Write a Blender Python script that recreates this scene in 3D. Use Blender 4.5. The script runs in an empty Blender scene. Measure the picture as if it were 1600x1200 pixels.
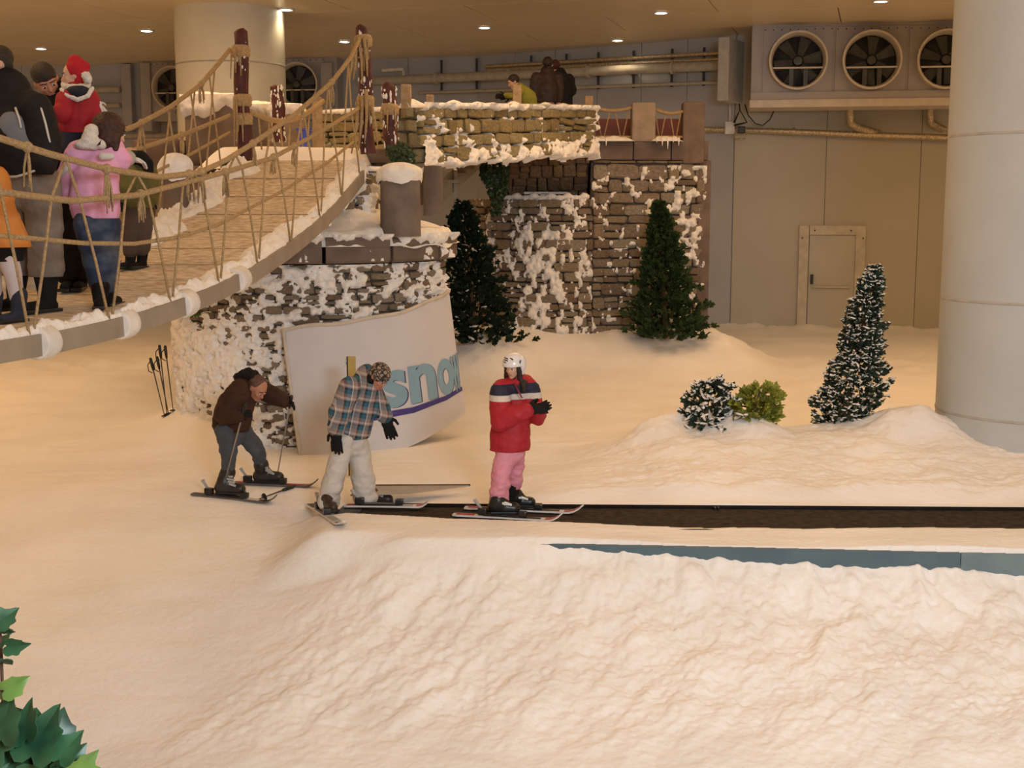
import bpy, bmesh, math, random
import numpy as np
from mathutils import Vector, Matrix, Quaternion, Euler
from mathutils import noise as mnoise

# ------------------------------------------------------------------ camera
SC = bpy.context.scene
COL = SC.collection
FPX = 2000.0
PITCH = math.radians(8.08)
CAMZ = 2.66
cam_data = bpy.data.cameras.new('camera')
cam_data.sensor_width = 36.0
cam_data.lens = FPX / 1600.0 * 36.0
cam_data.clip_end = 200
cam = bpy.data.objects.new('camera', cam_data)
COL.objects.link(cam)
cam.location = (0, 0, CAMZ)
cam.rotation_euler = (math.pi / 2 - PITCH, 0, 0)
SC.camera = cam

# ------------------------------------------------------------------ world, lamps, exposure
world = bpy.data.worlds.new('world')
SC.world = world
world.use_nodes = True
bgn = world.node_tree.nodes['Background']
bgn.inputs[0].default_value = (1.0, 0.62, 0.335, 1)
bgn.inputs[1].default_value = 0.50
SC.view_settings.view_transform = 'Standard'
SC.view_settings.look = 'None'
SC.view_settings.gamma = 1.0
SC.view_settings.use_curve_mapping = False
SC.view_settings.exposure = -0.10

def area(name, loc, target, size, power, color, size_y=None, spread=180):
    l = bpy.data.lights.new(name, 'AREA')
    l.energy = power
    l.color = color
    l.size = size
    if size_y:
        l.shape = 'RECTANGLE'; l.size_y = size_y
    l.spread = math.radians(spread)
    o = bpy.data.objects.new(name, l)
    COL.objects.link(o)
    o.location = loc
    d = Vector(target) - Vector(loc)
    o.rotation_euler = d.to_track_quat('-Z', 'Y').to_euler()
    return o

WARM = (1.0, 0.60, 0.29)
# ceiling lamp rows of the hall above the slope (all above the frame)
area('hall_lamp', (-5.5, 9.5, 5.85), (-5.5, 9.5, 0), 2.6, 80, WARM, 2.6)
area('hall_lamp', (-5.5, 15.5, 5.85), (-5.5, 15.5, 0), 2.6, 80, WARM, 2.6)
area('hall_lamp', (0.5, 15.5, 5.85), (0.5, 15.5, 0), 2.6, 70, WARM, 2.6)
area('hall_lamp', (6.0, 15.5, 5.85), (6.0, 15.5, 0), 2.6, 70, WARM, 2.6)
area('hall_lamp', (6.0, 9.5, 5.85), (6.0, 9.5, 0), 2.6, 60, WARM, 2.6)
area('hall_lamp', (0.5, 9.0, 5.85), (0.5, 9.0, 0), 2.6, 40, WARM, 2.6)
area('hall_lamp', (-9.0, 17.5, 5.85), (-9.0, 17.5, 0), 2.6, 150, WARM, 2.6)
area('hall_lamp', (-3.5, 18.4, 5.85), (-3.5, 18.4, 0), 2.6, 90, WARM, 2.6)
area('hall_lamp', (2.0, 17.6, 5.85), (2.0, 17.6, 0), 2.6, 70, WARM, 2.6)
area('hall_lamp', (7.0, 18.4, 5.85), (7.0, 18.4, 0), 2.6, 115, WARM, 2.6)
# unseen fill light added behind and above the viewer, for flash-like frontal light
area('front_fill_light', (2.5, -1.5, 4.3), (2.5, 10.0, 0.0), 2.4, 365, (0.82, 0.91, 0.98), 1.6, spread=125)

# ------------------------------------------------------------------ projection helpers
CP, SP = math.cos(PITCH), math.sin(PITCH)
def px(x, y, Y):
    """world point seen at photo pixel (x, y) at distance Y into the hall"""
    u = (x - 800.0) / FPX
    v = (600.0 - y) / FPX
    d = Vector((u, v * SP + CP, v * CP - SP))
    k = Y / d.y
    return Vector((d.x * k, Y, CAMZ + d.z * k))
def pj(p):
    x, y, z = p[0], p[1], p[2] - CAMZ
    f = y * CP - z * SP
    u = y * SP + z * CP
    return 800 + FPX * x / f, 600 - FPX * u / f
def zat(y, Y):
    return px(800, y, Y).z
def interp(x, pts):
    xs = [p[0] for p in pts]; ys = [p[1] for p in pts]
    return float(np.interp(x, xs, ys))
def sstep(a, b, x):
    t = np.clip((np.asarray(x, float) - a) / (b - a), 0, 1)
    return t * t * (3 - 2 * t)

# ------------------------------------------------------------------ vector noise
_rs = np.random.RandomState(7)
_perm = _rs.permutation(512).astype(np.int64)
_perm = np.concatenate([_perm, _perm, _perm])
_val = _rs.uniform(-1, 1, 512)
def vnoise(x, y, z=0.0):
    x = np.asarray(x, float); y = np.asarray(y, float); z = np.asarray(z, float) + 0 * x
    xi = np.floor(x).astype(np.int64); yi = np.floor(y).astype(np.int64); zi = np.floor(z).astype(np.int64)
    xf, yf, zf = x - xi, y - yi, z - zi
    u = xf ** 3 * (xf * (xf * 6 - 15) + 10)
    v = yf ** 3 * (yf * (yf * 6 - 15) + 10)
    w = zf ** 3 * (zf * (zf * 6 - 15) + 10)
    def h(a, b, c):
        return _val[_perm[_perm[_perm[a & 511] + (b & 511)] + (c & 511)] & 511]
    def L(a, b, t): return a + (b - a) * t
    return L(L(L(h(xi, yi, zi), h(xi + 1, yi, zi), u), L(h(xi, yi + 1, zi), h(xi + 1, yi + 1, zi), u), v),
             L(L(h(xi, yi, zi + 1), h(xi + 1, yi, zi + 1), u), L(h(xi, yi + 1, zi + 1), h(xi + 1, yi + 1, zi + 1), u), v), w)
def fbm(x, y, z=0.0, octv=4, gain=0.5):
    s = 0; a = 1.0; t = 0
    for i in range(octv):
        s = s + a * vnoise(x * 2 ** i + 17.3 * i, y * 2 ** i + 5.1 * i, np.asarray(z) * 2 ** i + 3.7 * i)
        t += a; a *= gain
    return s / t

# ------------------------------------------------------------------ materials
MATS = {}
def M(name, c1, c2=None, scale=6.0, rough=0.7, bump=0.0, bscale=40.0, metal=0.0, detail=4.0, spec=0.4,
      lo=0.35, hi=0.65, emit=None, estr=1.0, rnd=None, sheen=0.0, bdist=0.02, stretch=None):
    if name in MATS:
        return MATS[name]
    m = bpy.data.materials.new(name)
    m.use_nodes = True
    nt = m.node_tree
    b = nt.nodes['Principled BSDF']
    b.inputs['Roughness'].default_value = rough
    b.inputs['Metallic'].default_value = metal
    b.inputs['Specular IOR Level'].default_value = spec
    if sheen:
        b.inputs['Sheen Weight'].default_value = sheen
    tc = nt.nodes.new('ShaderNodeTexCoord')
    src = tc.outputs['Object']
    if stretch:
        mpn = nt.nodes.new('ShaderNodeMapping'); mpn.inputs['Scale'].default_value = stretch
        nt.links.new(src, mpn.inputs[0]); src = mpn.outputs[0]
    if rnd is not None:
        oi = nt.nodes.new('ShaderNodeObjectInfo')
        va = nt.nodes.new('ShaderNodeVectorMath'); va.operation = 'ADD'
        cx = nt.nodes.new('ShaderNodeCombineXYZ')
        mm = nt.nodes.new('ShaderNodeMath'); mm.operation = 'MULTIPLY'; mm.inputs[1].default_value = 37.0
        nt.links.new(oi.outputs['Random'], mm.inputs[0])
        nt.links.new(mm.outputs[0], cx.inputs[0]); nt.links.new(mm.outputs[0], cx.inputs[1])
        nt.links.new(src, va.inputs[0]); nt.links.new(cx.outputs[0], va.inputs[1])
        src = va.outputs[0]
    n = nt.nodes.new('ShaderNodeTexNoise')
    n.inputs['Scale'].default_value = scale
    n.inputs['Detail'].default_value = detail
    nt.links.new(src, n.inputs['Vector'])
    r = nt.nodes.new('ShaderNodeValToRGB')
    r.color_ramp.elements[0].position = lo
    r.color_ramp.elements[1].position = hi
    c2 = c2 or tuple(min(1, c * 0.82) for c in c1)
    r.color_ramp.elements[0].color = (*c2, 1)
    r.color_ramp.elements[1].color = (*c1, 1)
    nt.links.new(n.outputs['Fac'], r.inputs['Fac'])
    out = r.outputs['Color']
    if rnd is not None:
        rr = nt.nodes.new('ShaderNodeValToRGB')
        els = rr.color_ramp.elements
        for i, c in enumerate(rnd):
            p = i / max(1, len(rnd) - 1)
            e = els[i] if i < 2 else els.new(p)
            e.position = p if i != 1 or len(rnd) == 2 else p
            e.color = (*c, 1)
        nt.links.new(oi.outputs['Random'], rr.inputs['Fac'])
        mx = nt.nodes.new('ShaderNodeMix'); mx.data_type = 'RGBA'; mx.blend_type = 'MULTIPLY'
        mx.inputs['Factor'].default_value = 1.0
        nt.links.new(out, mx.inputs[6]); nt.links.new(rr.outputs['Color'], mx.inputs[7])
        out = mx.outputs[2]
    nt.links.new(out, b.inputs['Base Color'])
    if bump:
        n2 = nt.nodes.new('ShaderNodeTexNoise')
        n2.inputs['Scale'].default_value = bscale
        n2.inputs['Detail'].default_value = 6
        nt.links.new(src, n2.inputs['Vector'])
        bp = nt.nodes.new('ShaderNodeBump')
        bp.inputs['Strength'].default_value = bump
        bp.inputs['Distance'].default_value = bdist
        nt.links.new(n2.outputs['Fac'], bp.inputs['Height'])
        nt.links.new(bp.outputs['Normal'], b.inputs['Normal'])
    if emit:
        b.inputs['Emission Color'].default_value = (*emit, 1)
        b.inputs['Emission Strength'].default_value = estr
    MATS[name] = m
    return m

SNOW = M('snow', (0.90, 0.885, 0.87), (0.84, 0.82, 0.80), scale=1.3, rough=0.75, bump=0.35, bscale=18, spec=0.2, bdist=0.03)
SNOWC = M('snow_crust', (0.90, 0.885, 0.86), (0.80, 0.78, 0.76), scale=9, rough=0.8, bump=0.5, bscale=45, spec=0.2)
STONE = M('stone', (0.34, 0.31, 0.265), (0.20, 0.18, 0.155), scale=9, rough=0.9, bump=0.6, bscale=38, spec=0.2,
          rnd=[(0.75, 0.68, 0.66), (0.98, 0.86, 0.70), (0.62, 0.50, 0.42), (1.0, 0.97, 0.90), (0.85, 0.72, 0.55)])
MORTAR = M('mortar', (0.13, 0.11, 0.09), (0.07, 0.06, 0.05), scale=12, rough=0.95, bump=0.4)
STONEY = M('stone_golden', (0.36, 0.315, 0.20), (0.23, 0.20, 0.125), scale=8, rough=0.9, bump=0.6, bscale=38, spec=0.2,
          rnd=[(0.85, 0.8, 0.72), (1, 0.95, 0.8), (0.7, 0.62, 0.5), (1.0, 1.0, 0.95)])
BROWNST = M('stone_brown_block', (0.19, 0.145, 0.122), (0.135, 0.102, 0.085), scale=3, rough=0.9, bump=0.35, bscale=30, spec=0.2)
WALLM = M('wall_panel', (0.49, 0.46, 0.385), (0.45, 0.42, 0.35), scale=0.7, rough=0.6, bump=0.05, bscale=60)
WALLB = M('wall_panel_blue', (0.46, 0.46, 0.48), (0.41, 0.41, 0.43), scale=0.7, rough=0.6, bump=0.05, bscale=60)
CEILM = M('ceiling_panel', (0.84, 0.70, 0.48), (0.80, 0.66, 0.44), scale=0.5, rough=0.38, spec=0.5)
SEAM = M('ceiling_seam', (0.62, 0.56, 0.46), rough=0.6)
CONC = M('column_paint', (0.50, 0.52, 0.52), (0.46, 0.48, 0.48), scale=1.2, rough=0.55, bump=0.08, bscale=50)
CONCW = M('column_paint_cream', (0.72, 0.69, 0.58), (0.66, 0.63, 0.53), scale=1.2, rough=0.55, bump=0.08, bscale=50)
METAL = M('unit_casing', (0.43, 0.395, 0.385), (0.375, 0.345, 0.335), scale=2.5, rough=0.5, bump=0.06)
COWLM = M('cowl_paint', (0.66, 0.585, 0.48), (0.58, 0.51, 0.42), scale=5, rough=0.5)
DARKM = M('dark_metal', (0.045, 0.045, 0.043), (0.03, 0.03, 0.03), rough=0.6)
BLADEM = M('blade_metal', (0.075, 0.072, 0.064), (0.05, 0.05, 0.045), rough=0.45)
FOIL = M('pipe_foil', (0.70, 0.58, 0.40), (0.36, 0.29, 0.19), scale=30, rough=0.3, metal=0.55, bump=0.4, bscale=60, spec=0.6)
PIPEM = M('pipe_paint', (0.50, 0.45, 0.37), (0.40, 0.36, 0.29), scale=8, rough=0.5)
ROPE = M('rope', (0.52, 0.37, 0.19), (0.34, 0.235, 0.12), scale=60, rough=0.95, bump=0.6, bscale=150)
REDWOOD = M('red_timber', (0.10, 0.022, 0.020), (0.05, 0.012, 0.012), scale=10, rough=0.6, bump=0.4, bscale=25)
DECKM = M('deck_matting', (0.78, 0.69, 0.56), (0.40, 0.30, 0.19), scale=24, rough=0.9, bump=0.5, bscale=70, lo=0.30, hi=0.75, detail=9, stretch=(0.5, 1.0, 1))
BEAMM = M('beam_paint', (0.31, 0.26, 0.20), (0.26, 0.215, 0.165), scale=4, rough=0.7, bump=0.1)
CANVAS = M('lashing_cloth', (0.80, 0.76, 0.70), (0.66, 0.63, 0.60), scale=8, rough=0.85)
BLACK = M('black_cloth', (0.012, 0.011, 0.011), (0.007, 0.007, 0.007), scale=20, rough=0.85, spec=0.2, bump=0.2)
BLACKP = M('black_plastic', (0.018, 0.018, 0.018), (0.012, 0.012, 0.012), rough=0.35)
GREYP = M('grey_plastic', (0.42, 0.42, 0.42), rough=0.4)
WHITEP = M('white_plastic', (0.80, 0.79, 0.77), rough=0.35)
SKIN = M('skin', (0.60, 0.36, 0.25), (0.54, 0.31, 0.21), scale=12, rough=0.55)
SKINR = M('skin_ruddy', (0.50, 0.235, 0.15), (0.44, 0.195, 0.125), scale=12, rough=0.55)
HAIRD = M('hair_dark', (0.030, 0.018, 0.013), (0.016, 0.010, 0.008), scale=40, rough=0.55, bump=0.5, bscale=90)
HAIRB = M('hair_brown', (0.060, 0.020, 0.012), (0.026, 0.010, 0.007), scale=40, rough=0.5, bump=0.5, bscale=90)
EYEW = M('eye_white', (0.75, 0.72, 0.70), rough=0.3)
EYED = M('eye_dark', (0.03, 0.02, 0.015), rough=0.2)
LIPM = M('lips', (0.42, 0.15, 0.13), rough=0.5)

# ------------------------------------------------------------------ mesh builder
class MB:
    def __init__(s): s.v = []; s.f = []
    def add(s, vs, fs):
        n = len(s.v); s.v.extend([tuple(p) for p in vs]); s.f.extend([tuple(i + n for i in f) for f in fs]); return s
    def box(s, c, size, rot=None):
        hx, hy, hz = size[0] / 2, size[1] / 2, size[2] / 2
        vs = [Vector((x, y, z)) for x in (-hx, hx) for y in (-hy, hy) for z in (-hz, hz)]
        if rot is not None:
            R = rot if isinstance(rot, Matrix) else Euler(rot).to_matrix()
            vs = [R @ p for p in vs]
        c = Vector(c)
        return s.add([p + c for p in vs], [(0, 1, 3, 2), (4, 6, 7, 5), (0, 4, 5, 1), (2, 3, 7, 6), (0, 2, 6, 4), (1, 5, 7, 3)])
    def bbox(s, c, size, rot=None, bev=0.01):
        """box with chamfered edges"""
        bm = bmesh.new()
        bmesh.ops.create_cube(bm, size=1.0)
        for v in bm.verts: v.co = Vector((v.co.x * size[0], v.co.y * size[1], v.co.z * size[2]))
        bmesh.ops.bevel(bm, geom=bm.edges[:], offset=bev, segments=2, affect='EDGES', profile=0.6)
        R = Matrix.Identity(3) if rot is None else (rot if isinstance(rot, Matrix) else Euler(rot).to_matrix())
        c = Vector(c); bm.verts.index_update()
        vs = [R @ v.co + c for v in bm.verts]; fs = [[v.index for v in f.verts] for f in bm.faces]
        bm.free()
        return s.add(vs, fs)
    def tube(s, pts, rad, n=8, cap=True):
        pts = [Vector(p) for p in pts]
        if not hasattr(rad, '__len__'): rad = [rad] * len(pts)
        vs = []; prev = None
        for i, p in enumerate(pts):
            t = (pts[min(i + 1, len(pts) - 1)] - pts[max(i - 1, 0)])
            t = t.normalized() if t.length > 1e-9 else Vector((0, 0, 1))
            if prev is None:
                a = Vector((0, 0, 1)) if abs(t.z) < 0.9 else Vector((1, 0, 0))
                prev = t.cross(a).normalized()
            prev = (prev - t * prev.dot(t)).normalized()
            q = t.cross(prev)
            for k in range(n):
                an = 2 * math.pi * k / n
                vs.append(p + (prev * math.cos(an) + q * math.sin(an)) * rad[i])
        fs = []
        for i in range(len(pts) - 1):
            for k in range(n):
                k2 = (k + 1) % n
                fs.append((i * n + k, i * n + k2, (i + 1) * n + k2, (i + 1) * n + k))
        if cap:
            fs.append(tuple(range(n - 1, -1, -1)))
            fs.append(tuple((len(pts) - 1) * n + k for k in range(n)))
        return s.add(vs, fs)
    def ell(s, c, r, R=None, n=12, m=8):
        c = Vector(c)
        if not hasattr(r, '__len__'): r = (r, r, r)
        vs = []; fs = []
        for i in range(1, m):
            ph = math.pi * i / m
            for k in range(n):
                an = 2 * math.pi * k / n
                p = Vector((r[0] * math.sin(ph) * math.cos(an), r[1] * math.sin(ph) * math.sin(an), r[2] * math.cos(ph)))
                vs.append(p)
        vs.append(Vector((0, 0, r[2]))); vs.append(Vector((0, 0, -r[2])))
        T = len(vs) - 2; B = T + 1
        for k in range(n):
            k2 = (k + 1) % n
            fs.append((T, k, k2))
            fs.append((B, (m - 2) * n + k2, (m - 2) * n + k))
            for i in range(m - 2):
                fs.append((i * n + k, (i + 1) * n + k, (i + 1) * n + k2, i * n + k2))
        if R is not None: vs = [R @ p for p in vs]
        return s.add([p + c for p in vs], fs)
    def cone(s, p1, r1, p2, r2, n=14, ky=1.0):
        """sphere-swept tapered capsule, optionally flattened in depth"""
        p1, p2 = Vector(p1), Vector(p2)
        d = p2 - p1
        L = d.length
        t = d / L if L > 1e-6 else Vector((0, 0, 1))
        a = Vector((0, 0, 1)) if abs(t.z) < 0.9 else Vector((1, 0, 0))
        e1 = t.cross(a).normalized(); e2 = t.cross(e1)
        rings = []
        for ph in (-80, -55, -25, 0):
            ph = math.radians(ph); rings.append((p1 + t * r1 * math.sin(ph), r1 * math.cos(ph)))
        for ph in (0, 25, 55, 80):
            ph = math.radians(ph); rings.append((p2 + t * r2 * math.sin(ph), r2 * math.cos(ph)))
        vs = []; fs = []
        for (c, r) in rings:
            for k in range(n):
                an = 2 * math.pi * k / n
                o = (e1 * math.cos(an) + e2 * math.sin(an)) * r
                o.y *= ky
                vs.append(c + o)
        for i in range(len(rings) - 1):
            for k in range(n):
                k2 = (k + 1) % n
                fs.append((i * n + k, i * n + k2, (i + 1) * n + k2, (i + 1) * n + k))
        fs.append(tuple(range(n - 1, -1, -1)))
        fs.append(tuple((len(rings) - 1) * n + k for k in range(n)))
        return s.add(vs, fs)
    def lathe(s, prof, c, axis=(0, 0, 1), n=24, closed=False):
        """profile of (radius, height) turned around axis at c"""
        c = Vector(c); t = Vector(axis).normalized()
        a = Vector((0, 0, 1)) if abs(t.z) < 0.9 else Vector((1, 0, 0))
        e1 = t.cross(a).normalized(); e2 = t.cross(e1)
        vs = []; fs = []
        for (r, h) in prof:
            for k in range(n):
                an = 2 * math.pi * k / n
                vs.append(c + t * h + (e1 * math.cos(an) + e2 * math.sin(an)) * r)
        m = len(prof)
        for i in range(m - 1 + (1 if closed else 0)):
            j = (i + 1) % m
            for k in range(n):
                k2 = (k + 1) % n
                fs.append((i * n + k, i * n + k2, j * n + k2, j * n + k))
        if not closed:
            if prof[0][0] > 1e-6: fs.append(tuple(range(n - 1, -1, -1)))
            if prof[-1][0] > 1e-6: fs.append(tuple((m - 1) * n + k for k in range(n)))
        return s.add(vs, fs)
    def prism(s, poly, d):
        """extrude a 3-D polygon by vector d"""
        poly = [Vector(p) for p in poly]; d = Vector(d); n = len(poly)
        vs = poly + [p + d for p in poly]
        fs = [tuple(range(n - 1, -1, -1)), tuple(range(n, 2 * n))]
        for k in range(n):
            k2 = (k + 1) % n
            fs.append((k, k2, n + k2, n + k))
        return s.add(vs, fs)

WLOC = {}
def wloc(o): return WLOC.get(o.name, Vector((0, 0, 0)))
def tag(o, label=None, cat=None, group=None, kind=None):
    if label: o['label'] = label
    if cat: o['category'] = cat
    if group: o['group'] = group
    if kind: o['kind'] = kind
    return o
def thing(name, loc, label, cat, group=None):
    o = bpy.data.objects.new(name, None)
    o.empty_display_size = 0.1
    COL.objects.link(o)
    o.location = Vector(loc); WLOC[o.name] = Vector(loc)
    return tag(o, label, cat, group)
def mkmesh(name, vs, fs, mat, smooth=True):
    me = bpy.data.meshes.new(name)
    me.from_pydata([tuple(v) for v in vs], [], fs)
    me.update()
    if isinstance(mat, (list, tuple)):
        for m in mat: me.materials.append(m)
    elif mat: me.materials.append(mat)
    if smooth: me.shade_smooth()
    return me
def obj(name, mb, mat=None, parent=None, smooth=True, loc=None, sharp=None, fix=True):
    """link a builder's content (world coordinates) as one mesh object"""
    if parent is not None: base = wloc(parent)
    elif loc is not None: base = Vector(loc)
    else: base = Vector((0, 0, 0))
    if isinstance(mb, MB):
        me = mkmesh(name, [Vector(v) - base for v in mb.v], mb.f, mat, smooth)
        if fix:
            bm = bmesh.new(); bm.from_mesh(me); bmesh.ops.recalc_face_normals(bm, faces=bm.faces[:]); bm.to_mesh(me); bm.free()
            if smooth: me.shade_smooth()
    else:
        me = mb
    if smooth and sharp is not None:
        me.set_sharp_from_angle(angle=math.radians(sharp))
    o = bpy.data.objects.new(name, me)
    COL.objects.link(o)
    if parent is not None:
        o.parent = parent; WLOC[o.name] = base
    else:
        o.location = base; WLOC[o.name] = base
    return o
def struct(name, mb, mat, smooth=False, **k):
    o = obj(name, mb, mat, smooth=smooth, **k)
    o['kind'] = 'structure'
    return o
def place(name, me, parent, loc, rot=None, scale=(1, 1, 1)):
    """link a shared mesh as a part at a world position"""
    o = bpy.data.objects.new(name, me)
    COL.objects.link(o)
    base = wloc(parent)
    o.parent = parent
    o.location = Vector(loc) - base
    if rot is not None:
        o.rotation_mode = 'QUATERNION'; o.rotation_quaternion = rot
    o.scale = scale
    WLOC[o.name] = Vector(loc)
    return o
def gridmesh(P):
    """array (a,b,3) -> builder with quads"""
    a, b = P.shape[:2]
    idx = np.arange(a * b).reshape(a, b)
    q = np.stack([idx[:-1, :-1], idx[1:, :-1], idx[1:, 1:], idx[:-1, 1:]], -1).reshape(-1, 4)
    return P.reshape(-1, 3), q
def npmesh(name, V, Q, mat, smooth=True):
    me = bpy.data.meshes.new(name)
    V = np.ascontiguousarray(V, dtype=np.float32); Q = np.ascontiguousarray(Q, dtype=np.int32)
    me.vertices.add(len(V)); me.vertices.foreach_set('co', V.ravel())
    n = Q.shape[1]
    me.loops.add(Q.size); me.loops.foreach_set('vertex_index', Q.ravel())
    me.polygons.add(len(Q)); me.polygons.foreach_set('loop_start', np.arange(0, Q.size, n, dtype=np.int32))
    me.update(calc_edges=True); me.validate()
    me.materials.append(mat)
    if smooth: me.shade_smooth()
    return me
def compact(V, Q, keep):
    Q = Q[keep]
    u, inv = np.unique(Q.ravel(), return_inverse=True)
    return V[u], inv.reshape(Q.shape)
# ================================================================== terrain
TC = Vector((-2.36, 15.2, 0)); TR = 1.58          # near tower
LIPP = [(-1.6, 10.95), (-1.45, 10.74), (-0.525, 10.50), (0.52, 10.33), (4.1, 10.12), (9, 9.9)]
PANP = [(-9, 9.95), (0.34, 9.80), (3.8, 9.50), (9, 9.2)]
def ground(X, Y, detail=True):
    X = np.asarray(X, float); Y = np.asarray(Y, float)
    z = 0.10 * sstep(15.5, 24.5, Y)
    # foreground: banked face on one side, gentle slope on the other
    lip = np.interp(X, [p[0] for p in LIPP], [p[1] for p in LIPP])
    pan = np.interp(X, [p[0] for p in PANP], [p[1] for p in PANP])
    d = (pan + 0.045) - Y
    top = np.interp(X, [-1.2, -0.2, 0.6, 1.2, 2.0, 2.9, 3.9, 6], [0.02, 0.02, -0.03, -0.035, -0.075, -0.11, -0.155, -0.16])
    if detail: top = top + (0.16 * np.abs(fbm(X * 3.6, Y * 2 + 9, octv=4)) - 0.02) * sstep(0.0, 0.06, d) * sstep(-0.2, 0.5, X)
    bank = np.where(d > 0, top + (-0.64 - top) * (1 - np.exp(-np.clip(d, 0, 9) / 0.75)) * 1.08 - 0.17 * sstep(0.8, 2.6, d) - 0.12 * sstep(2.5, 6, d), 0.0)
    right = np.where(d > 0, bank, 0.02)
    t = np.clip((12.3 - Y) / 5.2, 0, 1.6)
    left = -1.12 * (t ** 1.5)
    wx = X + (0.25 * fbm(X * 0.9, Y * 0.9 + 30, octv=3) if detail else 0)
    k = sstep(-1.85, -0.75, wx + 0.45 * np.clip(10 - Y, 0, 3))
    zf = left * (1 - k) + right * k
    near = sstep(12.6, 11.2, Y)
    z = z * (1 - near) + zf * near
    strip = sstep(9.75, 10.1, Y) * sstep(-2.1, -1.45, X) * (Y <= lip)
    z = z * (1 - strip) + 0.022 * strip
    # under the conveyor belt the snow is dug out
    belt = (Y > lip) & (Y < 11.05 - 0.0265 * (X + 1.46)) & (X > -1.5)
    z = np.where(belt, -0.07, z)
    # mound behind the conveyor
    mx = sstep(0.4, 1.9, X)
    mnd = 0.30 * np.exp(-((Y - 13.15) / 0.95) ** 2) * mx
    mnd = mnd + 0.10 * sstep(10.98, 11.35, Y) * sstep(13.2, 12.0, Y) * sstep(-0.2, 0.7, X)
    for (bx, by, bh, br) in ((1.55, 13.25, 0.17, 0.26), (1.95, 13.5, 0.15, 0.25), (2.5, 13.1, 0.16, 0.28), (2.15, 13.3, 0.10, 0.3),
                             (4.05, 13.15, 0.20, 0.33), (4.4, 13.0, 0.14, 0.3), (3.6, 13.5, 0.1, 0.3), (1.25, 13.1, 0.06, 0.2)):
        mnd = mnd + bh * np.exp(-(((X - bx) / br) ** 2 + ((Y - by) / (br * 1.1)) ** 2) ** 1.5)
    z = z + mnd
    # snow swept against the towers and the back wall
    r = np.hypot(X - TC.x, Y - TC.y)
    z = z + 0.33 * np.exp(-np.clip(r - TR, 0, 9) / 0.33) * (0.04 + 0.96 * sstep(-2.5, -3.4, X))
    z = z + 0.58 * np.exp(-((Y - 20.7) / 1.25) ** 2) * sstep(-1.6, -0.2, X) * sstep(4.6, 3.0, X)
    z = z + 0.42 * np.exp(-((X + 0.5) / 0.8) ** 2 - ((Y - 19.5) / 0.7) ** 2)
    wy = np.interp(X, [-1, 4.4, 11], [30.3, 26.6, 25.2])
    z = z + 0.07 * np.exp(-np.clip(wy - Y, 0, 9) / 0.5)
    if detail:
        face = sstep(0.05, 0.35, d) * sstep(2.8, 1.1, d) * k
        z = z + face * (0.060 * fbm((X + 0.45 * d) * 2.6, d * 1.3, octv=4) + 0.050 * fbm((X + 0.5 * d) * 6, d * 3.6 + 3, octv=5, gain=0.62) + 0.018 * np.abs(fbm(X * 13, Y * 13, octv=3)))
        calm = 1 - 0.8 * (belt * 1.0)
        z = z + calm * (0.035 * fbm(X * 0.55, Y * 0.8, octv=3) + 0.010 * fbm(X * 2.0, Y * 6.0 + 8, octv=3))
        rough = sstep(0.2, 1.4, X) * sstep(11.1, 11.4, Y) * sstep(14.5, 13.2, Y)
        z = z + rough * (0.06 * fbm(X * 2.5, Y * 3.5 + 2, octv=5, gain=0.6) + 0.02 * np.abs(fbm(X * 9, Y * 9, octv=3)))
        edge = sstep(1.2, 0.3, wy - Y) + np.exp(-((Y - 20.6) / 0.7) ** 2)
        z = z + 0.10 * edge * fbm(X * 3.0, Y * 3.0, octv=4)
    return z
def gz(x, y): return float(ground(np.array([x]), np.array([y]))[0])

rows = np.concatenate([np.geomspace(2.0, 7.3, 18)[:-1], np.geomspace(7.3, 14.2, 430), np.geomspace(14.2, 34, 130)[1:]])
ts = np.concatenate([np.linspace(-1.6, -0.47, 30)[:-1], np.linspace(-0.47, 0.47, 560), np.linspace(0.47, 1.4, 26)[1:]])
YY, TT = np.meshgrid(rows, ts, indexing='ij')
XX = TT * YY
ZZ = ground(XX, YY)
V, Q = gridmesh(np.stack([XX, YY, ZZ], -1))
snow_ground = obj('snow_ground', npmesh('snow_ground', V, Q[:, ::-1], SNOW))
tag(snow_ground, kind='structure')
snow_ground['label'] = 'packed indoor snow slope with a banked face below the conveyor'

# ================================================================== hall: ceiling, walls
CEILZ = 6.0
WP = [(13.5, 24.7), (4.55, 26.6), (-0.8, 30.4), (-17, 33.4)]     # back wall plan
def wall_y(X): return float(np.interp(X, [p[0] for p in WP][::-1], [p[1] for p in WP][::-1]))
ceil_top = struct('ceiling', MB().box((-1, 19, CEILZ + 0.16), (40, 34, 0.2)), M('ceiling_back', (0.85, 0.74, 0.55), rough=0.8))
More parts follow.
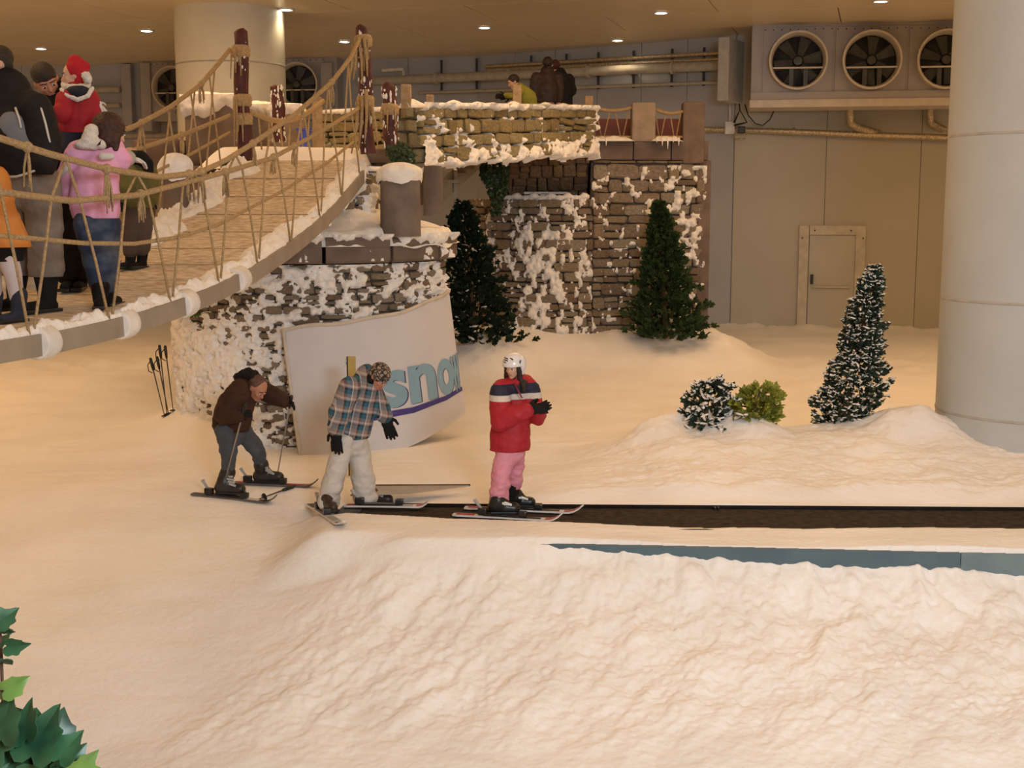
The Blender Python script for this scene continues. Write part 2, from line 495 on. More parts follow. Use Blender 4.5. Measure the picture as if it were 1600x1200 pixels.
# sheet metal panels with open seams
ang = math.radians(-16)
ca, sa = math.cos(ang), math.sin(ang)
PLs, PWs = 4.1, 2.0
pm = MB().bbox((0, 0, 0), (PLs - 0.02, PWs - 0.02, 0.05), bev=0.008)
pme = mkmesh('ceiling_panel', pm.v, pm.f, CEILM, smooth=False)
cnt = 0
for i in range(-7, 8):
    for j in range(-6, 8):
        lx, ly = (i + 0.5 * (j % 2)) * PLs, j * PWs
        X = lx * ca - ly * sa; Y = 25.5 + lx * sa + ly * ca
        if Y < 18 or Y > wall_y(X) + 1.5 or abs(X) > 15.5: continue
        place('ceiling_panel', pme, ceil_top, (X, Y, CEILZ + 0.02), Quaternion((0, 0, 1), ang))
def wallseg(name, a, b, z0, z1, mat, th=0.25):
    a, b = Vector((*a, 0)), Vector((*b, 0))
    d = (b - a).normalized(); n = Vector((-d.y, d.x, 0))
    if n.y < 0: n = -n
    mb = MB().prism([a + Vector((0, 0, z0)), b + Vector((0, 0, z0)), b + n * th + Vector((0, 0, z0)), a + n * th + Vector((0, 0, z0))], (0, 0, z1 - z0))
    return struct(name, mb, mat)
def wall_panels(parent, a, b, z0, z1, w, mat, seam=0.012):
    a, b = Vector((*a, 0)), Vector((*b, 0))
    d = (b - a).normalized(); n = Vector((-d.y, d.x, 0))
    if n.y > 0: n = -n
    L = (b - a).length; k = max(1, round(L / w)); w = L / k
    bm = MB().bbox((0, 0, 0), (w - seam, 0.04, z1 - z0), bev=0.004)
    me = mkmesh('wall_panel', bm.v, bm.f, mat, smooth=False)
    for i in range(k):
        c = a + d * (i + 0.5) * w + n * 0.02 + Vector((0, 0, (z0 + z1) / 2))
        place('wall_panel', me, parent, c, Quaternion((0, 0, 1), math.atan2(d.y, d.x)))
wr = wallseg('wall_right', WP[0], WP[1], -0.5, CEILZ + 0.05, WALLM)
wb = wallseg('wall_back', WP[1], WP[2], -0.5, CEILZ + 0.05, WALLB)
wl = wallseg('wall_left', WP[2], WP[3], -0.5, CEILZ + 0.05, WALLB)
wall_panels(wr, WP[0], WP[1], -0.4, CEILZ, 1.85, WALLM)
wall_panels(wb, WP[1], WP[2], -0.4, CEILZ, 1.15, WALLB)
wall_panels(wl, WP[2], WP[3], -0.4, CEILZ, 1.6, WALLB)

def W(x, y, off=0.0):
    """point on the back wall seen at photo pixel (x, y), moved off the wall by off"""
    Y = 27.0
    for _ in range(12):
        p = px(x, y, Y); Y = wall_y(p.x)
    return px(x, y, Y - off)

# door in the right wall
dA, dB = W(1265, 367), W(1337, 367)
zt = dA.z; zb = W(1265, 516).z - 0.15
dd = (Vector((dB.x, dB.y, 0)) - Vector((dA.x, dA.y, 0))); dw = dd.length; dd.normalize()
dn = Vector((dd.y, -dd.x, 0))
if dn.y > 0: dn = -dn
dq = Quaternion((0, 0, 1), math.atan2(dd.y, dd.x)).to_matrix()
dc = (Vector((dA.x, dA.y, 0)) + Vector((dB.x, dB.y, 0))) / 2
door = struct('door_1', MB().bbox(dc + dn * 0.065 + Vector((0, 0, (zt + zb) / 2)), (dw, 0.05, zt - zb), dq, bev=0.006), M('door_paint', (0.52, 0.50, 0.43), (0.48, 0.46, 0.39), scale=1.5, rough=0.45))
fm = MB()
fw = 0.19
fm.bbox(dc + dd * (dw / 2 + fw / 2) + dn * 0.08 + Vector((0, 0, (zt + zb + fw) / 2)), (fw, 0.09, zt - zb + fw), dq, bev=0.008)
fm.bbox(dc - dd * (dw / 2 + fw / 2 + 0.015) + dn * 0.08 + Vector((0, 0, (zt + zb + fw) / 2)), (fw, 0.09, zt - zb + fw), dq, bev=0.008)
fm.bbox(dc + dn * 0.08 + Vector((0, 0, zt + fw / 2 + 0.003)), (dw + 0.01, 0.09, fw), dq, bev=0.008)
obj('door_frame', fm, M('door_frame_paint', (0.60, 0.55, 0.45), rough=0.5), door, smooth=False)
hb = MB()
hb.bbox(dc - dd * (dw / 2 - 0.07) + dn * 0.11 + Vector((0, 0, zb + 0.63 * (zt - zb) - 0.12)), (0.06, 0.05, 0.2), dq, bev=0.008)
obj('door_handle', hb, DARKM, door, smooth=False)
pb = MB().tube([dc - dd * (dw / 2 - 0.08) + dn * 0.13 + Vector((0, 0, zb + 0.5 * (zt - zb))), dc + dd * (dw / 2 - 0.08) + dn * 0.13 + Vector((0, 0, zb + 0.5 * (zt - zb)))], 0.022)
obj('push_bar', pb, COWLM, door)
sm = MB()
for sx in (-1, 1):
    for (ax, az) in ((0.0, fw * 0.5), (0.18, -0.06)):
        sm.ell(dc + dd * sx * (dw / 2 - 0.1 + ax * 1.35) + dn * 0.13 + Vector((0, 0, zt + az)), 0.017, n=6, m=4)
obj('frame_screws', sm, DARKM, door)['kind'] = 'stuff'

# big round columns
def column(name, c, r, z0, z1, mat, label, seams):
    t = thing(name, (c[0], c[1], z0), label, 'column')
    obj('shaft', MB().lathe([(r, 0), (r, z1 - z0)], (c[0], c[1], z0), n=72), mat, t, sharp=40)
    for s in seams:
        obj('joint_band', MB().lathe([(r, -0.014), (r + 0.006, -0.010), (r + 0.006, 0.010), (r, 0.014)], (c[0], c[1], s), n=72), M('column_joint', (0.47, 0.44, 0.40), rough=0.6), t)
    return t
column('round_column', (5.43, 13.2), 0.96, -0.1, CEILZ, CONC, 'thick pale grey round column standing in snow beside the snow-dusted conifer', (zat(205, 12.3), zat(477, 12.3), zat(663, 12.3)))
column('round_column', (-4.97, 23.2), 0.95, 0.1, CEILZ, CONCW, 'thick cream round column behind the rope bridge posts', (zat(95, 22.3),))

# recessed ceiling lamps, the eight in view, each with its own light
LP = [(447, 15), (229, 48), (64, 76), (757, 43), (538, 65), (1033, 20), (965, 63), (1376, 2)]
LL = ['ceiling downlight just above the cream round column', 'ceiling downlight between the cream column and the santa-hatted child',
      'ceiling downlight directly above the short-haired father', 'lone ceiling downlight above the stone footbridge parapet',
      'ceiling downlight close to the tall red post at the bridge head', 'larger of two ceiling downlights over the far stone tower',
      'small ceiling downlight nearest the pipework over the stone tower', 'ceiling downlight cut by the picture edge above the fans']
lampm = M('lamp_glow', (1, 0.95, 0.85), emit=(1.0, 0.90, 0.74), estr=14)
for (a, b), lab in zip(LP, LL):
    d = px(a, b, 10) - Vector((0, 0, CAMZ))
    k = (CEILZ - 0.02 - CAMZ) / d.z
    p = Vector((0, 0, CAMZ)) + d * k
    t = thing('downlight', p, lab, 'lamp', 'ceiling downlights')
    obj('trim_ring', MB().lathe([(0.105, -0.012), (0.15, -0.016), (0.15, 0.012), (0.105, 0.012)], p, n=24, closed=True), WHITEP, t)
    obj('glowing_lens', MB().lathe([(0.0001, -0.020), (0.08, -0.014), (0.104, 0.006), (0.0001, 0.008)], p, n=24), lampm, t)
    l = bpy.data.lights.new('downlight_beam', 'SPOT'); l.energy = 30; l.color = (1, 0.74, 0.42); l.spot_size = math.radians(130); l.spot_blend = 0.9; l.shadow_soft_size = 0.12
    lo = bpy.data.objects.new('downlight_beam', l); COL.objects.link(lo); lo.parent = t; lo.location = (0, 0, -0.06)

# ------------------------------------------------------------------ cooling units with fans
def cooling_unit(name, label, centers, r, A, B, ztop, zbot, depth, cowl_len, tray=True):
    """A,B = plan ends of the front face"""
    A, B = Vector((A[0], A[1], 0)), Vector((B[0], B[1], 0))
    d = (B - A).normalized(); n = Vector((d.y, -d.x, 0))
    if n.y > 0: n = -n
    q = Quaternion((0, 0, 1), math.atan2(d.y, d.x)).to_matrix()
    L = (B - A).length
    t = thing(name, (A + B) / 2 + Vector((0, 0, zbot)), label, 'cooling unit')
    mid = (A + B) / 2
    H = ztop - zbot
    # casing as shell behind the face with round openings hidden by cowls
    obj('casing', MB().bbox(mid - n * (depth / 2) + Vector((0, 0, zbot + H / 2)), (L, depth, H), q, bev=0.015), METAL, t, smooth=False)
    if tray:
        obj('drip_tray', MB().bbox(mid + n * 0.06 - n * depth * 0.4 + Vector((0, 0, zbot - 0.075)), (L + 0.04, depth * 0.8 + 0.12, 0.15), q, bev=0.02), COWLM, t, smooth=False)
        obj('tray_lip', MB().bbox(mid + n * 0.05 + Vector((0, 0, zbot + 0.07)), (L, 0.06, 0.14), q, bev=0.008), METAL, t, smooth=False)
    for c in centers:
        c = Vector(c); c = A + d * (c - A).dot(d) + Vector((0, 0, c.z))
        f = r * 1.22
        pnl = MB().bbox(c + n * 0.012, (2 * f, 0.03, min(2 * f, H * 0.92)), q, bev=0.006)
        po = obj('fan_panel', pnl, METAL, t, smooth=False)
        rv = MB()
        for kx in np.linspace(-1, 1, 9):
            for sg in (-1, 1):
                rv.ell(c + n * 0.03 + d * kx * f * 0.95 + Vector((0, 0, sg * min(f, H * 0.46) * 0.93)), 0.013, n=5, m=4)
        rvo = obj('rivets', rv, DARKM, po); rvo['kind'] = 'stuff'
        cw = obj('fan_cowl', MB().lathe([(r * 1.0, 0.02), (r * 0.985, cowl_len * 0.8), (r * 1.02, cowl_len), (r * 0.955, cowl_len), (r * 0.90, cowl_len * 0.7), (r * 0.88, 0.02)], c, n, n=40, closed=True), COWLM, t, sharp=50)
        obj('dark_opening', MB().lathe([(0.0001, 0.030), (r * 0.89, 0.030), (r * 0.89, 0.034), (0.0001, 0.034)], c, n, n=32), DARKM, cw)
        bl = MB()
        for k in range(6):
            an = k * math.pi / 3 + c.x
            e1 = d * math.cos(an) + Vector((0, 0, math.sin(an))); e2 = -d * math.sin(an) + Vector((0, 0, math.cos(an)))
            poly = [c + n * 0.12 + e1 * r * 0.2 - e2 * r * 0.09, c + n * 0.06 + e1 * r * 0.82 - e2 * r * 0.20, c + n * 0.12 + e1 * r * 0.84 + e2 * r * 0.22, c + n * 0.17 + e1 * r * 0.2 + e2 * r * 0.10]
            bl.prism(poly, n * 0.01)
        obj('fan_blades', bl, BLADEM, cw, smooth=False)
        obj('hub', MB().lathe([(0.0001, 0.23), (r * 0.15, 0.22), (r * 0.18, 0.06)], c, n, n=16), BLADEM, cw, sharp=40)
        obj('cross_bar', MB().box(c + n * (cowl_len * 0.75) + Vector((0, 0, -r * 0.25)), (r * 1.74, 0.03, 0.03), q), COWLM, cw, smooth=False)
        for sx in (-0.22, 0.28):
            obj('motor_mount', MB().box(c + n * 0.2 + d * r * sx + Vector((0, 0, -r * 0.56)), (r * 0.15, 0.03, r * 0.6), q), BLADEM, cw, smooth=False)
    return t
UA, UB = px(1174, 100, 25.05), px(1720, 100, 24.0)
def onU(x, y):
    Y = 24.6
    for _ in range(8):
        p = px(x, y, Y); Y = UA.y + (UB.y - UA.y) * (p.x - UA.x) / (UB.x - UA.x)
    return p
cooling_unit('cooling_unit', 'long grey cooling unit with three big fans below the ceiling beside the pale column',
             [onU(1246, 97), onU(1360, 96), onU(1476, 95), onU(1595, 94)], 0.53, UA, UB, CEILZ, onU(1300, 155).z, 1.15, 0.36)
LA_, LB_ = W(224, 140, 0.5), W(527, 140, 0.5)
def onL(x, y):
    Y = 31
    for _ in range(8):
        p = px(x, y, Y); Y = LA_.y + (LB_.y - LA_.y) * (p.x - LA_.x) / (LB_.x - LA_.x)
    return p
cooling_unit('cooling_unit', 'grey cooling unit with fans half hidden behind the cream round column',
             [onL(274, 138), onL(371, 136), onL(468, 133)], 0.50, LA_, LB_, CEILZ, onL(400, 188).z, 0.45, 0.22, tray=False)

# vertical ducts and frames by the units
def vduct(name, label, x0, x1, y0, y1, off, depth, mat):
    a, b = W(x0, y0, off), W(x1, y0, off)
    z1, z0 = a.z, W(x0, y1, off).z
    d = Vector((b.x - a.x, b.y - a.y, 0)); L = d.length; q = Quaternion((0, 0, 1), math.atan2(d.y, d.x)).to_matrix()
    c = (a + b) / 2; c.y += depth / 2; c.z = (z0 + z1) / 2
    o = obj(name, MB().bbox(c - Vector((0, 0, 0)), (L, depth, z1 - z0), q, bev=0.01), mat, smooth=False)
    return tag(o, label, 'duct')
vduct('air_duct', 'upright pale grey duct box between the pipes and the fan unit', 1141, 1158, 58, 157, 1.4, 0.9, M('duct_paint', (0.52, 0.50, 0.47), rough=0.5))
vduct('air_duct', 'narrow upright grey duct on the far wall above the pink girl', 189, 204, 100, 205, 0.3, 0.18, METAL)
vduct('air_duct', 'wide upright grey duct beside the half hidden fans', 221, 236, 98, 205, 0.6, 0.45, METAL)
vduct('air_duct', 'upright grey duct between the cream column and the tall post', 503, 521, 98, 195, 0.62, 0.45, METAL)

# ------------------------------------------------------------------ pipework
def pipe(name, label, pts, r, mat, collars=(), cat='pipe', group=None):
    t = thing(name, pts[0], label, cat, group)
    obj('pipe_run', MB().tube(pts, r, n=12), mat, t, sharp=50)
    for p, dirv in collars:
        p = Vector(p)
        obj('collar', MB().tube([p - Vector(dirv).normalized() * 0.03, p + Vector(dirv).normalized() * 0.03], r * 1.35, n=12), mat, t, sharp=40)
    return t
a, b = W(640, 124, 0.3), W(1135, 102, 0.3)
bigpipe = pipe('service_pipe', 'thick beige pipe running along the far wall behind the footbridge people', [W(560, 127, 0.3), a, b], 0.10, PIPEM, [((a + (b - a) * k), b - a) for k in (0.1, 0.35, 0.6, 0.85)])
a, b = W(760, 104, 0.25), W(1140, 82, 0.25)
pipe('service_pipe', 'topmost thin foil-wrapped pipe on the far wall', [a, b], 0.045, FOIL)
a, b = W(762, 110, 0.25), W(1140, 92, 0.25)
pipe('service_pipe', 'thin foil-wrapped pipe just above the thick beige pipe', [a, b], 0.05, FOIL)
a, b = W(655, 145, 0.15), W(1140, 128, 0.15)
pipe('service_pipe', 'thin dark pipe below the thick beige pipe on the far wall', [a, b], 0.035, PIPEM)
hang = MB()
for xx in (690, 745, 830, 885, 935, 990, 1050, 1100):
    p0 = W(xx, interp(xx, [(560, 100), (1140, 72)]), 0.12); p1 = W(xx, interp(xx, [(560, 150), (1140, 133)]), 0.12)
    o = obj('bracket', MB().box((p0 + p1) / 2, (0.05, 0.05, (p0 - p1).length)).box(W(xx, interp(xx, [(560, 132), (1140, 108)]), 0.2), (0.10, 0.35, 0.05)), DARKM, bigpipe, smooth=False)
pipe('service_pipe', 'short white bent pipe beside the tall post at the bridge head', [W(597, 110, 0.3), W(630, 108, 0.3), W(631, 118, 0.3)], 0.045, M('pipe_white', (0.75, 0.72, 0.66), rough=0.3))
for (yy, r, lab) in ((140, 0.08, 'upper beige pipe at the picture edge behind the bridge people'), (165, 0.06, 'lower beige pipe at the picture edge behind the bridge people')):
    pipe('service_pipe', lab, [W(-60, yy + 1, 0.3), W(188, yy, 0.3)], r, PIPEM)
pipe('service_pipe', 'grey pipe under the half hidden fan unit', [W(150, 213, 0.3), W(300, 211, 0.3), W(560, 208, 0.3)], 0.06, PIPEM)
pts = [W(1092, 202, 0.25), W(1240, 206, 0.25), W(1360, 211, 0.25), W(1540, 217, 0.25)]
pipe('drain_pipe', 'foil-wrapped drain pipe running along the wall above the door', pts, 0.062, FOIL, [(pts[1], pts[2] - pts[1])])
for k, (xa, lab) in enumerate(((1328, 'short foil drain pipe dropping from the middle of the fan unit'), (1453, 'short foil drain pipe dropping from the fan unit beside the pale column'))):
    Yf = wall_y(6.8) - 0.55
    p = [px(xa + 2, 160, Yf), px(xa, 178, Yf), px(xa + 1, 192, Yf + 0.05), px(xa + 12, 199, Yf + 0.15), px(xa + 48, 210, Yf + 0.28)]
    pipe('drain_pipe', lab, p, 0.075, FOIL)
bp = W(1140, 200, 0.28)
jb = thing('junction_box', bp, 'small white junction box on the drain pipe beside the stone tower', 'junction box')
obj('box_body', MB().bbox(bp, (0.19, 0.12, 0.25), bev=0.015), WHITEP, jb, smooth=False)
obj('conduit', MB().tube([bp + Vector((0, 0, 0.12)), W(1141, 157, 0.28)], 0.018), WHITEP, jb)
hp = W(1157, 195, 0.5)
hl = thing('work_lamp', hp, 'small black work lamp hanging by the junction box', 'lamp')
obj('hanger', MB().tube([W(1147, 192, 0.5), W(1156, 172, 0.5), W(1167, 191, 0.5), W(1147, 196, 0.5)], 0.022), BLACKP, hl)
obj('hook', MB().tube([W(1156, 173, 0.5), W(1155, 161, 0.5)], 0.014), BLACKP, hl)
obj('lamp_body', MB().bbox(W(1158, 203, 0.5), (0.15, 0.14, 0.14), bev=0.02), BLACKP, hl, smooth=False)
cg = MB()
for (x0, y0, x1, y1) in ((1148, 208, 1166, 208), (1148, 217, 1166, 217), (1148, 208, 1148, 217), (1166, 208, 1166, 217)):
    cg.tube([W(x0, y0, 0.45), W(x1, y1, 0.45)], 0.012)
obj('wire_guard', cg, FOIL, hl)
obj('cable', MB().tube([W(x, y, 0.45) for (x, y) in ((1164, 163), (1169, 180), (1180, 193), (1192, 196), (1203, 187), (1209, 174))], 0.012), BLACKP, hl)
# ================================================================== stone masonry
RND = random.Random(11)
def stone_variant(seed, mat):
    r = random.Random(seed)
    bm = bmesh.new()
    bmesh.ops.create_cube(bm, size=1.0)
    for v in bm.verts:
        v.co.x += r.uniform(-0.08, 0.08); v.co.z += r.uniform(-0.09, 0.09)
        if v.co.y < 0: v.co.y += r.uniform(-0.18, 0.12)
    bmesh.ops.bevel(bm, geom=[e for e in bm.edges if (e.verts[0].co.y < 0 or e.verts[1].co.y < 0)], offset=0.13, segments=1, affect='EDGES')
    me = bpy.data.meshes.new('stone')
    bm.to_mesh(me); bm.free()
    me.materials.append(mat)
    me.shade_smooth(); me.set_sharp_from_angle(angle=math.radians(38))
    return me
STV = [stone_variant(i, STONE) for i in range(9)]
STG = [stone_variant(40 + i, STONEY) for i in range(7)]
def masonry(parent, S, u0, u1, z0, z1, hr, wr_, variants, depth=0.09, skip=None, gap=0.016, name='stone', seed=1):
    """S(u, z) -> (point, outward normal); lays irregular courses of single stones"""
    r = random.Random(seed)
    z = z0; n = 0
    while z < z1 - 0.03:
        h = min(r.uniform(*hr), z1 - z)
        u = u0 - r.uniform(0, wr_[0])
        while u < u1:
            w = r.uniform(*wr_) * (1.0 if h < hr[1] * 0.8 else r.choice((0.7, 1.0, 1.2)))
            a, b = max(u, u0), min(u + w, u1)
            if b - a > 0.06:
                subs = [(z, h)]
                if h > 0.75 * hr[1] and r.random() < 0.35:
                    k = r.uniform(0.4, 0.6); subs = [(z, h * k), (z + h * k, h * (1 - k))]
                for (zz, hh) in subs:
                    uc, zc = (a + b) / 2, zz + hh / 2
                    if skip is None or not skip(uc, zc):
                        p, nn = S(uc, zc)
                        nn = Vector(nn).normalized()
                        tx = Vector((0, 0, 1)).cross(nn)
                        if tx.length < 1e-4: tx = Vector((1, 0, 0))
                        tx.normalize(); up = nn.cross(tx)
                        R = Matrix((tx, -nn, up)).transposed()
                        q = R.to_quaternion() @ Quaternion((0, 1, 0), r.uniform(-0.05, 0.05))
                        place(name, r.choice(variants), parent, Vector(p) + nn * r.uniform(-0.02, 0.015), q, (b - a - gap, depth, hh - gap))
                        n += 1
            u += w
        z += h
    return n
def snow_shell(parent, S, u0, u1, z0, z1, res, amp, thr, fu, fz, base=0.0, name='snow_crust', seed=0.0, octv=4, skip=None):
    """lumpy snow clinging to a surface: only where noise beats the threshold thr(u,z)"""
    us = np.arange(u0, u1 + res, res); zs = np.arange(z0, z1 + res, res)
    U, Zg = np.meshgrid(us, zs, indexing='ij')
    nz = fbm(U * fu + seed, Zg * fz + seed * 1.7, seed, octv=octv, gain=0.55)
    T = thr(U, Zg)
    off = base + amp * 1.25 * np.clip((nz - T) * 2.6, -0.5, 1.0) + 0.022 * fbm(U * 26 + seed, Zg * 26, octv=2) * (nz > T - 0.1)
    if skip is not None: off = np.where(skip(U, Zg), -1, off)
    P, N = S.grid(U, Zg)
    V = P + N * off[..., None]
    V, Q = gridmesh(V)
    o4 = off.ravel()[Q]
    keep = (o4.max(1) > base - amp * 0.2) & (o4.min(1) > -0.9)
    V, Q = compact(V, Q, keep)
    if len(Q) == 0: return None
    me = npmesh(name, V - np.array(wloc(parent)), Q, SNOWC)
    bm = bmesh.new(); bm.from_mesh(me); bmesh.ops.recalc_face_normals(bm, faces=bm.faces[:]); bm.to_mesh(me); bm.free(); me.shade_smooth()
    o = obj(name, me, None, parent)
    o['kind'] = 'stuff'
    return o
class Cyl:
    def __init__(s, c, r): s.c = Vector(c); s.r = r
    def rad(s, z): return s.r
    def __call__(s, u, z):
        a = u / s.r - math.pi / 2
        n = Vector((math.cos(a), math.sin(a), 0))
        return Vector((s.c.x, s.c.y, z)) + n * s.r, n
    def grid(s, U, Z):
        a = U / s.r - math.pi / 2
        N = np.stack([np.cos(a), np.sin(a), 0 * a], -1)
        P = np.stack([s.c.x + 0 * a, s.c.y + 0 * a, Z], -1) + N * s.r
        return P, N
class Poly:
    """vertical wall over a plan polyline (smooth corners come from many points)"""
    def __init__(s, pts):
        s.p = np.array(pts, float); d = np.diff(s.p, axis=0); s.l = np.hypot(d[:, 0], d[:, 1]); s.s = np.concatenate([[0], np.cumsum(s.l)]); s.L = s.s[-1]
    def grid(s, U, Z):
        x = np.interp(U, s.s, s.p[:, 0]); y = np.interp(U, s.s, s.p[:, 1])
        e = 0.04
        tx = np.interp(U + e, s.s, s.p[:, 0]) - np.interp(U - e, s.s, s.p[:, 0]); ty = np.interp(U + e, s.s, s.p[:, 1]) - np.interp(U - e, s.s, s.p[:, 1])
        l = np.hypot(tx, ty) + 1e-9
        N = np.stack([ty / l, -tx / l, 0 * tx], -1)
        return np.stack([x, y, Z + 0 * x], -1), N
    def __call__(s, u, z):
        P, N = s.grid(np.array([u]), np.array([float(z)]))
        return Vector(P[0]), Vector(N[0])
class Lin:
    """sloping/warped panel between four corners: bottom a0-b0, top a1-b1; z runs 0..1 scaled by h"""
    def __init__(s, a0, b0, a1, b1):
        s.a0, s.b0, s.a1, s.b1 = [Vector(v) for v in (a0, b0, a1, b1)]
        s.L = (s.b0 - s.a0).length; s.H = ((s.a1 - s.a0).length + (s.b1 - s.b0).length) / 2
        n = (s.b0 - s.a0).cross(s.a1 - s.a0).normalized()
        s.n = n if n.y < 0 else -n
    def __call__(s, u, z):
        k, t = u / s.L, z / s.H
        p = s.a0.lerp(s.b0, k).lerp(s.a1.lerp(s.b1, k), t)
        return p, s.n
    def grid(s, U, Z):
        k = (U / s.L)[..., None]; t = (Z / s.H)[..., None]
        A = lambda v: np.array(v)
        P = (A(s.a0) * (1 - k) + A(s.b0) * k) * (1 - t) + (A(s.a1) * (1 - k) + A(s.b1) * k) * t
        return P, np.zeros_like(P) + A(s.n)

# ================================================================== near round tower
LEDZ0, LEDZ1 = zat(412, 13.6), zat(371, 13.55)
tower = thing('round_stone_tower', (TC.x, TC.y, 0), 'round snow-plastered stone tower carrying the end of the rope bridge', 'tower')
obj('core', MB().lathe([(TR - 0.055, -0.3), (TR - 0.055, LEDZ0)], (TC.x, TC.y, 0), n=64), MORTAR, tower, sharp=40)
CY = Cyl((TC.x, TC.y, 0), TR - 0.05)
def ban_skip(u, z): return (0.2 < u < 1.95) and z < 1.0
masonry(tower, CY, -2.45, 2.3, 0.05, LEDZ0 - 0.01, (0.085, 0.15), (0.15, 0.32), STV, depth=0.10, skip=ban_skip, seed=3)
CYs = Cyl((TC.x, TC.y, 0), TR + 0.0)
def thr1(U, Z):
    t = 0.00 + 0.07 * np.sin(Z * 5.0)
    t = t - 0.34 * sstep(1.35, 0.6, Z + 0.25 * U) * sstep(0.0, -0.9, U)      # heavily plastered foot
    t = t - 0.12 * sstep(1.2, 1.5, Z) * sstep(0.9, 0.2, np.abs(U - 0.3))
    return t
snow_shell(tower, CYs, -2.5, 2.3, 0.0, LEDZ0 - 0.02, 0.0145, 0.05, thr1, 11.0, 14.0, base=0.0, seed=2.3, octv=4,
           skip=lambda U, Z: (U > 0.2) & (U < 1.8) & (Z < 1.0))
# ledge ring of big smooth blocks
nblk = 14
for k in range(nblk):
    a0 = 2 * math.pi * k / nblk + 0.012; a1 = 2 * math.pi * (k + 1) / nblk - 0.012
    ro, ri = TR + 0.13, 0.5
    mb = MB(); vs = []; seg = 6
    for (r, z) in ((ro - 0.03, LEDZ0), (ro, LEDZ0 + 0.03), (ro, LEDZ1 - 0.04), (ro - 0.04, LEDZ1), (ri, LEDZ1), (ri, LEDZ0)):
        for s_ in range(seg + 1):
            a = a0 + (a1 - a0) * s_ / seg
            vs.append((TC.x + r * math.cos(a), TC.y + r * math.sin(a), z))
    fs = []
    for i in range(6):
        j = (i + 1) % 6
        for s_ in range(seg): fs.append((i * 7 + s_, i * 7 + s_ + 1, j * 7 + s_ + 1, j * 7 + s_))
    fs.append(tuple(i * 7 for i in range(6))); fs.append(tuple(i * 7 + 6 for i in range(5, -1, -1)))
    mb.add(vs, fs)
    obj('ledge_block', mb, BROWNST, tower, sharp=35)
# snow lying on the ledge (height field on a disc)
rr = np.linspace(0.3, TR + 0.16, 46); aa = np.linspace(-math.pi * 0.98, 0.25, 220)
RR, AA = np.meshgrid(rr, aa, indexing='ij')
Xl = TC.x + RR * np.cos(AA); Yl = TC.y + RR * np.sin(AA)
edge = TR + 0.08 + 0.06 * fbm(AA * 6, AA * 0 + 2, octv=3)
hh = (0.035 + 0.05 * (fbm(Xl * 4, Yl * 4, octv=3) + 0.6)) * sstep(0.0, -0.06, RR - edge) - 0.10 * sstep(-0.01, 0.06, RR - edge)
bare = sstep(0.12, 0.35, fbm(AA * 2.1, RR * 2 + 7, octv=2))
hh = hh - 0.05 * bare * sstep(1.3, 1.5, RR) + 0.24 * sstep(1.62, 0.75, RR)
V, Q = gridmesh(np.stack([Xl, Yl, LEDZ1 + hh], -1))
o = obj('ledge_snow', npmesh('ledge_snow', V - np.array(tower.location), Q, SNOWC), None, tower); o['kind'] = 'stuff'
CYl = Cyl((TC.x, TC.y, 0), TR + 0.13)
snow_shell(tower, CYl, -0.9, 2.35, LEDZ0 + 0.02, LEDZ1 + 0.02, 0.016, 0.06, lambda U, Z: 0.60 - 0.75 * sstep(LEDZ1 - 0.10, LEDZ1 + 0.02, Z) - 0.30 * sstep(1.2, 1.7, U), 9, 5, seed=8.1)
# upper rough stone stub that carries the bridge end
UPZ = 3.02
stub = [(-3.55, 15.8), (-3.25, 14.75), (-2.6, 14.45), (-1.95, 14.42), (-1.75, 14.55), (-1.62, 14.9), (-1.5, 15.6)]
PS = Poly(stub)
obj('upper_core', MB().prism([(x, y + 0.07, LEDZ1) for x, y in stub] + [(-3.2, 17.2, LEDZ1), (-3.5, 17.2, LEDZ1)], (0, 0, UPZ - LEDZ1)), MORTAR, tower, smooth=False)
masonry(tower, PS, 0.3, PS.L, LEDZ1, UPZ, (0.10, 0.2), (0.16, 0.34), STV, depth=0.12, seed=9)
snow_shell(tower, Poly([(x + (0.02 if i > 3 else 0), y - 0.05) for i, (x, y) in enumerate(stub)]), 0.3, PS.L, LEDZ1, UPZ + 0.03, 0.018, 0.09, lambda U, Z: -0.02 + 0 * U, 6, 5, seed=5.2)

# bollards on the ledge, with snow caps
def lump_cap(c, r, h, seed, n=40, m=16):
    """dome of snow, ragged round the rim"""
    th = np.linspace(0, 2 * math.pi, n, endpoint=False); t = np.linspace(0, 1, m)
    T, A = np.meshgrid(t, th, indexing='ij')
    nz = fbm(np.cos(A) * 2 + seed, np.sin(A) * 2 + seed, T * 2, octv=3)
    R = r * np.minimum(1, np.sin(T * math.pi * 0.62) * 1.02) * (1 + 0.12 * nz)
    Z = h * np.cos(T * math.pi * 0.62) + h * 0.25 * nz * T
    Z = Z - h * 0.6 * sstep(0.82, 1.0, T) * (0.5 + nz)
    P = np.stack([c[0] + R * np.cos(A), c[1] + R * np.sin(A), c[2] + Z], -1).reshape(-1, 3)
    f = []
    for i in range(m - 1):
        for k in range(n):
            k2 = (k + 1) % n
            f.append((i * n + k, (i + 1) * n + k, (i + 1) * n + k2, i * n + k2))
    return MB().add([tuple(p) for p in P], f)
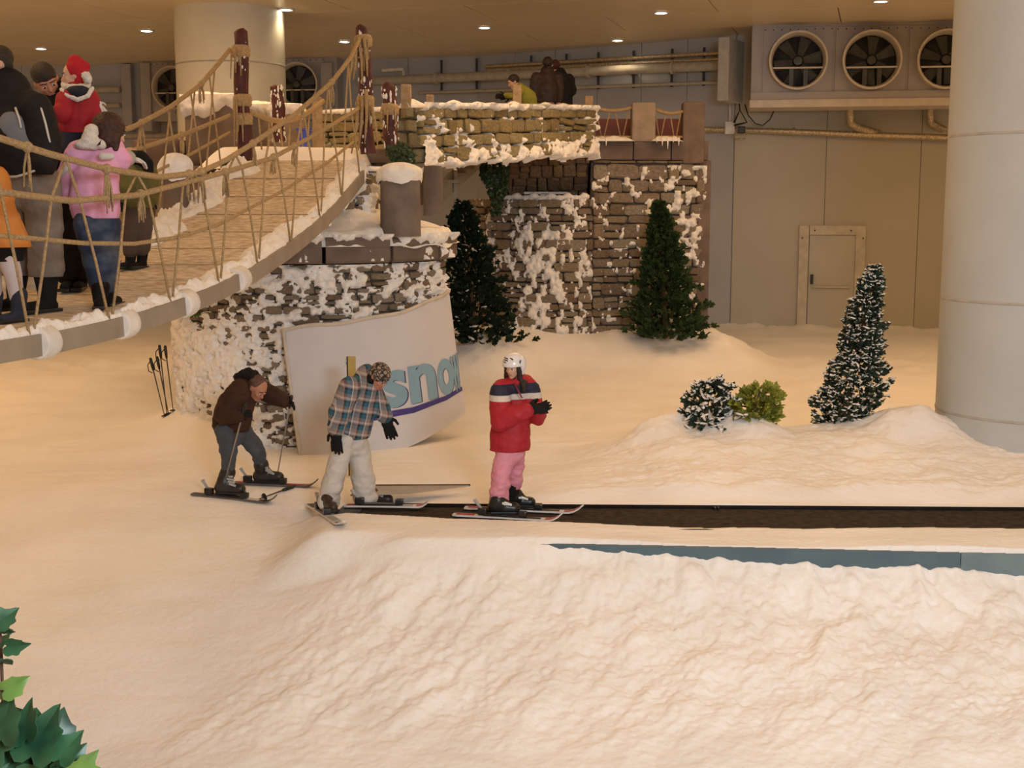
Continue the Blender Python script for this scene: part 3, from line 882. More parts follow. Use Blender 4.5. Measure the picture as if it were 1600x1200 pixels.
def bollard(name, label, xc, ytop, ybot, wpx, Y, mat, snow=True, cat='post', sq=False, group=None, capk=1.0):
    p = px(xc, ybot, Y); top = zat(ytop, Y); r = wpx / 2 * Y / FPX
    t = thing(name, p, label, cat, group)
    H = top - p.z
    if sq:
        obj('shaft', MB().bbox((p.x, p.y, p.z + H / 2), (2 * r, 2 * r, H), bev=r * 0.22), mat, t, smooth=False)
    else:
        obj('shaft', MB().lathe([(r * 1.02, -0.05), (r * 1.0, H * 0.5), (r * 0.98, H - 0.05), (r * 0.88, H - 0.01), (0.001, H)], p, n=28), mat, t, sharp=50)
    if snow:
        o = obj('snow_cap', lump_cap((p.x, p.y, top - 0.03), r * 1.12 * capk, 0.13 * capk, xc), SNOWC, t)
    return t
bollard('stone_bollard', 'stout grey-brown bollard with thick snow cap on the round tower ledge', 626, 268, 362, 62, 14.05, M('bollard_stone', (0.20, 0.158, 0.135), (0.14, 0.112, 0.096), scale=5, rough=0.9, bump=0.4))
bollard('stone_bollard', 'slimmer bare brown bollard at the shaded rim of the round tower', 677, 258, 330, 30, 14.75, BROWNST, snow=False)

# ================================================================== banner with lettering
BR = TR + 0.10
def banP(s, t):
    """s: arc metres from the tower front, t: 0 bottom..1 top"""
    s = np.asarray(s, float); t = np.asarray(t, float)
    r = BR + 0.06 + 0.20 * (1 - t) + 0.012 * fbm(s * 2.5, t * 2.0 + 4, octv=2)
    a = s / BR - math.pi / 2
    top = np.interp(s, [-0.55, 0.3, 0.9, 1.5, 2.1], [1.255, 1.375, 1.43, 1.53, 1.68]) + 0.012 * np.sin(s * 9)
    bot = np.interp(s, [-0.40, 0.3, 0.9, 1.5, 2.1], [-0.16, -0.13, -0.05, 0.12, 0.28])
    z = bot + (top - bot) * t
    return np.stack([TC.x + r * np.cos(a), TC.y + r * np.sin(a), z], -1)
def _sx_at(x, t):
    g = np.linspace(-1.6, 1.2, 500); xs = np.array([pj(banP(s, t))[0] for s in g])
    return float(np.interp(x, xs, g))
S1 = 2.05
SLT, SLB = _sx_at(440, 1.0), _sx_at(469, 0.0)
S0 = SLT
print('banner left', SLT, SLB)
def s_left(t): return SLB + (SLT - SLB) * t
ss = np.linspace(0, 1, 120); tt = np.linspace(0, 1, 40)
Sg, Tg = np.meshgrid(ss, tt, indexing='ij')
Sa = s_left(Tg) + (S1 - s_left(Tg)) * Sg
wrk = 0.012 * np.sin(Tg * 22 + Sa * 6) * sstep(0.35, 0.0, Sg) * fbm(Sa * 3, Tg * 6, octv=2)
Pb = banP(Sa, Tg); cen = np.array([TC.x, TC.y, 0]); Nb = Pb - cen; Nb[..., 2] = 0; Nb /= np.linalg.norm(Nb, axis=-1, keepdims=True)
Pb = Pb + Nb * wrk[..., None]
ban = thing('snow_banner', (TC.x, TC.y - BR, 0), 'white canvas banner reading snow wrapped round the tower foot', 'banner')
V1, Q1 = gridmesh(Pb); V2, Q2 = gridmesh(Pb - Nb * 0.02)
n1 = len(V1)
a_, b_ = Pb.shape[:2]; idx = np.arange(a_ * b_).reshape(a_, b_)
rim = np.concatenate([idx[:, 0], idx[-1, 1:], idx[-2::-1, -1], idx[0, -2:0:-1]])
rq = np.stack([rim, np.roll(rim, -1), np.roll(rim, -1) + n1, rim + n1], -1)
me = npmesh('canvas', np.concatenate([V1, V2]) - np.array(ban.location), np.concatenate([Q1, Q2[:, ::-1] + n1, rq]), M('banner_canvas', (0.60, 0.595, 0.63), (0.57, 0.565, 0.60), scale=3, rough=0.6, bump=0.05))
obj('canvas', me, None, ban)
hem = MB()
hem.tube([Vector(banP(s, 1.0)) for s in np.linspace(S0, S1, 60)], 0.022, n=6)
obj('top_hem', hem, M('banner_hem', (0.62, 0.56, 0.48), rough=0.8), ban)
hem = MB(); hem.tube([Vector(banP(s_left(t) + 0.02, t)) + Vector((0, -0.005, 0)) for t in np.linspace(0, 1, 30)], 0.018, n=6)
obj('side_hem', hem, MATS['banner_hem'], ban)
def banner_flat(name, verts2, faces, mat, off):
    """flat print: (s, h) with h metres above the banner's own baseline, laid on the canvas"""
    s = np.array([v[0] for v in verts2]); t = np.array([v[1] for v in verts2])
    P = banP(s, t); N = P - cen; N[:, 2] = 0; N /= np.linalg.norm(N, axis=1, keepdims=True)
    P = P + N * off
    mb = MB().add([tuple(p) for p in P], faces)
    return obj(name, mb, mat, ban, smooth=False, fix=False)
def text_tris(ch, bold=0.02):
    cu = bpy.data.curves.new('t', 'FONT'); cu.body = ch; cu.size = 1.0; cu.offset = bold; cu.resolution_u = 8
    o = bpy.data.objects.new('t', cu); COL.objects.link(o)
    dg = bpy.context.evaluated_depsgraph_get()
    me = bpy.data.meshes.new_from_object(o.evaluated_get(dg))
    bpy.data.objects.remove(o); bpy.data.curves.remove(cu)
    bm = bmesh.new(); bm.from_mesh(me)
    bmesh.ops.triangulate(bm, faces=bm.faces[:])
    for _ in range(2):
        bmesh.ops.subdivide_edges(bm, edges=[e for e in bm.edges if e.calc_length() > 0.12], cuts=1)
        bmesh.ops.triangulate(bm, faces=bm.faces[:])
    bm.verts.index_update()
    vs = [(v.co.x, v.co.y) for v in bm.verts]; fs = [tuple(v.index for v in f.verts) for f in bm.faces]
    bm.free(); bpy.data.meshes.remove(me)
    return vs, fs
LBLUE = M('print_light_blue', (0.22, 0.375, 0.49), (0.21, 0.36, 0.475), rough=0.6)
NAVY = M('print_navy', (0.035, 0.035, 0.15), rough=0.6)
INDIGO = M('print_indigo', (0.06, 0.045, 0.24), rough=0.6)
BASEL = [(560, 648), (596, 640), (637, 632), (679, 621), (705, 612), (722, 600)]
TOPL = [(560, 592), (596, 585), (637, 572), (679, 565), (705, 556), (722, 544)]
_ss = np.linspace(S0, S1, 400); _sx = np.array([pj(banP(s, 0.5))[0] for s in _ss])
_im = int(_sx.argmax())
def s_of(x): return float(np.interp(x, _sx[:_im + 1], _ss[:_im + 1]))
def t_of(s, y):
    y0, y1 = pj(banP(s, 0.0))[1], pj(banP(s, 1.0))[1]
    return (y - y0) / (y1 - y0)
LXL = [(560, 560)]
print('banner tangent px', _sx.max(), _ss[_im])
xe = min(720, _sx.max() - 0.6)
for ch, xa_, xb_ in (('s', 596, 634), ('n', 638, 678), ('o', 681, 704), ('w', 702, xe)):
    vs, fs = text_tris(ch, 0.035)
    xs = [v[0] for v in vs]; ys = [v[1] for v in vs]
    x0, x1, y0, y1 = min(xs), max(xs), min(ys), max(ys)
    for nm, mat, ds, dt, off in (('letter_shadow', NAVY, 0.016, -0.006, 0.004), ('letter', LBLUE, 0, 0, 0.008)):
        v2 = []
        sA, sB = s_of(xa_), s_of(xb_)
        for (x, y) in vs:
            s = sA + (x - x0) / (x1 - x0) * (sB - sA)
            xp = pj(banP(s, 0.5))[0]
            tb_, tt_ = t_of(s, interp(xp, BASEL)), t_of(s, interp(xp, TOPL))
            v2.append((s + ds, tb_ + (tt_ - tb_) * (y - y0) / (y1 - y0) + dt))
        banner_flat(nm, v2, fs, mat, off)
v2 = []; fs = []
for i, s in enumerate(np.linspace(s_of(572), s_of(xe), 60)):
    xp = pj(banP(s, 0.5))[0]; yb = interp(xp, [(572, 659), (640, 645), (690, 625), (722, 604)]); th = interp(xp, [(572, 11), (640, 9), (722, 6)])
    v2 += [(s, t_of(s, yb)), (s, t_of(s, yb - th))]
    if i: fs.append((2 * i - 2, 2 * i, 2 * i + 1, 2 * i - 1))
banner_flat('underline_stripe', v2, fs, INDIGO, 0.006)

# yellow padded post in front of the banner
yp = px(553, 766, 12.35)
t = thing('yellow_post', yp, 'yellow board post standing behind the plaid-jacketed skier', 'post')
ytop = zat(557, 12.35)
YEL = M('yellow_board', (0.50, 0.37, 0.10), (0.44, 0.32, 0.09), rough=0.6)
obj('board', MB().bbox((yp.x, yp.y, (yp.z + ytop) / 2 + 0.05), (0.075, 0.05, ytop - yp.z - 0.10), bev=0.006), YEL, t, smooth=False)
obj('edge_strip', MB().box((yp.x - 0.040, yp.y - 0.003, (yp.z + ytop) / 2 + 0.05), (0.012, 0.05, ytop - yp.z - 0.10)), BLACKP, t, smooth=False)
obj('hook', MB().tube([Vector((yp.x - 0.05, yp.y, ytop - 0.06)), Vector((yp.x - 0.08, yp.y, ytop - 0.09)), Vector((yp.x - 0.085, yp.y, ytop - 0.05)), Vector((yp.x - 0.06, yp.y, ytop - 0.02))], 0.012), CANVAS, t)
obj('foot', MB().bbox((yp.x, yp.y, yp.z + 0.05), (0.13, 0.13, 0.14), bev=0.02), GREYP, t, smooth=False)

# ================================================================== landing behind the tower
landing = thing('landing_platform', (-3.0, 17, 0), 'snow-covered stone landing at the head of the rope bridge', 'platform')
obj('slab', MB().prism([(-3.6, 15.0, 2.62), (-1.45, 15.0, 2.62), (-1.25, 16.2, 2.62), (-1.3, 19.4, 2.62), (-5.0, 19.4, 2.62), (-5.0, 16.8, 2.62)], (0, 0, 0.46)), BROWNST, landing, smooth=False)
obj('support', MB().box((-2.9, 17.6, 1.3), (1.0, 1.0, 2.7)), MORTAR, landing, smooth=False)
xs = np.linspace(-3.75, -1.6, 70); ys = np.linspace(14.3, 19, 80)
Xg, Yg = np.meshgrid(xs, ys, indexing='ij')
e = sstep(-3.8, -3.3, Xg) * sstep(-1.6, -1.85, Xg)
zz = 3.04 + (0.24 * sstep(14.3, 15.0, Yg) + 0.06 * sstep(15, 17, Yg) + 0.03 * fbm(Xg * 2, Yg * 2, octv=3)) * e - 0.12 * (1 - e)
V, Q = gridmesh(np.stack([Xg, Yg, zz], -1))
obj('snow_cover', npmesh('snow_cover', V - np.array(landing.location), Q[:, ::-1], SNOW), None, landing)
# brown boulders with snow behind the tall post
def boulder(name, label, x0, x1, y0, y1, Y, depth, mat, snow=True, cat='rock', group=None):
    p0, p1 = px(x0, y1, Y), px(x1, y0, Y)
    c = (p0 + p1) / 2; w = p1.x - p0.x; h = p1.z - p0.z
    t = thing(name, (c.x, c.y, p0.z), label, cat, group)
    obj('block', MB().bbox((c.x, c.y + depth / 2, c.z), (w, depth, h), bev=min(w, h) * 0.16), mat, t, sharp=60)
    if snow:
        L = Lin((p0.x, Y, p0.z + h * 0.35), (p1.x, Y, p0.z + h * 0.35), (p0.x, Y, p1.z + 0.02), (p1.x, Y, p1.z + 0.02))
        snow_shell(t, L, 0, L.L, 0, L.H, 0.025, 0.10, lambda U, Z: 0.45 - 1.1 * sstep(L.H * 0.45, L.H, Z), 3.5, 2.0, seed=x0 * 0.01)
        xs = np.linspace(p0.x - 0.03, p1.x + 0.03, 34); ys = np.linspace(Y - 0.05, Y + depth, 18)
        Xg, Yg = np.meshgrid(xs, ys, indexing='ij')
        e = sstep(0, 0.10, Xg - xs[0]) * sstep(0, 0.10, xs[-1] - Xg) * sstep(0, 0.08, Yg - ys[0])
        V, Q = gridmesh(np.stack([Xg, Yg, p1.z - 0.05 + e * (0.11 + 0.05 * fbm(Xg * 4, Yg * 4, octv=3))], -1))
        o = obj('snow_top', npmesh('snow_top', V - np.array(wloc(t)), Q[:, ::-1], SNOWC), None, t)
    return t
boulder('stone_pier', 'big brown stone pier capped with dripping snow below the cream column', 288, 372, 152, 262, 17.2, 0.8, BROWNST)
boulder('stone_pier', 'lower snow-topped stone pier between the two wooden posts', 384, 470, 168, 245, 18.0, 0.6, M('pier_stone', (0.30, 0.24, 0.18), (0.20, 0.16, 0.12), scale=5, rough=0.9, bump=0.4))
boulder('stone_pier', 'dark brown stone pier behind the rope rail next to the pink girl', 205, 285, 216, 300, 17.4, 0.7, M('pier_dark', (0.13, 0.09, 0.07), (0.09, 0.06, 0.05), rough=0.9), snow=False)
# rear parapet of the landing
rp = thing('rear_parapet', px(575, 235, 19.2), 'golden stone parapet behind the bridge head and blue bin', 'parapet')
ra0, rb0, ra1, rb1 = px(498, 240, 19.2), px(655, 240, 18.6), px(498, 176, 19.2), px(655, 168, 18.6)
LR = Lin(ra0, rb0, ra1, rb1)
obj('core', MB().prism([ra0 + Vector((0, .06, 0)), rb0 + Vector((0, .06, 0)), rb1 + Vector((0, .06, 0)), ra1 + Vector((0, .06, 0))], (0, 0.25, 0)), MORTAR, rp, smooth=False)
masonry(rp, LR, 0, LR.L, 0, LR.H, (0.13, 0.2), (0.25, 0.5), STG, depth=0.1, seed=21)
snow_shell(rp, LR, 0, LR.L, 0, LR.H + 0.03, 0.025, 0.07, lambda U, Z: 0.30 - 0.9 * sstep(LR.H * 0.86, LR.H, Z) - 0.4 * sstep(0.15, 0, Z), 4, 4, seed=4.4)
bb = px(476, 232, 17.5)
bin_ = thing('blue_bin', bb, 'bright blue bin standing on the snow landing', 'bin')
BL = M('blue_plastic', (0.06, 0.09, 0.62), (0.05, 0.075, 0.55), rough=0.4)
obj('bin_body', MB().lathe([(0.070, 0), (0.092, 0.24), (0.001, 0.24)], bb, n=20), BL, bin_, sharp=40)
obj('bin_rim', MB().lathe([(0.10, 0.235), (0.112, 0.24), (0.112, 0.262), (0.10, 0.262)], bb, n=20, closed=True), BL, bin_, sharp=40)

# ================================================================== stone footbridge
FA, FB = (650, 15.6), (926, 20.5)
fb = thing('stone_footbridge', px(780, 250, 18.0), 'golden rubble stone footbridge parapet with snow along its foot', 'footbridge')
ta, tb = px(650, 168, 15.6), px(926, 171, 20.5)
ba, bb_ = px(650, 256, 15.6), px(926, 239, 20.5)
LF = Lin(ba, bb_, ta, tb)
dv = Vector((-LF.n.x, -LF.n.y, 0)).normalized()
obj('core', MB().prism([p + dv * 0.06 for p in (ba, bb_, tb, ta)], dv * 0.26), MORTAR, fb, smooth=False)
masonry(fb, LF, 0, LF.L, 0, LF.H, (0.13, 0.22), (0.22, 0.46), STG, depth=0.11, seed=33, gap=0.02)
LE = Lin(ba + dv * 0.30, ba, ta + dv * 0.30, ta)
LE.n = Vector((-1, -0.45, 0)).normalized()
masonry(fb, LE, 0, LE.L, 0, LE.H, (0.13, 0.22), (0.2, 0.3), STG, depth=0.1, seed=34)
snow_shell(fb, LF, 0, LF.L, -0.11, LF.H + 0.05, 0.021, 0.10, lambda U, Z: 0.27 + 0.75 * sstep(0.0, -0.11, Z) - 0.55 * sstep(0.32, 0.0, Z) - 0.6 * sstep(LF.H - 0.06, LF.H + 0.03, Z) - 0.35 * sstep(LF.L - 0.25, LF.L, U) - 0.25 * sstep(1.0, 0.0, U), 6.5, 7.0, seed=6.6)
# walkway slab and its far side
w0, w1 = ba + Vector((0, 0, 0.02)), bb_ + Vector((0, 0, 0.02))
obj('walkway', MB().prism([w0 + dv * 0.1, w1 + dv * 0.1, w1 + dv * 1.7, w0 + dv * 1.7], (0, 0, 0.16)), BROWNST, fb, smooth=False)
snowtop = MB()
obj('coping_snow', snowtop.tube([ta.lerp(tb, k) + dv * 0.16 + Vector((0, 0, 0.0 + 0.02 * math.sin(k * 37))) for k in np.linspace(0, 1, 50)], [0.075 + 0.02 * math.sin(k * 61) for k in np.linspace(0, 1, 50)], n=8), SNOWC, fb)
# small timber stumps along the parapet
for (xx, y0, y1, w, lab) in ((635, 132, 172, 15, 'frosted timber stump where the stone parapet begins'), (672, 148, 168, 11, 'small timber stump at the start of the stone parapet'),
                        (808, 133, 172, 13, 'snowy timber stump in front of the green-jacketed child'), (920, 150, 174, 12, 'timber stump at the end of the stone parapet')):
    k = (xx - 650) / 276; Y = interp(k, [(0, 15.6), (1, 20.5)]) + 0.1
    bollard('timber_stump', lab, xx, y0, y1, w, Y, M('stump_timber', (0.42, 0.30, 0.18), (0.28, 0.2, 0.12), scale=12, rough=0.9, bump=0.4), snow=False, sq=True)

# ================================================================== far stone tower
FY = 20.55
plan = [(-0.75, 22.6), (-0.62, 21.8), (-0.42, 21.15), (-0.12, 20.72), (0.3, 20.48), (0.75, 20.42), (1.2, 20.55), (1.5, 20.68), (2.2, 20.78), (3.12, 20.9)]
plan2 = []
for i in range(len(plan) - 1):
    for k in np.linspace(0, 1, 6)[:-1]:
        plan2.append((plan[i][0] + (plan[i + 1][0] - plan[i][0]) * k, plan[i][1] + (plan[i + 1][1] - plan[i][1]) * k))
plan2.append(plan[-1])
PT = Poly(plan2)
uJ = float(np.interp(1.28, PT.p[:, 0], PT.s))        # where the drum meets the tall wall
zTop = zat(250, 20.75); zDrum = zat(311, 20.6)
ft = thing('far_stone_tower', (1.2, 21.5, 0.2), 'rubble stone tower wall at the far side with recess under the footbridge', 'tower')
def cut(u0, u1, off=0.06):
    us = np.linspace(u0, u1, 30)
    P, N = PT.grid(us, us * 0)
    return [(p[0] - n[0] * off, p[1] - n[1] * off) for p, n in zip(P, N)]
lo = cut(0, uJ); hi = cut(uJ, PT.L)
obj('drum_core', MB().prism([(x, y, -0.2) for x, y in lo] + [(1.28, 23, -0.2), (-0.6, 23, -0.2)], (0, 0, zDrum + 0.2)), MORTAR, ft, smooth=False)
obj('wall_core', MB().prism([(x, y, -0.2) for x, y in hi] + [(3.30, 23.2, -0.2), (1.28, 23.2, -0.2)], (0, 0, zTop + 0.2)), BROWNST, ft, smooth=False)
PTm = PT
n1_ = masonry(ft, PT, 0.35, uJ, 0.25, zDrum, (0.10, 0.185), (0.18, 0.42), STV, depth=0.10, seed=51)
n2_ = masonry(ft, PT, uJ, PT.L - 0.02, 0.25, zTop, (0.12, 0.26), (0.2, 0.46), STV, depth=0.10, seed=52)
print('far tower stones', n1_, n2_)
PTo = Poly([(x, y - 0.06) for x, y in plan2])
def thrF(U, Z):
    t = 0.24 + 0 * U
    t = t - 0.26 * sstep(0.55, 0.2, np.abs(U - (uJ - 0.9))) * sstep(2.5, 2.1, Z) * sstep(0.3, 0.8, Z)
    t = t - 0.3 * sstep(0.65, 0.35, Z)
    t = t + 0.12 * sstep(uJ - 0.2, uJ + 0.1, U) * sstep(1.5, 1.0, U - uJ)
    t = t - 0.10 * sstep(1.1, 1.6, U - uJ)
    return t
snow_shell(ft, PTo, 0.4, uJ, 0.2, zDrum, 0.018, 0.05, thrF, 13, 8.0, seed=9.9)
snow_shell(ft, PTo, uJ, PT.L, 0.2, zTop - 0.1, 0.018, 0.05, thrF, 11, 9, seed=12.9)
# recess: back wall and sloping vault stones
vA, vB = px(792, 311, 21.35), px(918, 311, 21.25)
vA1, vB1 = px(797, 247, 20.75), px(922, 240, 20.55)
LV = Lin(vA, vB, vA1, vB1)
obj('vault_core', MB().prism([p + Vector((0, 0.10, 0.06)) for p in (vA, vB, vB1, vA1)], (0, 0.5, 0.1)), MORTAR, ft, smooth=False)
masonry(ft, LV, 0, LV.L, 0, LV.H, (0.2, 0.34), (0.16, 0.3), [stone_variant(80 + i, M('stone_vault', (0.40, 0.31, 0.22), (0.24, 0.18, 0.13), scale=6, rough=0.9, bump=0.5, rnd=[(0.6, 0.5, 0.42), (1, 0.9, 0.75), (0.5, 0.4, 0.35), (0.95, 0.85, 0.6)])) for i in range(4)], depth=0.14, seed=55)
obj('ledge_snow', MB().tube([Vector((x, interp(x, [(p[0], p[1]) for p in plan]) + 0.05, zDrum + 0.02 + 0.02 * math.sin(x * 23))) for x in np.linspace(-0.35, 1.22, 40)], [0.055 + 0.015 * math.sin(i * 1.9) for i in range(40)], n=8), SNOWC, ft)
ib = px(853, 305, 20.75)
ibm = MB().box(ib + Vector((0, 0, 0.035)), (0.70, 0.10, 0.035)).box(ib + Vector((0.02, 0, 0)), (0.22, 0.10, 0.05)).box(ib + Vector((0, 0, -0.035)), (0.5, 0.10, 0.035))
tag(obj('steel_bracket', ibm, M('bracket_white', (0.62, 0.62, 0.62), rough=0.5), smooth=False), 'pale steel bracket lying on the ledge under the footbridge', 'bracket')
# parapet blocks and posts on top
ptop = zat(219, 20.7)
pw = (3.14 - 1.30) / 3
for k in range(3):
    xa = 1.30 + k * pw
    obj('parapet_block', MB().bbox((xa + pw / 2, interp(xa + pw / 2, [(p[0], p[1]) for p in plan]) + 0.10, (zTop + ptop) / 2), (pw - 0.012, 0.34, ptop - zTop), (0, 0, 0.1), bev=0.02), BROWNST, ft, sharp=30)
bollard('stone_post', 'pale brown round-edged post between two rope panels on the far tower', 1004, 161, 222, 36, 20.85, M('post_stone', (0.33, 0.26, 0.205), (0.26, 0.205, 0.16), scale=5, rough=0.9, bump=0.3), snow=False, sq=True)
bollard('stone_post', 'dark brown corner post at the outer edge of the far tower', 1081, 160, 256, 33, 20.95, M('post_dark', (0.19, 0.14, 0.11), (0.14, 0.105, 0.082), scale=5, rough=0.9, bump=0.3), snow=False, sq=True)
cp = px(1086, 380, 21.0)
obj('corner_pilaster', MB().bbox((3.10, 20.98, (zTop + 0.2) / 2), (0.20, 0.30, zTop - 0.2), bev=0.03), MATS['stone_brown_block'], ft, sharp=30)
def rope_panel(label, xa, xb, ya, yb, Y, pts_bottom):
    A, B = px(xa, ya, Y), px(xb, yb, Y)
    t = thing('rope_railing', (A + B) / 2, label, 'rope')
    top = [A.lerp(B, k) - Vector((0, 0, 0.05 * math.sin(k * math.pi))) for k in np.linspace(0, 1, 12)]
    obj('top_rope', MB().tube(top, 0.028, n=8), ROPE, t)
    zb = zat(214, Y)
    obj('bottom_rope', MB().tube([Vector((p.x, p.y, zb)) for p in top], 0.022, n=8), ROPE, t)
    for i in range(pts_bottom):
        k0, k1 = i / pts_bottom, (i + 1) / pts_bottom
        for (ku, kl) in ((k0 + 0.05, (k0 + k1) / 2 - 0.05), (k1 - 0.08, (k0 + k1) / 2 + 0.02)):
            p = A.lerp(B, ku); q = A.lerp(B, kl)
            obj('lacing', MB().tube([p - Vector((0, 0, 0.05 * math.sin(ku * math.pi))), Vector((q.x, q.y, zb))], 0.011, n=6), ROPE, t)
    return t
rope_panel('sagging rope panel between stone parapet and pale post', 928, 988, 168, 168, 20.8, 2)
rope_panel('short rope panel between the pale post and dark corner post', 1021, 1068, 170, 174, 20.85, 2)
rb = MB().bbox(px(1000, 203, 21.6) , (1.75, 0.08, 0.36), bev=0.01)
tag(obj('red_board', rb, M('red_board_paint', (0.20, 0.055, 0.035), (0.16, 0.045, 0.03), rough=0.6), smooth=False), 'dark red board behind the rope panels on the far tower', 'board')
for (xx, w, lab) in ((958, 66, 'snow pad lying along the parapet under the first rope panel'), (1042, 48, 'snow pad with icicles beside the dark corner post')):
    c = px(xx, 217, 20.62)
    xs = np.linspace(-1, 1, 40); ys = np.linspace(-1, 1, 14)
    Xg, Yg = np.meshgrid(xs, ys, indexing='ij')
    e = np.clip(1 - np.abs(Xg) ** 4, 0, 1) * np.clip(1 - Yg ** 4, 0, 1)
    hw = w * 20.6 / FPX / 2
    V, Q = gridmesh(np.stack([c.x + Xg * hw, c.y + 0.06 + Yg * 0.2, c.z - 0.04 + e * (0.07 + 0.05 * fbm(Xg * 4 + xx, Yg * 2, octv=3))], -1))
    t = thing('snow_pad', c, lab, 'snow')
    obj('snow_top', npmesh('snow_top', V - np.array(wloc(t)), Q[:, ::-1], SNOWC), None, t)
    for k in range(5 if xx > 1000 else 2):
        p = Vector((c.x + hw * (-0.7 + 0.35 * k), c.y - 0.13, c.z))
        obj('icicle', MB().cone(p, 0.018, p - Vector((0, 0, 0.06 + 0.05 * ((k * 7) % 3))), 0.004, n=6), SNOWC, t)

# stair flight in the shadow under the footbridge
sa_, sb_ = px(690, 312, 19.5), px(772, 238, 21.0)
st = thing('stair_flight', sa_, 'pale stair flight seen in the gap under the footbridge', 'stairs')
dirv = (sb_ - sa_)
STM = M('stair_paint', (0.44, 0.36, 0.26), (0.40, 0.33, 0.24), rough=0.6)
obj('stringer', MB().prism([sa_, sb_, sb_ + Vector((0, 0, 0.30)), sa_ + Vector((0, 0, 0.30))], (0.05, 0.08, 0)), STM, st, smooth=False)
for k in range(7):
    p = sa_ + dirv * (k + 0.5) / 7 + Vector((0.05, 0.5, 0.22))
    obj('tread', MB().box(p, (0.30, 0.95, 0.05)), STM, st, smooth=False)
obj('upright', MB().box(px(712, 275, 19.8), (0.06, 0.06, 1.6)), STM, st, smooth=False)
# ================================================================== rope bridge
def deck_z(Y): return 1.88 + (0.028 if Y > 7.7 else 0.02) * (Y - 7.7) ** 2
EDGE = [(0, 512), (60, 510), (130, 503), (190, 492), (240, 475), (300, 455), (340, 438), (370, 420), (420, 392), (470, 360), (520, 318), (550, 280), (565, 255)]
ey = [e[1] for e in EDGE][::-1]; ex = [e[0] for e in EDGE][::-1]
Ys, Xs = [], []
for Y in np.arange(8.2, 14.21, 0.25):
    _, yy = pj((-2.2, Y, deck_z(Y)))
    xx = float(np.interp(yy, ey, ex))
    Ys.append(Y); Xs.append(px(xx, yy, Y).x)
cf = np.polyfit(Ys, Xs, 3)
def XR(Y):
    if Y < 8.4:
        s = np.polyval(np.polyder(cf), 8.4); return float(np.polyval(cf, 8.4) + s * (Y - 8.4))
    return float(np.polyval(cf, Y))
DW = 1.45
def XL(Y): return XR(Y) - DW
Y0, Y1 = 6.2, 14.35
rb_ = thing('rope_bridge', (-3.3, 10, 0), 'sagging rope bridge with matted deck boards and rope net rails', 'bridge')
# deck boards
st_ = 0.60
k = 0
Yc = Y1
while Yc - st_ > Y0:
    ya, yb = Yc - st_ + 0.024, Yc
    mb = MB(); nseg = 4
    top = []; 
    for i in range(nseg + 1):
        y = ya + (yb - ya) * i / nseg
        top.append((y, deck_z(y)))
    vs = []
    for (y, z) in top:
        vs += [(XL(y), y, z), (XR(y), y, z), (XR(y), y, z - 0.045), (XL(y), y, z - 0.045)]
    fs = []
    for i in range(nseg):
        a = i * 4; b = a + 4
        for q in range(4): fs.append((a + q, a + (q + 1) % 4, b + (q + 1) % 4, b + q))
    fs += [(0, 1, 2, 3), (nseg * 4 + 3, nseg * 4 + 2, nseg * 4 + 1, nseg * 4)]
    mb.add(vs, fs)
    obj('deck_board', mb, DECKM, rb_, smooth=False)
    obj('gap_shade_strip', MB().box(((XL(ya) + XR(ya)) / 2, ya - 0.008, deck_z(ya) - 0.024), (DW - 0.06, 0.03, 0.04), (math.atan(0.056 * (ya - 7.7)), 0, 0)), M('gap_shade', (0.10, 0.075, 0.05), rough=0.9), rb_, smooth=False)  # dark strip added between boards, its colour stands in for shade in the gap
    Yc -= st_
# side beams (pipe-like timber lengths) with cloth lashings at the joints
jY = [14.1]
for xx in (372, 287, 192, 66):
    # joint where the photo shows the lashing
    best = min(np.arange(6.3, 13, 0.02), key=lambda Y: abs(pj((XR(Y), Y, deck_z(Y)))[0] - xx)); jY.append(float(best))
jY.append(6.25)
for side, fx in (('R', XR), ('L', XL)):
    for a, b in zip(jY[1:], jY[:-1]):
        n_ = 8
        pts = [(fx(y) + (0.0 if side == 'R' else 0.0), y, deck_z(y) - 0.075) for y in np.linspace(a + 0.02, b - 0.02, n_)]
        mb = MB(); vs = []; fs = []
        for (x, y, z) in pts:
            vs += [(x - 0.05, y, z - 0.075), (x + 0.05, y, z - 0.075), (x + 0.05, y, z + 0.06), (x - 0.05, y, z + 0.06)]
        for i in range(n_ - 1):
            p, q = i * 4, i * 4 + 4
            for r in range(4): fs.append((p + r, p + (r + 1) % 4, q + (r + 1) % 4, q + r))
        fs += [(0, 1, 2, 3), (n_ * 4 - 1, n_ * 4 - 2, n_ * 4 - 3, n_ * 4 - 4)]
        obj('side_beam', mb.add(vs, fs), BEAMM, rb_, smooth=False)
    for y in jY[1:-1]:
        c = Vector((fx(y), y, deck_z(y) - 0.075))
        s = (deck_z(y + 0.05) - deck_z(y - 0.05)) / 0.1
        ax = Vector((fx(y + 0.1) - fx(y - 0.1), 0.2, s * 0.2))
        obj('lashing', MB().lathe([(0.085, -0.08), (0.104, -0.07), (0.094, -0.055), (0.106, -0.035), (0.096, -0.015), (0.108, 0.01), (0.096, 0.03), (0.104, 0.055), (0.08, 0.07)], c, ax, n=20, closed=False), CANVAS, rb_)
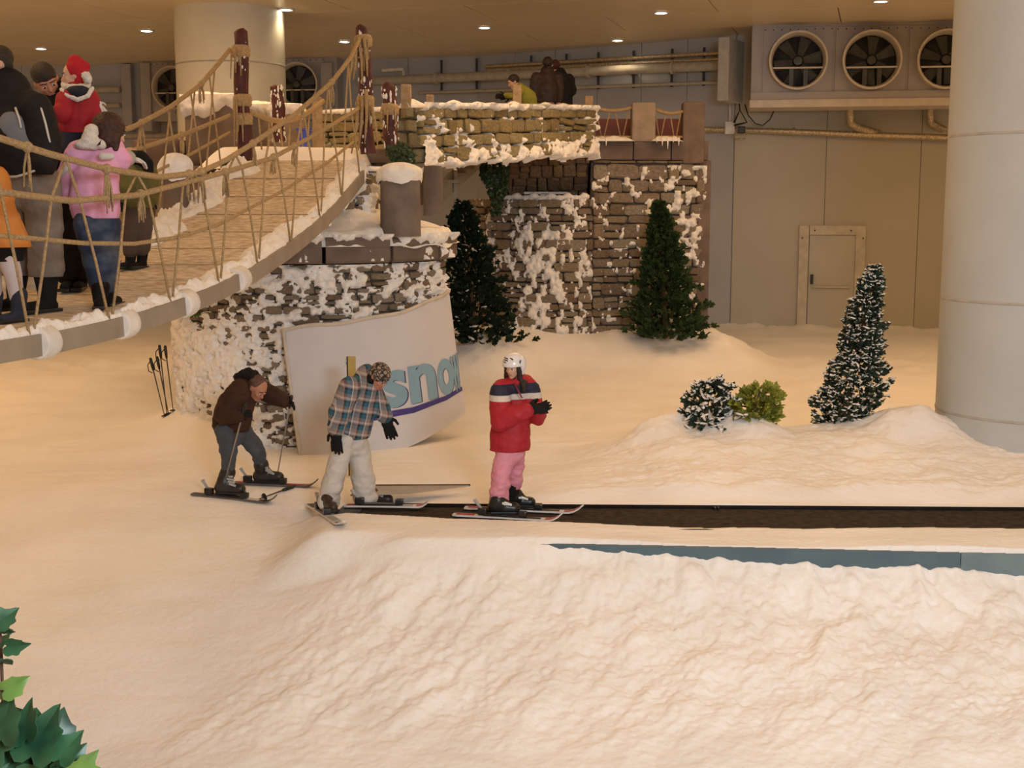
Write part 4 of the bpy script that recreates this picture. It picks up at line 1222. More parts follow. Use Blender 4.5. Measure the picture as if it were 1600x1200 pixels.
# snow ridges along the deck edges
def edge_snow(fx, inner, ya, yb, w, h, seed, thr):
    ys = np.arange(ya, yb, 0.022); us = np.linspace(-1, 1, 22)
    Yg, Ug = np.meshgrid(ys, us, indexing='ij')
    fxv = np.array([fx(y) for y in ys])[:, None]; zv = np.array([deck_z(y) for y in ys])[:, None]
    ww = w * (0.55 + 0.6 * (fbm(Yg * 2.5 + seed, Yg * 0 + seed, octv=3) + 0.5)) * (0.6 + 0.4 * sstep(8, 12, Yg))
    Xg = fxv + inner * (-0.045 + (Ug + 1) / 2 * ww)
    Zg = zv + h * (1 - Ug ** 2) ** 0.7 * np.maximum(0.25, 0.6 + 1.1 * (fbm(Xg * 11 + seed, Yg * 11, octv=4, gain=0.6) + 0.2)) - thr
    Zg = Zg - (0.03 + 0.07 * sstep(10.5, 12.5, Yg)) * sstep(-0.72, -1.0, Ug) * (0.4 + 1.2 * np.clip(fbm(Yg * 9, Yg * 0 + 2, octv=2) + 0.4, 0, 1))
    V, Q = gridmesh(np.stack([Xg, Yg, Zg], -1))
    me = npmesh('edge_snow', V - np.array(wloc(rb_)), Q, SNOWC)
    bm = bmesh.new(); bm.from_mesh(me); bmesh.ops.recalc_face_normals(bm, faces=bm.faces[:]); bm.to_mesh(me); bm.free(); me.shade_smooth()
    o = obj('edge_snow', me, None, rb_); o['kind'] = 'stuff'
edge_snow(XR, -1, 6.3, 14.3, 0.26, 0.06, 3.0, 0.016)
edge_snow(XL, 1, 9.0, 14.3, 0.42, 0.13, 8.0, 0.02)
# hand ropes
def rope_line(table, fx, ya, yb, r, side):
    pts = []
    for Y in np.arange(ya, yb + 0.01, 0.12):
        x = fx(Y); xx, _ = pj((x, Y, deck_z(Y) + 0.5))
        yy = interp(xx, table)
        pts.append(px(xx, yy, Y))
    for i in range(1, len(pts) - 1):
        pass
    mb = MB().tube(pts, r, n=8)
    return obj('hand_rope', mb, ROPE, rb_), pts
RT = [(-120, 190), (0, 216), (75, 240), (167, 264), (250, 277), (310, 270), (350, 252), (394, 225), (462, 178), (519, 128), (548, 90), (562, 60)]
RM = [(-120, 280), (0, 300), (112, 314), (213, 305), (300, 283), (362, 266), (425, 247), (490, 212), (547, 178), (566, 165)]
RB = [(-120, 352), (0, 368), (130, 380), (210, 381), (284, 370), (344, 350), (390, 325), (437, 301), (509, 256), (562, 214)]
LT = [(-150, 290), (0, 250), (100, 228), (160, 210), (205, 200), (265, 168), (313, 133), (345, 95), (368, 66)]
LM = [(-150, 320), (0, 280), (100, 262), (190, 240), (245, 224), (300, 205), (360, 180), (370, 176)]
LB = [(-150, 370), (0, 340), (100, 325), (190, 300), (230, 275), (300, 240), (362, 205), (370, 200)]
_, pRT = rope_line(RT, XR, 6.3, 14.15, 0.022, 1)
_, pRM = rope_line(RM, XR, 6.3, 14.15, 0.021, 1)
_, pRB = rope_line(RB, XR, 6.3, 14.15, 0.015, 1)
_, pLT = rope_line(LT, XL, 9.2, 14.25, 0.024, -1)
_, pLM = rope_line(LM, XL, 9.2, 14.25, 0.022, -1)
_, pLB = rope_line(LB, XL, 9.2, 14.25, 0.016, -1)
def at_Y(pts, Y):
    ys = [p.y for p in pts]
    return Vector((float(np.interp(Y, ys, [p.x for p in pts])), Y, float(np.interp(Y, ys, [p.z for p in pts]))))
def findY(xx, fx):
    return float(min(np.arange(6.25, 14.2, 0.01), key=lambda Y: abs(pj((fx(Y), Y, deck_z(Y)))[0] - xx)))
bY = [findY(x, XR) for x in (-70, 43, 168, 263, 339, 399, 451, 497, 531)] + [14.0]
for i, Y in enumerate(bY):
    pv = (bY[i - 1] + Y) / 2 if i else Y - 0.45
    nx = (bY[i + 1] + Y) / 2 if i + 1 < len(bY) else None
    foot = Vector((XR(Y) + 0.02, Y, deck_z(Y) - 0.02))
    for tgt, sg in ((pv, -1), (nx, 1)):
        if tgt is None or tgt < 6.3: continue
        topp = at_Y(pRT, tgt)
        f = foot + Vector((0, 0.03 * sg, 0))
        mid = at_Y(pRM, f.y + (tgt - f.y) * 0.62)
        lp = [f, f.lerp(mid, 0.5) + Vector((0.006, 0, 0)), mid, topp]
        obj('net_strand', MB().tube(lp, 0.0095, n=6), ROPE, rb_)
bL = [9.6, 10.3, 11.0, 11.65, 12.3, 12.9, 13.45, 13.95]
for i, Y in enumerate(bL):
    foot = Vector((XL(Y), Y, deck_z(Y) + 0.0))
    for sg in (-1, 1):
        tgt = Y + sg * 0.33
        if tgt > 14.1: continue
        obj('net_strand', MB().tube([foot, at_Y(pLT, tgt)], 0.0095, n=6), ROPE, rb_)
# knots and frayed tassels
def tassel(p, L, seed):
    r = random.Random(seed)
    mb = MB().ell(p, (0.035, 0.045, 0.035), n=8, m=6)
    for k in range(7):
        a = r.uniform(0, 6.28); sp = r.uniform(0.01, 0.035)
        q = p + Vector((math.cos(a) * sp, math.sin(a) * sp, -L * r.uniform(0.75, 1.0)))
        mb.tube([p, p.lerp(q, 0.5) + Vector((math.cos(a) * 0.01, 0, 0)), q], [0.008, 0.008, 0.006], n=5)
    return obj('tassel', mb, ROPE, rb_)
for i, (xx, L, pts) in enumerate(((50, 0.27, pRT), (172, 0.30, pRT), (300, 0.22, pRT), (318, 0.26, pRT), (398, 0.2, pRT), (355, 0.2, pRM), (462, 0.2, pRM), (225, 0.2, pRM), (520, 0.25, pRT), (430, 0.16, pRM))):
    Y = findY(xx, XR); tassel(at_Y(pts, Y), L, i)
for i, (Y, L, pts) in enumerate(((12.0, 0.25, pLT), (11.7, 0.2, pLM), (12.9, 0.2, pLM), (13.4, 0.2, pLT))):
    tassel(at_Y(pts, Y), L, 40 + i)
tw = MB()
for i, (x0, y0, x1, y1) in enumerate(((556, 60, 552, 125), (560, 55, 566, 130), (568, 60, 574, 120), (552, 70, 545, 130), (566, 150, 560, 235), (572, 140, 570, 225), (560, 165, 549, 240), (580, 165, 590, 228))):
    o = obj('hanging_strand', MB().tube([px(x0, y0, 14.12), px((x0 + x1) / 2 + 2, (y0 + y1) / 2, 14.08), px(x1, y1, 14.12)], [0.022, 0.018, 0.008], n=6), ROPE, rb_)

# tall red timber posts
def timber(name, label, base, top, wpx, Y, frost=0.3, wraps=()):
    p0, p1 = px(*base, Y), px(*top, Y)
    r = wpx / 2 * Y / FPX
    t = thing(name, p0, label, 'post')
    n = 14; pts = []; rad = []
    for i in range(n):
        k = i / (n - 1)
        pts.append(p0.lerp(p1, k) + Vector((0.012 * math.sin(k * 9 + base[0]), 0, 0))); rad.append(r * (1.05 - 0.12 * k + 0.04 * math.sin(k * 14 + top[0])))
    pts.append(p1 + (p1 - p0).normalized() * r * 0.35); rad.append(r * 0.55)
    obj('trunk', MB().tube(pts, rad, n=16), REDWOOD, t, sharp=50)
    rr_ = random.Random(int(base[0]))
    if frost:
        mb = MB()
        for i in range(int(110 * frost)):
            k = rr_.uniform(0, 1); a = rr_.uniform(-math.pi, 0)
            c = p0.lerp(p1, k) + Vector((math.cos(a) * r, math.sin(a) * r, 0)); s = rr_.uniform(0.005, 0.015)
            mb.ell(c, (s, 0.008, s * rr_.uniform(1.0, 4.0)), n=6, m=4)
        o = obj('frost', mb, SNOWC, t); o['kind'] = 'stuff'
    for (yk, tl) in wraps:
        c = p0.lerp(p1, yk)
        obj('rope_wrap', MB().lathe([(r * 1.0, -0.07), (r * 1.25, -0.05), (r * 1.2, -0.02), (r * 1.28, 0.01), (r * 1.2, 0.04), (r * 1.0, 0.065)], c, n=18), ROPE, t)
        mb = MB()
        for q in range(4):
            a = -2.7 + 0.5 * q + 0.3 * math.sin(q * 5 + yk * 40); e = c + Vector((math.cos(a) * r * 1.25, math.sin(a) * r * 1.25, 0))
            mb.tube([e, e + Vector((0.02 * math.cos(a), 0, -tl * (0.45 + 0.55 * abs(math.sin(q * 2.3 + yk * 31)))))], [0.013, 0.006], n=5)
        obj('rope_ends', mb, ROPE, t)
    return t
timber('timber_post', 'tall dark red timber post in front of the cream column', (383, 262), (375, 50), 23, 14.4, 0.12, ((0.86, 0.3), (0.5, 0.35), (0.36, 0.3)))
timber('timber_post', 'tallest dark red timber post at the round tower bridge head', (574, 240), (567, 44), 22, 14.25, 0.45, ((0.9, 0.35), (0.42, 0.3)))
timber('timber_post', 'short rounded red post with frost in front of the cream column', (436, 222), (433, 137), 20, 16.5, 0.5)
timber('timber_post', 'medium red timber post beside the frosted timber stump', (612, 232), (608, 133), 22, 15.2, 0.4, ((0.62, 0.25),))
# low rope swag between posts
A, B = px(386, 172, 14.6), px(505, 158, 16.4)
sw = [A.lerp(B, k) - Vector((0, 0, 0.18 * math.sin(k * math.pi))) for k in np.linspace(0, 1, 16)]
t = thing('rope_swag', A, 'thick sagging rope swag between the tall post and the landing', 'rope')
obj('swag_rope', MB().tube(sw, 0.032, n=8), ROPE, t)
for i, k in enumerate((2, 4, 6, 8, 10, 12, 13)):
    obj('hanging_cord', MB().tube([sw[k], sw[k] + Vector((0.03 * (-1) ** i, 0, -0.42))], 0.010, n=5), ROPE, t)
stp = px(500, 232, 16.5)
bollard('rope_stump', 'rope-wrapped stump at the end of the sagging swag', 497, 150, 234, 16, 16.6, M('stump_timber', (0.42, 0.30, 0.18)), snow=False)
bollard('snowy_bollard', 'snow-domed brown bollard on the rope bridge side next to the pink girl', 277, 258, 330, 42, 12.75, BROWNST, capk=1.15)
# ================================================================== conveyor belt
bl0, bl1 = Vector((-1.46, 11.03, 0)), Vector((9.5, 10.74, 0))
bd = (bl1 - bl0).normalized(); bn = Vector((bd.y, -bd.x, 0))
cv = thing('magic_carpet', (bl0 + bl1) / 2, 'dark rubber moving-carpet conveyor set in the snow', 'conveyor')
BELTM = M('belt_rubber', (0.055, 0.042, 0.030), (0.026, 0.021, 0.017), scale=14, rough=0.85, bump=0.5, bscale=60, spec=0.15)
bw = 0.74
obj('belt', MB().prism([bl0 + Vector((0, 0, -0.03)), bl1 + Vector((0, 0, -0.03)), bl1 + bn * bw + Vector((0, 0, -0.03)), bl0 + bn * bw + Vector((0, 0, -0.03))], (0, 0, 0.035)), BELTM, cv, smooth=False)
obj('belt_edge_rail', MB().tube([bl0 + bd * 0.2 + Vector((0, 0.005, 0.012)), bl1 + Vector((0, 0.005, 0.012))], 0.022, n=8), BLACK, cv)
ent = [bl0 + Vector((-0.02, -0.02, 0.0)), bl0 + bd * 0.16 + Vector((0, -0.02, 0.0)), bl0 + bd * 0.16 + bn * 0.30, bl0 + Vector((-0.05, 0, 0)) + bn * 0.34]
obj('entry_plate', MB().prism([p + Vector((0, 0, 0.0)) for p in ent], (0, 0, 0.02)), BLACKP, cv, smooth=False)
# blue side frame, in lengths
pA, pB = Vector((0.20, 9.815, 0)), Vector((4.9, 9.42, 0))
pd = (pB - pA)
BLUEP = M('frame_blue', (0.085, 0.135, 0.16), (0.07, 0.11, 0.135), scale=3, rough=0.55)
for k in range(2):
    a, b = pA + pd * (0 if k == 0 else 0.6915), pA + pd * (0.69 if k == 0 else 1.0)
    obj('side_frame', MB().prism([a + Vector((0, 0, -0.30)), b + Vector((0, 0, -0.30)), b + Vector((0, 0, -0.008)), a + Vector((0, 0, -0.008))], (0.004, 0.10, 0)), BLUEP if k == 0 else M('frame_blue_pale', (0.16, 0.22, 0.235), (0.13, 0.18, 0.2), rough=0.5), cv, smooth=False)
mk = px(1117, 797, 10.9)
obj('marker_tab', MB().box(mk + Vector((0, 0, 0.01)), (0.015, 0.05, 0.035)).box(mk + Vector((0.03, 0, 0.01)), (0.015, 0.05, 0.035)), BLACKP, cv, smooth=False)
# loose clear sheet lying behind the belt start
pp = [px(548, 793, 11.12), px(640, 789, 11.2), px(735, 775, 11.52), px(562, 774, 11.5)]
pp = [Vector((p.x, p.y, 0.075)) for p in pp]
sh = thing('plastic_sheet', pp[0], 'dark-edged grey sheet lying on the snow behind the belt start', 'sheet')
obj('sheet_panel', MB().prism(pp, (0, 0, 0.012)), M('sheet_grey', (0.42, 0.37, 0.30), (0.36, 0.32, 0.27), scale=5, rough=0.35), sh, smooth=False)
obj('sheet_edge', MB().tube([pp[3] + Vector((0, 0, 0.012)), pp[2] + Vector((0, 0, 0.012))], 0.009, n=6), BLACKP, sh)

# ================================================================== conifers
def tree(name, label, xb, yb, xt, yt, Y, prof, n, leafm, snow=0.0, seed=1, size=0.11, lean=0.0, cat='tree', flat=0.6):
    """prof: list of (k along height, half width in px left, right)"""
    r = random.Random(seed)
    b, t = px(xb, yb, Y), px(xt, yt, Y)
    T = thing(name, b, label, cat)
    s = Y / FPX
    ax = [b.lerp(t, k / 8) for k in range(9)]
    obj('trunk', MB().tube([b - Vector((0, 0, 0.12))] + ax, [0.04] + [0.035 * (1 - k / 9) + 0.004 for k in range(9)], n=8), M('bark', (0.10, 0.065, 0.04), (0.06, 0.04, 0.025), scale=20, rough=0.9), T)
    ks = [p[0] for p in prof]; ls = [p[1] for p in prof]; rs_ = [p[2] for p in prof]
    vs, fs = [], []; sv, sf = [], []
    H = (t - b).length
    for i in range(n):
        k = r.random() ** 0.85 * 1.07 - 0.07
        a = r.uniform(0, 2 * math.pi)
        w = np.interp(k, ks, ls) if math.cos(a) < 0 else np.interp(k, ks, rs_)
        wd = (np.interp(k, ks, ls) + np.interp(k, ks, rs_)) / 2
        rad = math.sqrt(r.uniform(0.12, 1.0))
        ragged = 1 + 0.75 * (mnoise.noise(Vector((math.cos(a) * 2.2 + seed, math.sin(a) * 2.2, k * 13))))
        c = b.lerp(t, k)
        off = Vector((math.cos(a) * w * s * rad * ragged, math.sin(a) * wd * s * rad * 0.9 * ragged, 0))
        p = c + off
        out = Vector((off.x, off.y, 0)); out = out.normalized() if out.length > 1e-4 else Vector((1, 0, 0))
        d = (out * r.uniform(0.5, 1.0) + Vector((r.uniform(-.4, .4), r.uniform(-.4, .4), r.uniform(0.0, 1.0)))).normalized()
        side = d.cross(Vector((r.uniform(-1, 1), r.uniform(-1, 1), r.uniform(-1, 1)))).normalized()
        L = size * r.uniform(0.6, 1.25) * (1 - 0.35 * k)
        nn = d.cross(side)
        base = len(vs)
        # a spray: central blade and four side blades
        for (off_, ang_, ll) in ((0.0, 0.0, 1.0), (0.15, 0.7, 0.6), (0.15, -0.7, 0.6), (0.45, 0.6, 0.5), (0.45, -0.6, 0.5)):
            o_ = p + d * L * off_
            dd_ = (d * math.cos(ang_) + side * math.sin(ang_))
            sw_ = (side * math.cos(ang_) - d * math.sin(ang_)) * L * 0.085
            e_ = o_ + dd_ * L * ll * 0.75 + nn * L * r.uniform(-0.12, 0.12)
            q = len(vs)
            vs += [o_ - sw_, o_ + sw_, o_ + dd_ * L * ll * 0.45 + sw_ * 1.4, e_, o_ + dd_ * L * ll * 0.45 - sw_ * 1.4]
            fs += [(q, q + 1, q + 2, q + 4), (q + 4, q + 2, q + 3)]
        if snow and r.random() < snow * (0.5 + 0.8 * rad) * (1.15 - 0.5 * k):
            q0 = MB().ell(p + d * L * 0.55 + Vector((0, 0, 0.012)), (L * r.uniform(0.22, 0.48), L * r.uniform(0.07, 0.15), L * r.uniform(0.05, 0.11)), Euler((r.uniform(-.6, .6), r.uniform(-.6, .6), r.uniform(0, 6))).to_matrix(), n=6, m=4)
            nb = len(sv); sv += q0.v; sf += [tuple(x + nb for x in f) for f in q0.f]
    o = obj('foliage', MB().add(vs, fs), leafm, T, smooth=False, fix=False); o['kind'] = 'stuff'
    if sv:
        o = obj('snow_flecks', MB().add(sv, sf), SNOWC, T); o['kind'] = 'stuff'
    return T
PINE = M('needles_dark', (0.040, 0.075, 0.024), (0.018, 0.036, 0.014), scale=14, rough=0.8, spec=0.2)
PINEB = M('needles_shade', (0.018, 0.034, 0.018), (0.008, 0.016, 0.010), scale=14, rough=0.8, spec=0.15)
PINES = M('needles_snowy', (0.045, 0.070, 0.045), (0.018, 0.03, 0.022), scale=14, rough=0.8, spec=0.2)
FRESH = M('needles_fresh', (0.34, 0.36, 0.05), (0.16, 0.19, 0.03), scale=12, rough=0.7)
tree('conifer', 'dark green conifer against the far stone tower wall', 1040, 516, 1030, 318, 20.0,
     [(0, 46, 54), (0.12, 50, 58), (0.25, 42, 42), (0.4, 36, 38), (0.5, 28, 36), (0.65, 20, 24), (0.85, 12, 14), (1, 3, 3)], 2600, PINE, seed=3, size=0.17)
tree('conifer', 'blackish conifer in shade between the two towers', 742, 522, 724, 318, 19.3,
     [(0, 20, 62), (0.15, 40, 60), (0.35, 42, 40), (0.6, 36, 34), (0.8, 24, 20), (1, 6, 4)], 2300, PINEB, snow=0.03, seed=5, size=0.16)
tree('snowy_conifer', 'leaning conifer dusted with snow on the mound', 1316, 674, 1366, 418, 13.45,
     [(0, 30, 32), (0.08, 44, 40), (0.2, 46, 52), (0.36, 28, 52), (0.45, 26, 34), (0.6, 24, 26), (0.75, 26, 18), (0.9, 12, 16), (1, 4, 6)], 2600, PINES, snow=0.60, seed=7, size=0.11)
tree('snowy_shrub', 'small snow-covered evergreen sprig on the mound', 1100, 670, 1108, 600, 13.2,
     [(0, 26, 40), (0.3, 30, 42), (0.6, 26, 32), (0.85, 14, 30), (1, 2, 20)], 200, PINES, snow=0.85, seed=9, size=0.20, cat='shrub')
tree('shrub', 'small yellow-green shrub on the mound', 1178, 664, 1188, 604, 13.2,
     [(0, 22, 18), (0.3, 30, 30), (0.6, 24, 36), (1, 8, 14)], 190, FRESH, snow=0.0, seed=13, size=0.21, cat='shrub')

# ------------------------------------------------------------------ leafy greenery on the stonework
def leaf_cluster(name, label, spots, mat, n, leaf, seed, cat='plant'):
    """spots: list of (x, y, radius px, Y)"""
    r = random.Random(seed)
    c0 = px(spots[0][0], spots[0][1], spots[0][3])
    T = thing(name, c0, label, cat)
    vs, fs = [], []
    tot = sum(s[2] ** 2 for s in spots)
    stm = MB()
    for (x, y, rp, Y) in spots:
        stm.tube([px(x, y - rp * 0.7, Y), px(x + 2, y, Y), px(x - 1, y + rp * 0.8, Y)], 0.006, n=5)
        for i in range(max(6, int(n * rp * rp / tot))):
            a, d = r.uniform(0, 6.283), math.sqrt(r.random()) * rp
            p = px(x + d * math.cos(a), y + d * math.sin(a), Y + r.uniform(-0.12, 0.04))
            nrm = Vector((r.uniform(-.7, .7), -1, r.uniform(-.2, .9))).normalized()
            e1 = nrm.cross(Vector((r.uniform(-1, 1), 0, r.uniform(-1, 1)))).normalized(); e2 = nrm.cross(e1)
            L = leaf * r.uniform(0.7, 1.3); q = len(vs)
            vs += [p - e1 * L * .5, p + e2 * L * .32 - e1 * L * .12, p + e1 * L * .5 - nrm * L * .1, p - e2 * L * .32 - e1 * L * .12, p + nrm * L * 0.08]
            fs += [(q, q + 1, q + 4), (q + 1, q + 2, q + 4), (q + 2, q + 3, q + 4), (q + 3, q, q + 4)]
    obj('stems', stm, M('stem_green', (0.06, 0.08, 0.03), rough=0.8), T)
    o = obj('leaves', MB().add(vs, fs), mat, T, smooth=False, fix=False); o['kind'] = 'stuff'
    return T
IVYD = M('ivy_dark', (0.032, 0.062, 0.016), (0.014, 0.03, 0.010), scale=9, rough=0.5)
IVYL = M('ivy_light', (0.12, 0.19, 0.04), (0.05, 0.09, 0.02), scale=9, rough=0.5)
leaf_cluster('hanging_ivy', 'dark ivy hanging at the recess of the far stone tower', [(772, 268, 22, 19.7), (776, 290, 18, 19.7), (777, 312, 11, 19.8), (774, 330, 8, 19.9)], IVYD, 520, 0.085, 3)
leaf_cluster('ledge_plant', 'dark green bushy plant beside the snow-capped bollard', [(625, 240, 17, 14.35), (638, 246, 12, 14.35), (612, 236, 9, 14.35)], IVYD, 340, 0.055, 4)
leaf_cluster('ivy_tuft', 'small light green ivy tuft under the bridge beam on the tower', [(298, 480, 9, 14.0), (306, 488, 8, 14.0), (285, 492, 3, 14.0), (366, 448, 4, 13.75)], IVYL, 110, 0.05, 5)
leaf_cluster('deck_plant', 'tiny green sprig at the far edge of the bridge deck', [(355, 258, 8, 14.3)], IVYD, 60, 0.05, 6)

# ------------------------------------------------------------------ ivy close to the viewer, rooted in a planter below the frame
wallm = M('near_wall_paint', (0.55, 0.50, 0.42), rough=0.7)
struct('wall_gallery', MB().bbox((-1.05, 1.72, 0.3), (1.6, 0.10, 2.6), bev=0.01), wallm, smooth=False)
IVYN = M('ivy_leaf_near', (0.030, 0.115, 0.050), (0.010, 0.045, 0.022), scale=18, rough=0.42, spec=0.5, detail=2)
IVYN2 = M('ivy_leaf_young', (0.15, 0.27, 0.055), (0.07, 0.16, 0.04), scale=18, rough=0.3, spec=0.6, detail=2)
def ivy_leaf(L, seed):
    """five-lobed ivy leaf, folded along the midrib, 2 mm thick"""
    r = random.Random(seed)
    out = [(0, 0), (0.12, -0.13), (0.30, -0.16), (0.44, -0.04), (0.47, 0.10), (0.40, 0.24), (0.44, 0.40), (0.42, 0.52), (0.28, 0.58), (0.18, 0.72), (0.08, 0.88), (0.01, 1.0)]
    pts = out + [(-x * r.uniform(.85, 1.1), y * r.uniform(.95, 1.05)) for (x, y) in out[::-1][1:-1]]
    def zf(x, y): return 0.22 * abs(x) - 0.30 * (y - 0.3) ** 2 + 0.06 * math.sin(9 * x + seed) * abs(x)
    mid = [(0, t) for t in (0.0, 0.2, 0.4, 0.6, 0.8)]
    vs = [Vector((x * L, y * L, zf(x, y) * L)) for (x, y) in pts]
    n = len(pts); mb = MB()
    c = Vector((0, 0.3 * L, zf(0, 0.3) * L))
    top = vs + [c]; bot = [v - Vector((0, 0, 0.0012)) for v in top]
    fs = [(i, (i + 1) % n, n) for i in range(n)] + [((i + 1) % n + n + 1, i + n + 1, 2 * n + 1) for i in range(n)] + [(i, i + n + 1, (i + 1) % n + n + 1, (i + 1) % n) for i in range(n)]
    return mb.add(top + bot, fs)
ivy = thing('ivy_plant', px(20, 1225, 1.65), 'glossy green ivy leaves close up at the lower picture corner', 'plant')
IL = [ # x, y, size px, angle deg in image (0 = pointing up), tilt, young
 (8, 965, 42, 35, 0.5, 0), (10, 985, 26, 150, 0.4, 0), (5, 1000, 30, -10, 0.9, 0), (25, 1010, 38, 110, 0.3, 0), (4, 1035, 36, 190, 0.8, 0),
 (22, 1072, 44, 80, 0.3, 1), (-6, 1082, 34, 240, 0.4, 1), (24, 1150, 120, -30, 0.35, 0), (62, 1150, 95, 5, 0.5, 0), (55, 1185, 110, 20, 0.3, 0),
 (105, 1168, 60, 15, 0.6, 0), (130, 1195, 52, 75, 0.4, 1), (85, 1205, 70, 40, 0.3, 0), (10, 1195, 90, -15, 0.3, 0), (30, 1215, 80, 60, 0.4, 1), (-15, 1160, 90, -60, 0.3, 0), (100, 1225, 60, 100, .3, 0), (92, 1140, 60, 25, 0.4, 0), (40, 1130, 70, -25, 0.5, 0), (110, 1192, 62, 60, 0.35, 0), (5, 1128, 80, -10, 0.4, 0), (70, 1210, 90, 80, 0.3, 0), (138, 1208, 50, 95, 0.35, 1)]
stem_pts = [px(30, 1300, 1.66), px(20, 1200, 1.65), px(4, 1090, 1.64), px(2, 1020, 1.64), px(-2, 960, 1.63)]
obj('stem', MB().tube(stem_pts, 0.0022, n=6), M('ivy_stem', (0.09, 0.05, 0.03), rough=0.7), ivy)
for i, (x, y, sz, an, tilt, yg) in enumerate(IL):
    L = sz * 1.62 / FPX
    lm = ivy_leaf(L, i)
    d = math.radians(an)
    R = (Matrix.Rotation(tilt * (1 if i % 2 else -0.6), 3, 'Z') @ Matrix.Rotation(math.radians(72) - tilt * 0.8, 3, 'X'))
    Rv = Matrix.Rotation(d, 3, 'Y')
    p = px(x, y, 1.60 + 0.05 * ((i * 7) % 5) / 5)
    q0 = Vector((0, L * 0.35, 0))
    mm = MB(); mm.add([Rv @ (R @ (Vector(v) - q0)) + p for v in lm.v], lm.f)
    obj('leaf', mm, IVYN2 if yg else IVYN, ivy, fix=False, sharp=30)

# ================================================================== spare ski poles planted in the snow
def ski_pole(label, tip, grip, mat=None, r=0.008, group=None, strap=True):
    tip, grip = Vector(tip), Vector(grip)
    t = thing('ski_pole', tip, label, 'ski pole', group)
    d = (grip - tip).normalized()
    obj('shaft', MB().tube([tip, grip], [0.005, r], n=8), mat or M('pole_metal', (0.23, 0.19, 0.15), (0.17, 0.14, 0.11), rough=0.4, metal=0.3), t)
    g = grip - d * 0.03
    obj('grip', MB().tube([g - d * 0.05, g, g + d * 0.08, g + d * 0.10], [0.012, 0.017, 0.018, 0.010], n=10), BLACKP, t)
    obj('basket', MB().lathe([(0.006, 0.0), (0.036, 0.004), (0.038, 0.010), (0.008, 0.014)], tip + d * 0.06, d, n=14), BLACKP, t)
    if strap:
        s = d.cross(Vector((0, 1, 0))).normalized()
        obj('strap', MB().tube([g + d * 0.07, g + s * 0.05 + d * 0.02, g + s * 0.055 - d * 0.05, g + s * 0.015 - d * 0.08], 0.006, n=5), BLACKP, t)
    return t
PB = 14.6
for (x0, y0, x1, y1, lab) in ((259, 657, 237, 568, 'thin ski pole with dark grip, outermost of the planted group'), (265, 660, 247, 566, 'second ski pole of the planted group, leaning'),
                            (262, 658, 250, 548, 'ski pole with tall grip in the middle of the planted group'), (272, 660, 259, 549, 'straightest ski pole of the planted group next to the tower')):
    b_ = px(x0, y0, PB); b_.z = gz(b_.x, b_.y) - 0.06
    ski_pole(lab, b_, px(x1, y1, PB - 0.05), M('pole_dark', (0.05, 0.04, 0.03), rough=0.5), group='planted ski poles')
# ================================================================== people
def hit(x, y, f=None):
    """ground point under photo pixel (x, y)"""
    Yv = np.arange(6.0, 30.0, 0.01)
    p1 = px(x, y, 1.0)
    Xv = p1.x * Yv; Zv = CAMZ + (p1.z - CAMZ) * Yv
    g = ground(Xv, Yv) if f is None else np.full_like(Yv, f(0, 0))
    i = int(np.argmax(Zv <= g))
    return Vector((Xv[i], Yv[i], g[i]))
def blob(name, mb, mat, parent, voxel=0.013, smooth=4, fold=0.0, fscale=9.0, hem=None, top=None, warp=None, seed=0.0):
    """melt overlapping closed forms into one continuous skin"""
    me = bpy.data.meshes.new('tmp'); me.from_pydata([tuple(v) for v in mb.v], [], mb.f); me.update()
    bm = bmesh.new(); bm.from_mesh(me); bmesh.ops.recalc_face_normals(bm, faces=bm.faces[:]); bm.to_mesh(me); bm.free()
    o = bpy.data.objects.new('tmp', me); COL.objects.link(o)
    m = o.modifiers.new('r', 'REMESH'); m.mode = 'VOXEL'; m.voxel_size = voxel; m.use_smooth_shade = True
    if smooth:
        m = o.modifiers.new('s', 'SMOOTH'); m.iterations = smooth; m.factor = 0.5
    dg = bpy.context.evaluated_depsgraph_get()
    me2 = bpy.data.meshes.new_from_object(o.evaluated_get(dg))
    bpy.data.objects.remove(o); bpy.data.meshes.remove(me)
    n = len(me2.vertices)
    co = np.empty(n * 3, np.float32); me2.vertices.foreach_get('co', co); co = co.reshape(-1, 3).astype(float)
    if fold:
        no = np.empty(n * 3, np.float32); me2.vertex_normals.foreach_get('vector', no); no = no.reshape(-1, 3)
        co += no * (fold * fbm(co[:, 0] * fscale + seed, co[:, 1] * fscale, co[:, 2] * fscale * 1.6 + seed, octv=3))[:, None]
    if hem is not None: co[:, 2] = np.maximum(co[:, 2], hem)
    if top is not None: co[:, 2] = np.minimum(co[:, 2], top)
    if warp is not None: co = warp(co)
    co -= np.array(wloc(parent))
    me2.vertices.foreach_set('co', co.astype(np.float32).ravel()); me2.update()
    me2.materials.clear(); me2.materials.append(mat); me2.name = name; me2.shade_smooth()
    return obj(name, me2, None, parent)
class Fig:
    def __init__(s, Y): s.Y = Y; s.k = Y / FPX * 1.01
    def P(s, x, y, dy=0.0): return px(x, y, s.Y + dy)
    def chain(s, mb, pts, ky=1.0):
        """pts: (x, y, dy, radius px)"""
        for a, b in zip(pts[:-1], pts[1:]):
            mb.cone(s.P(*a[:3]), a[3] * s.k, s.P(*b[:3]), b[3] * s.k, ky=ky)
        return mb
def frame(f, u=(0, 0, 1)):
    f = Vector(f).normalized(); u = Vector(u); s = f.cross(u)
    s = s.normalized(); u = s.cross(f).normalized()
    return f, s, u
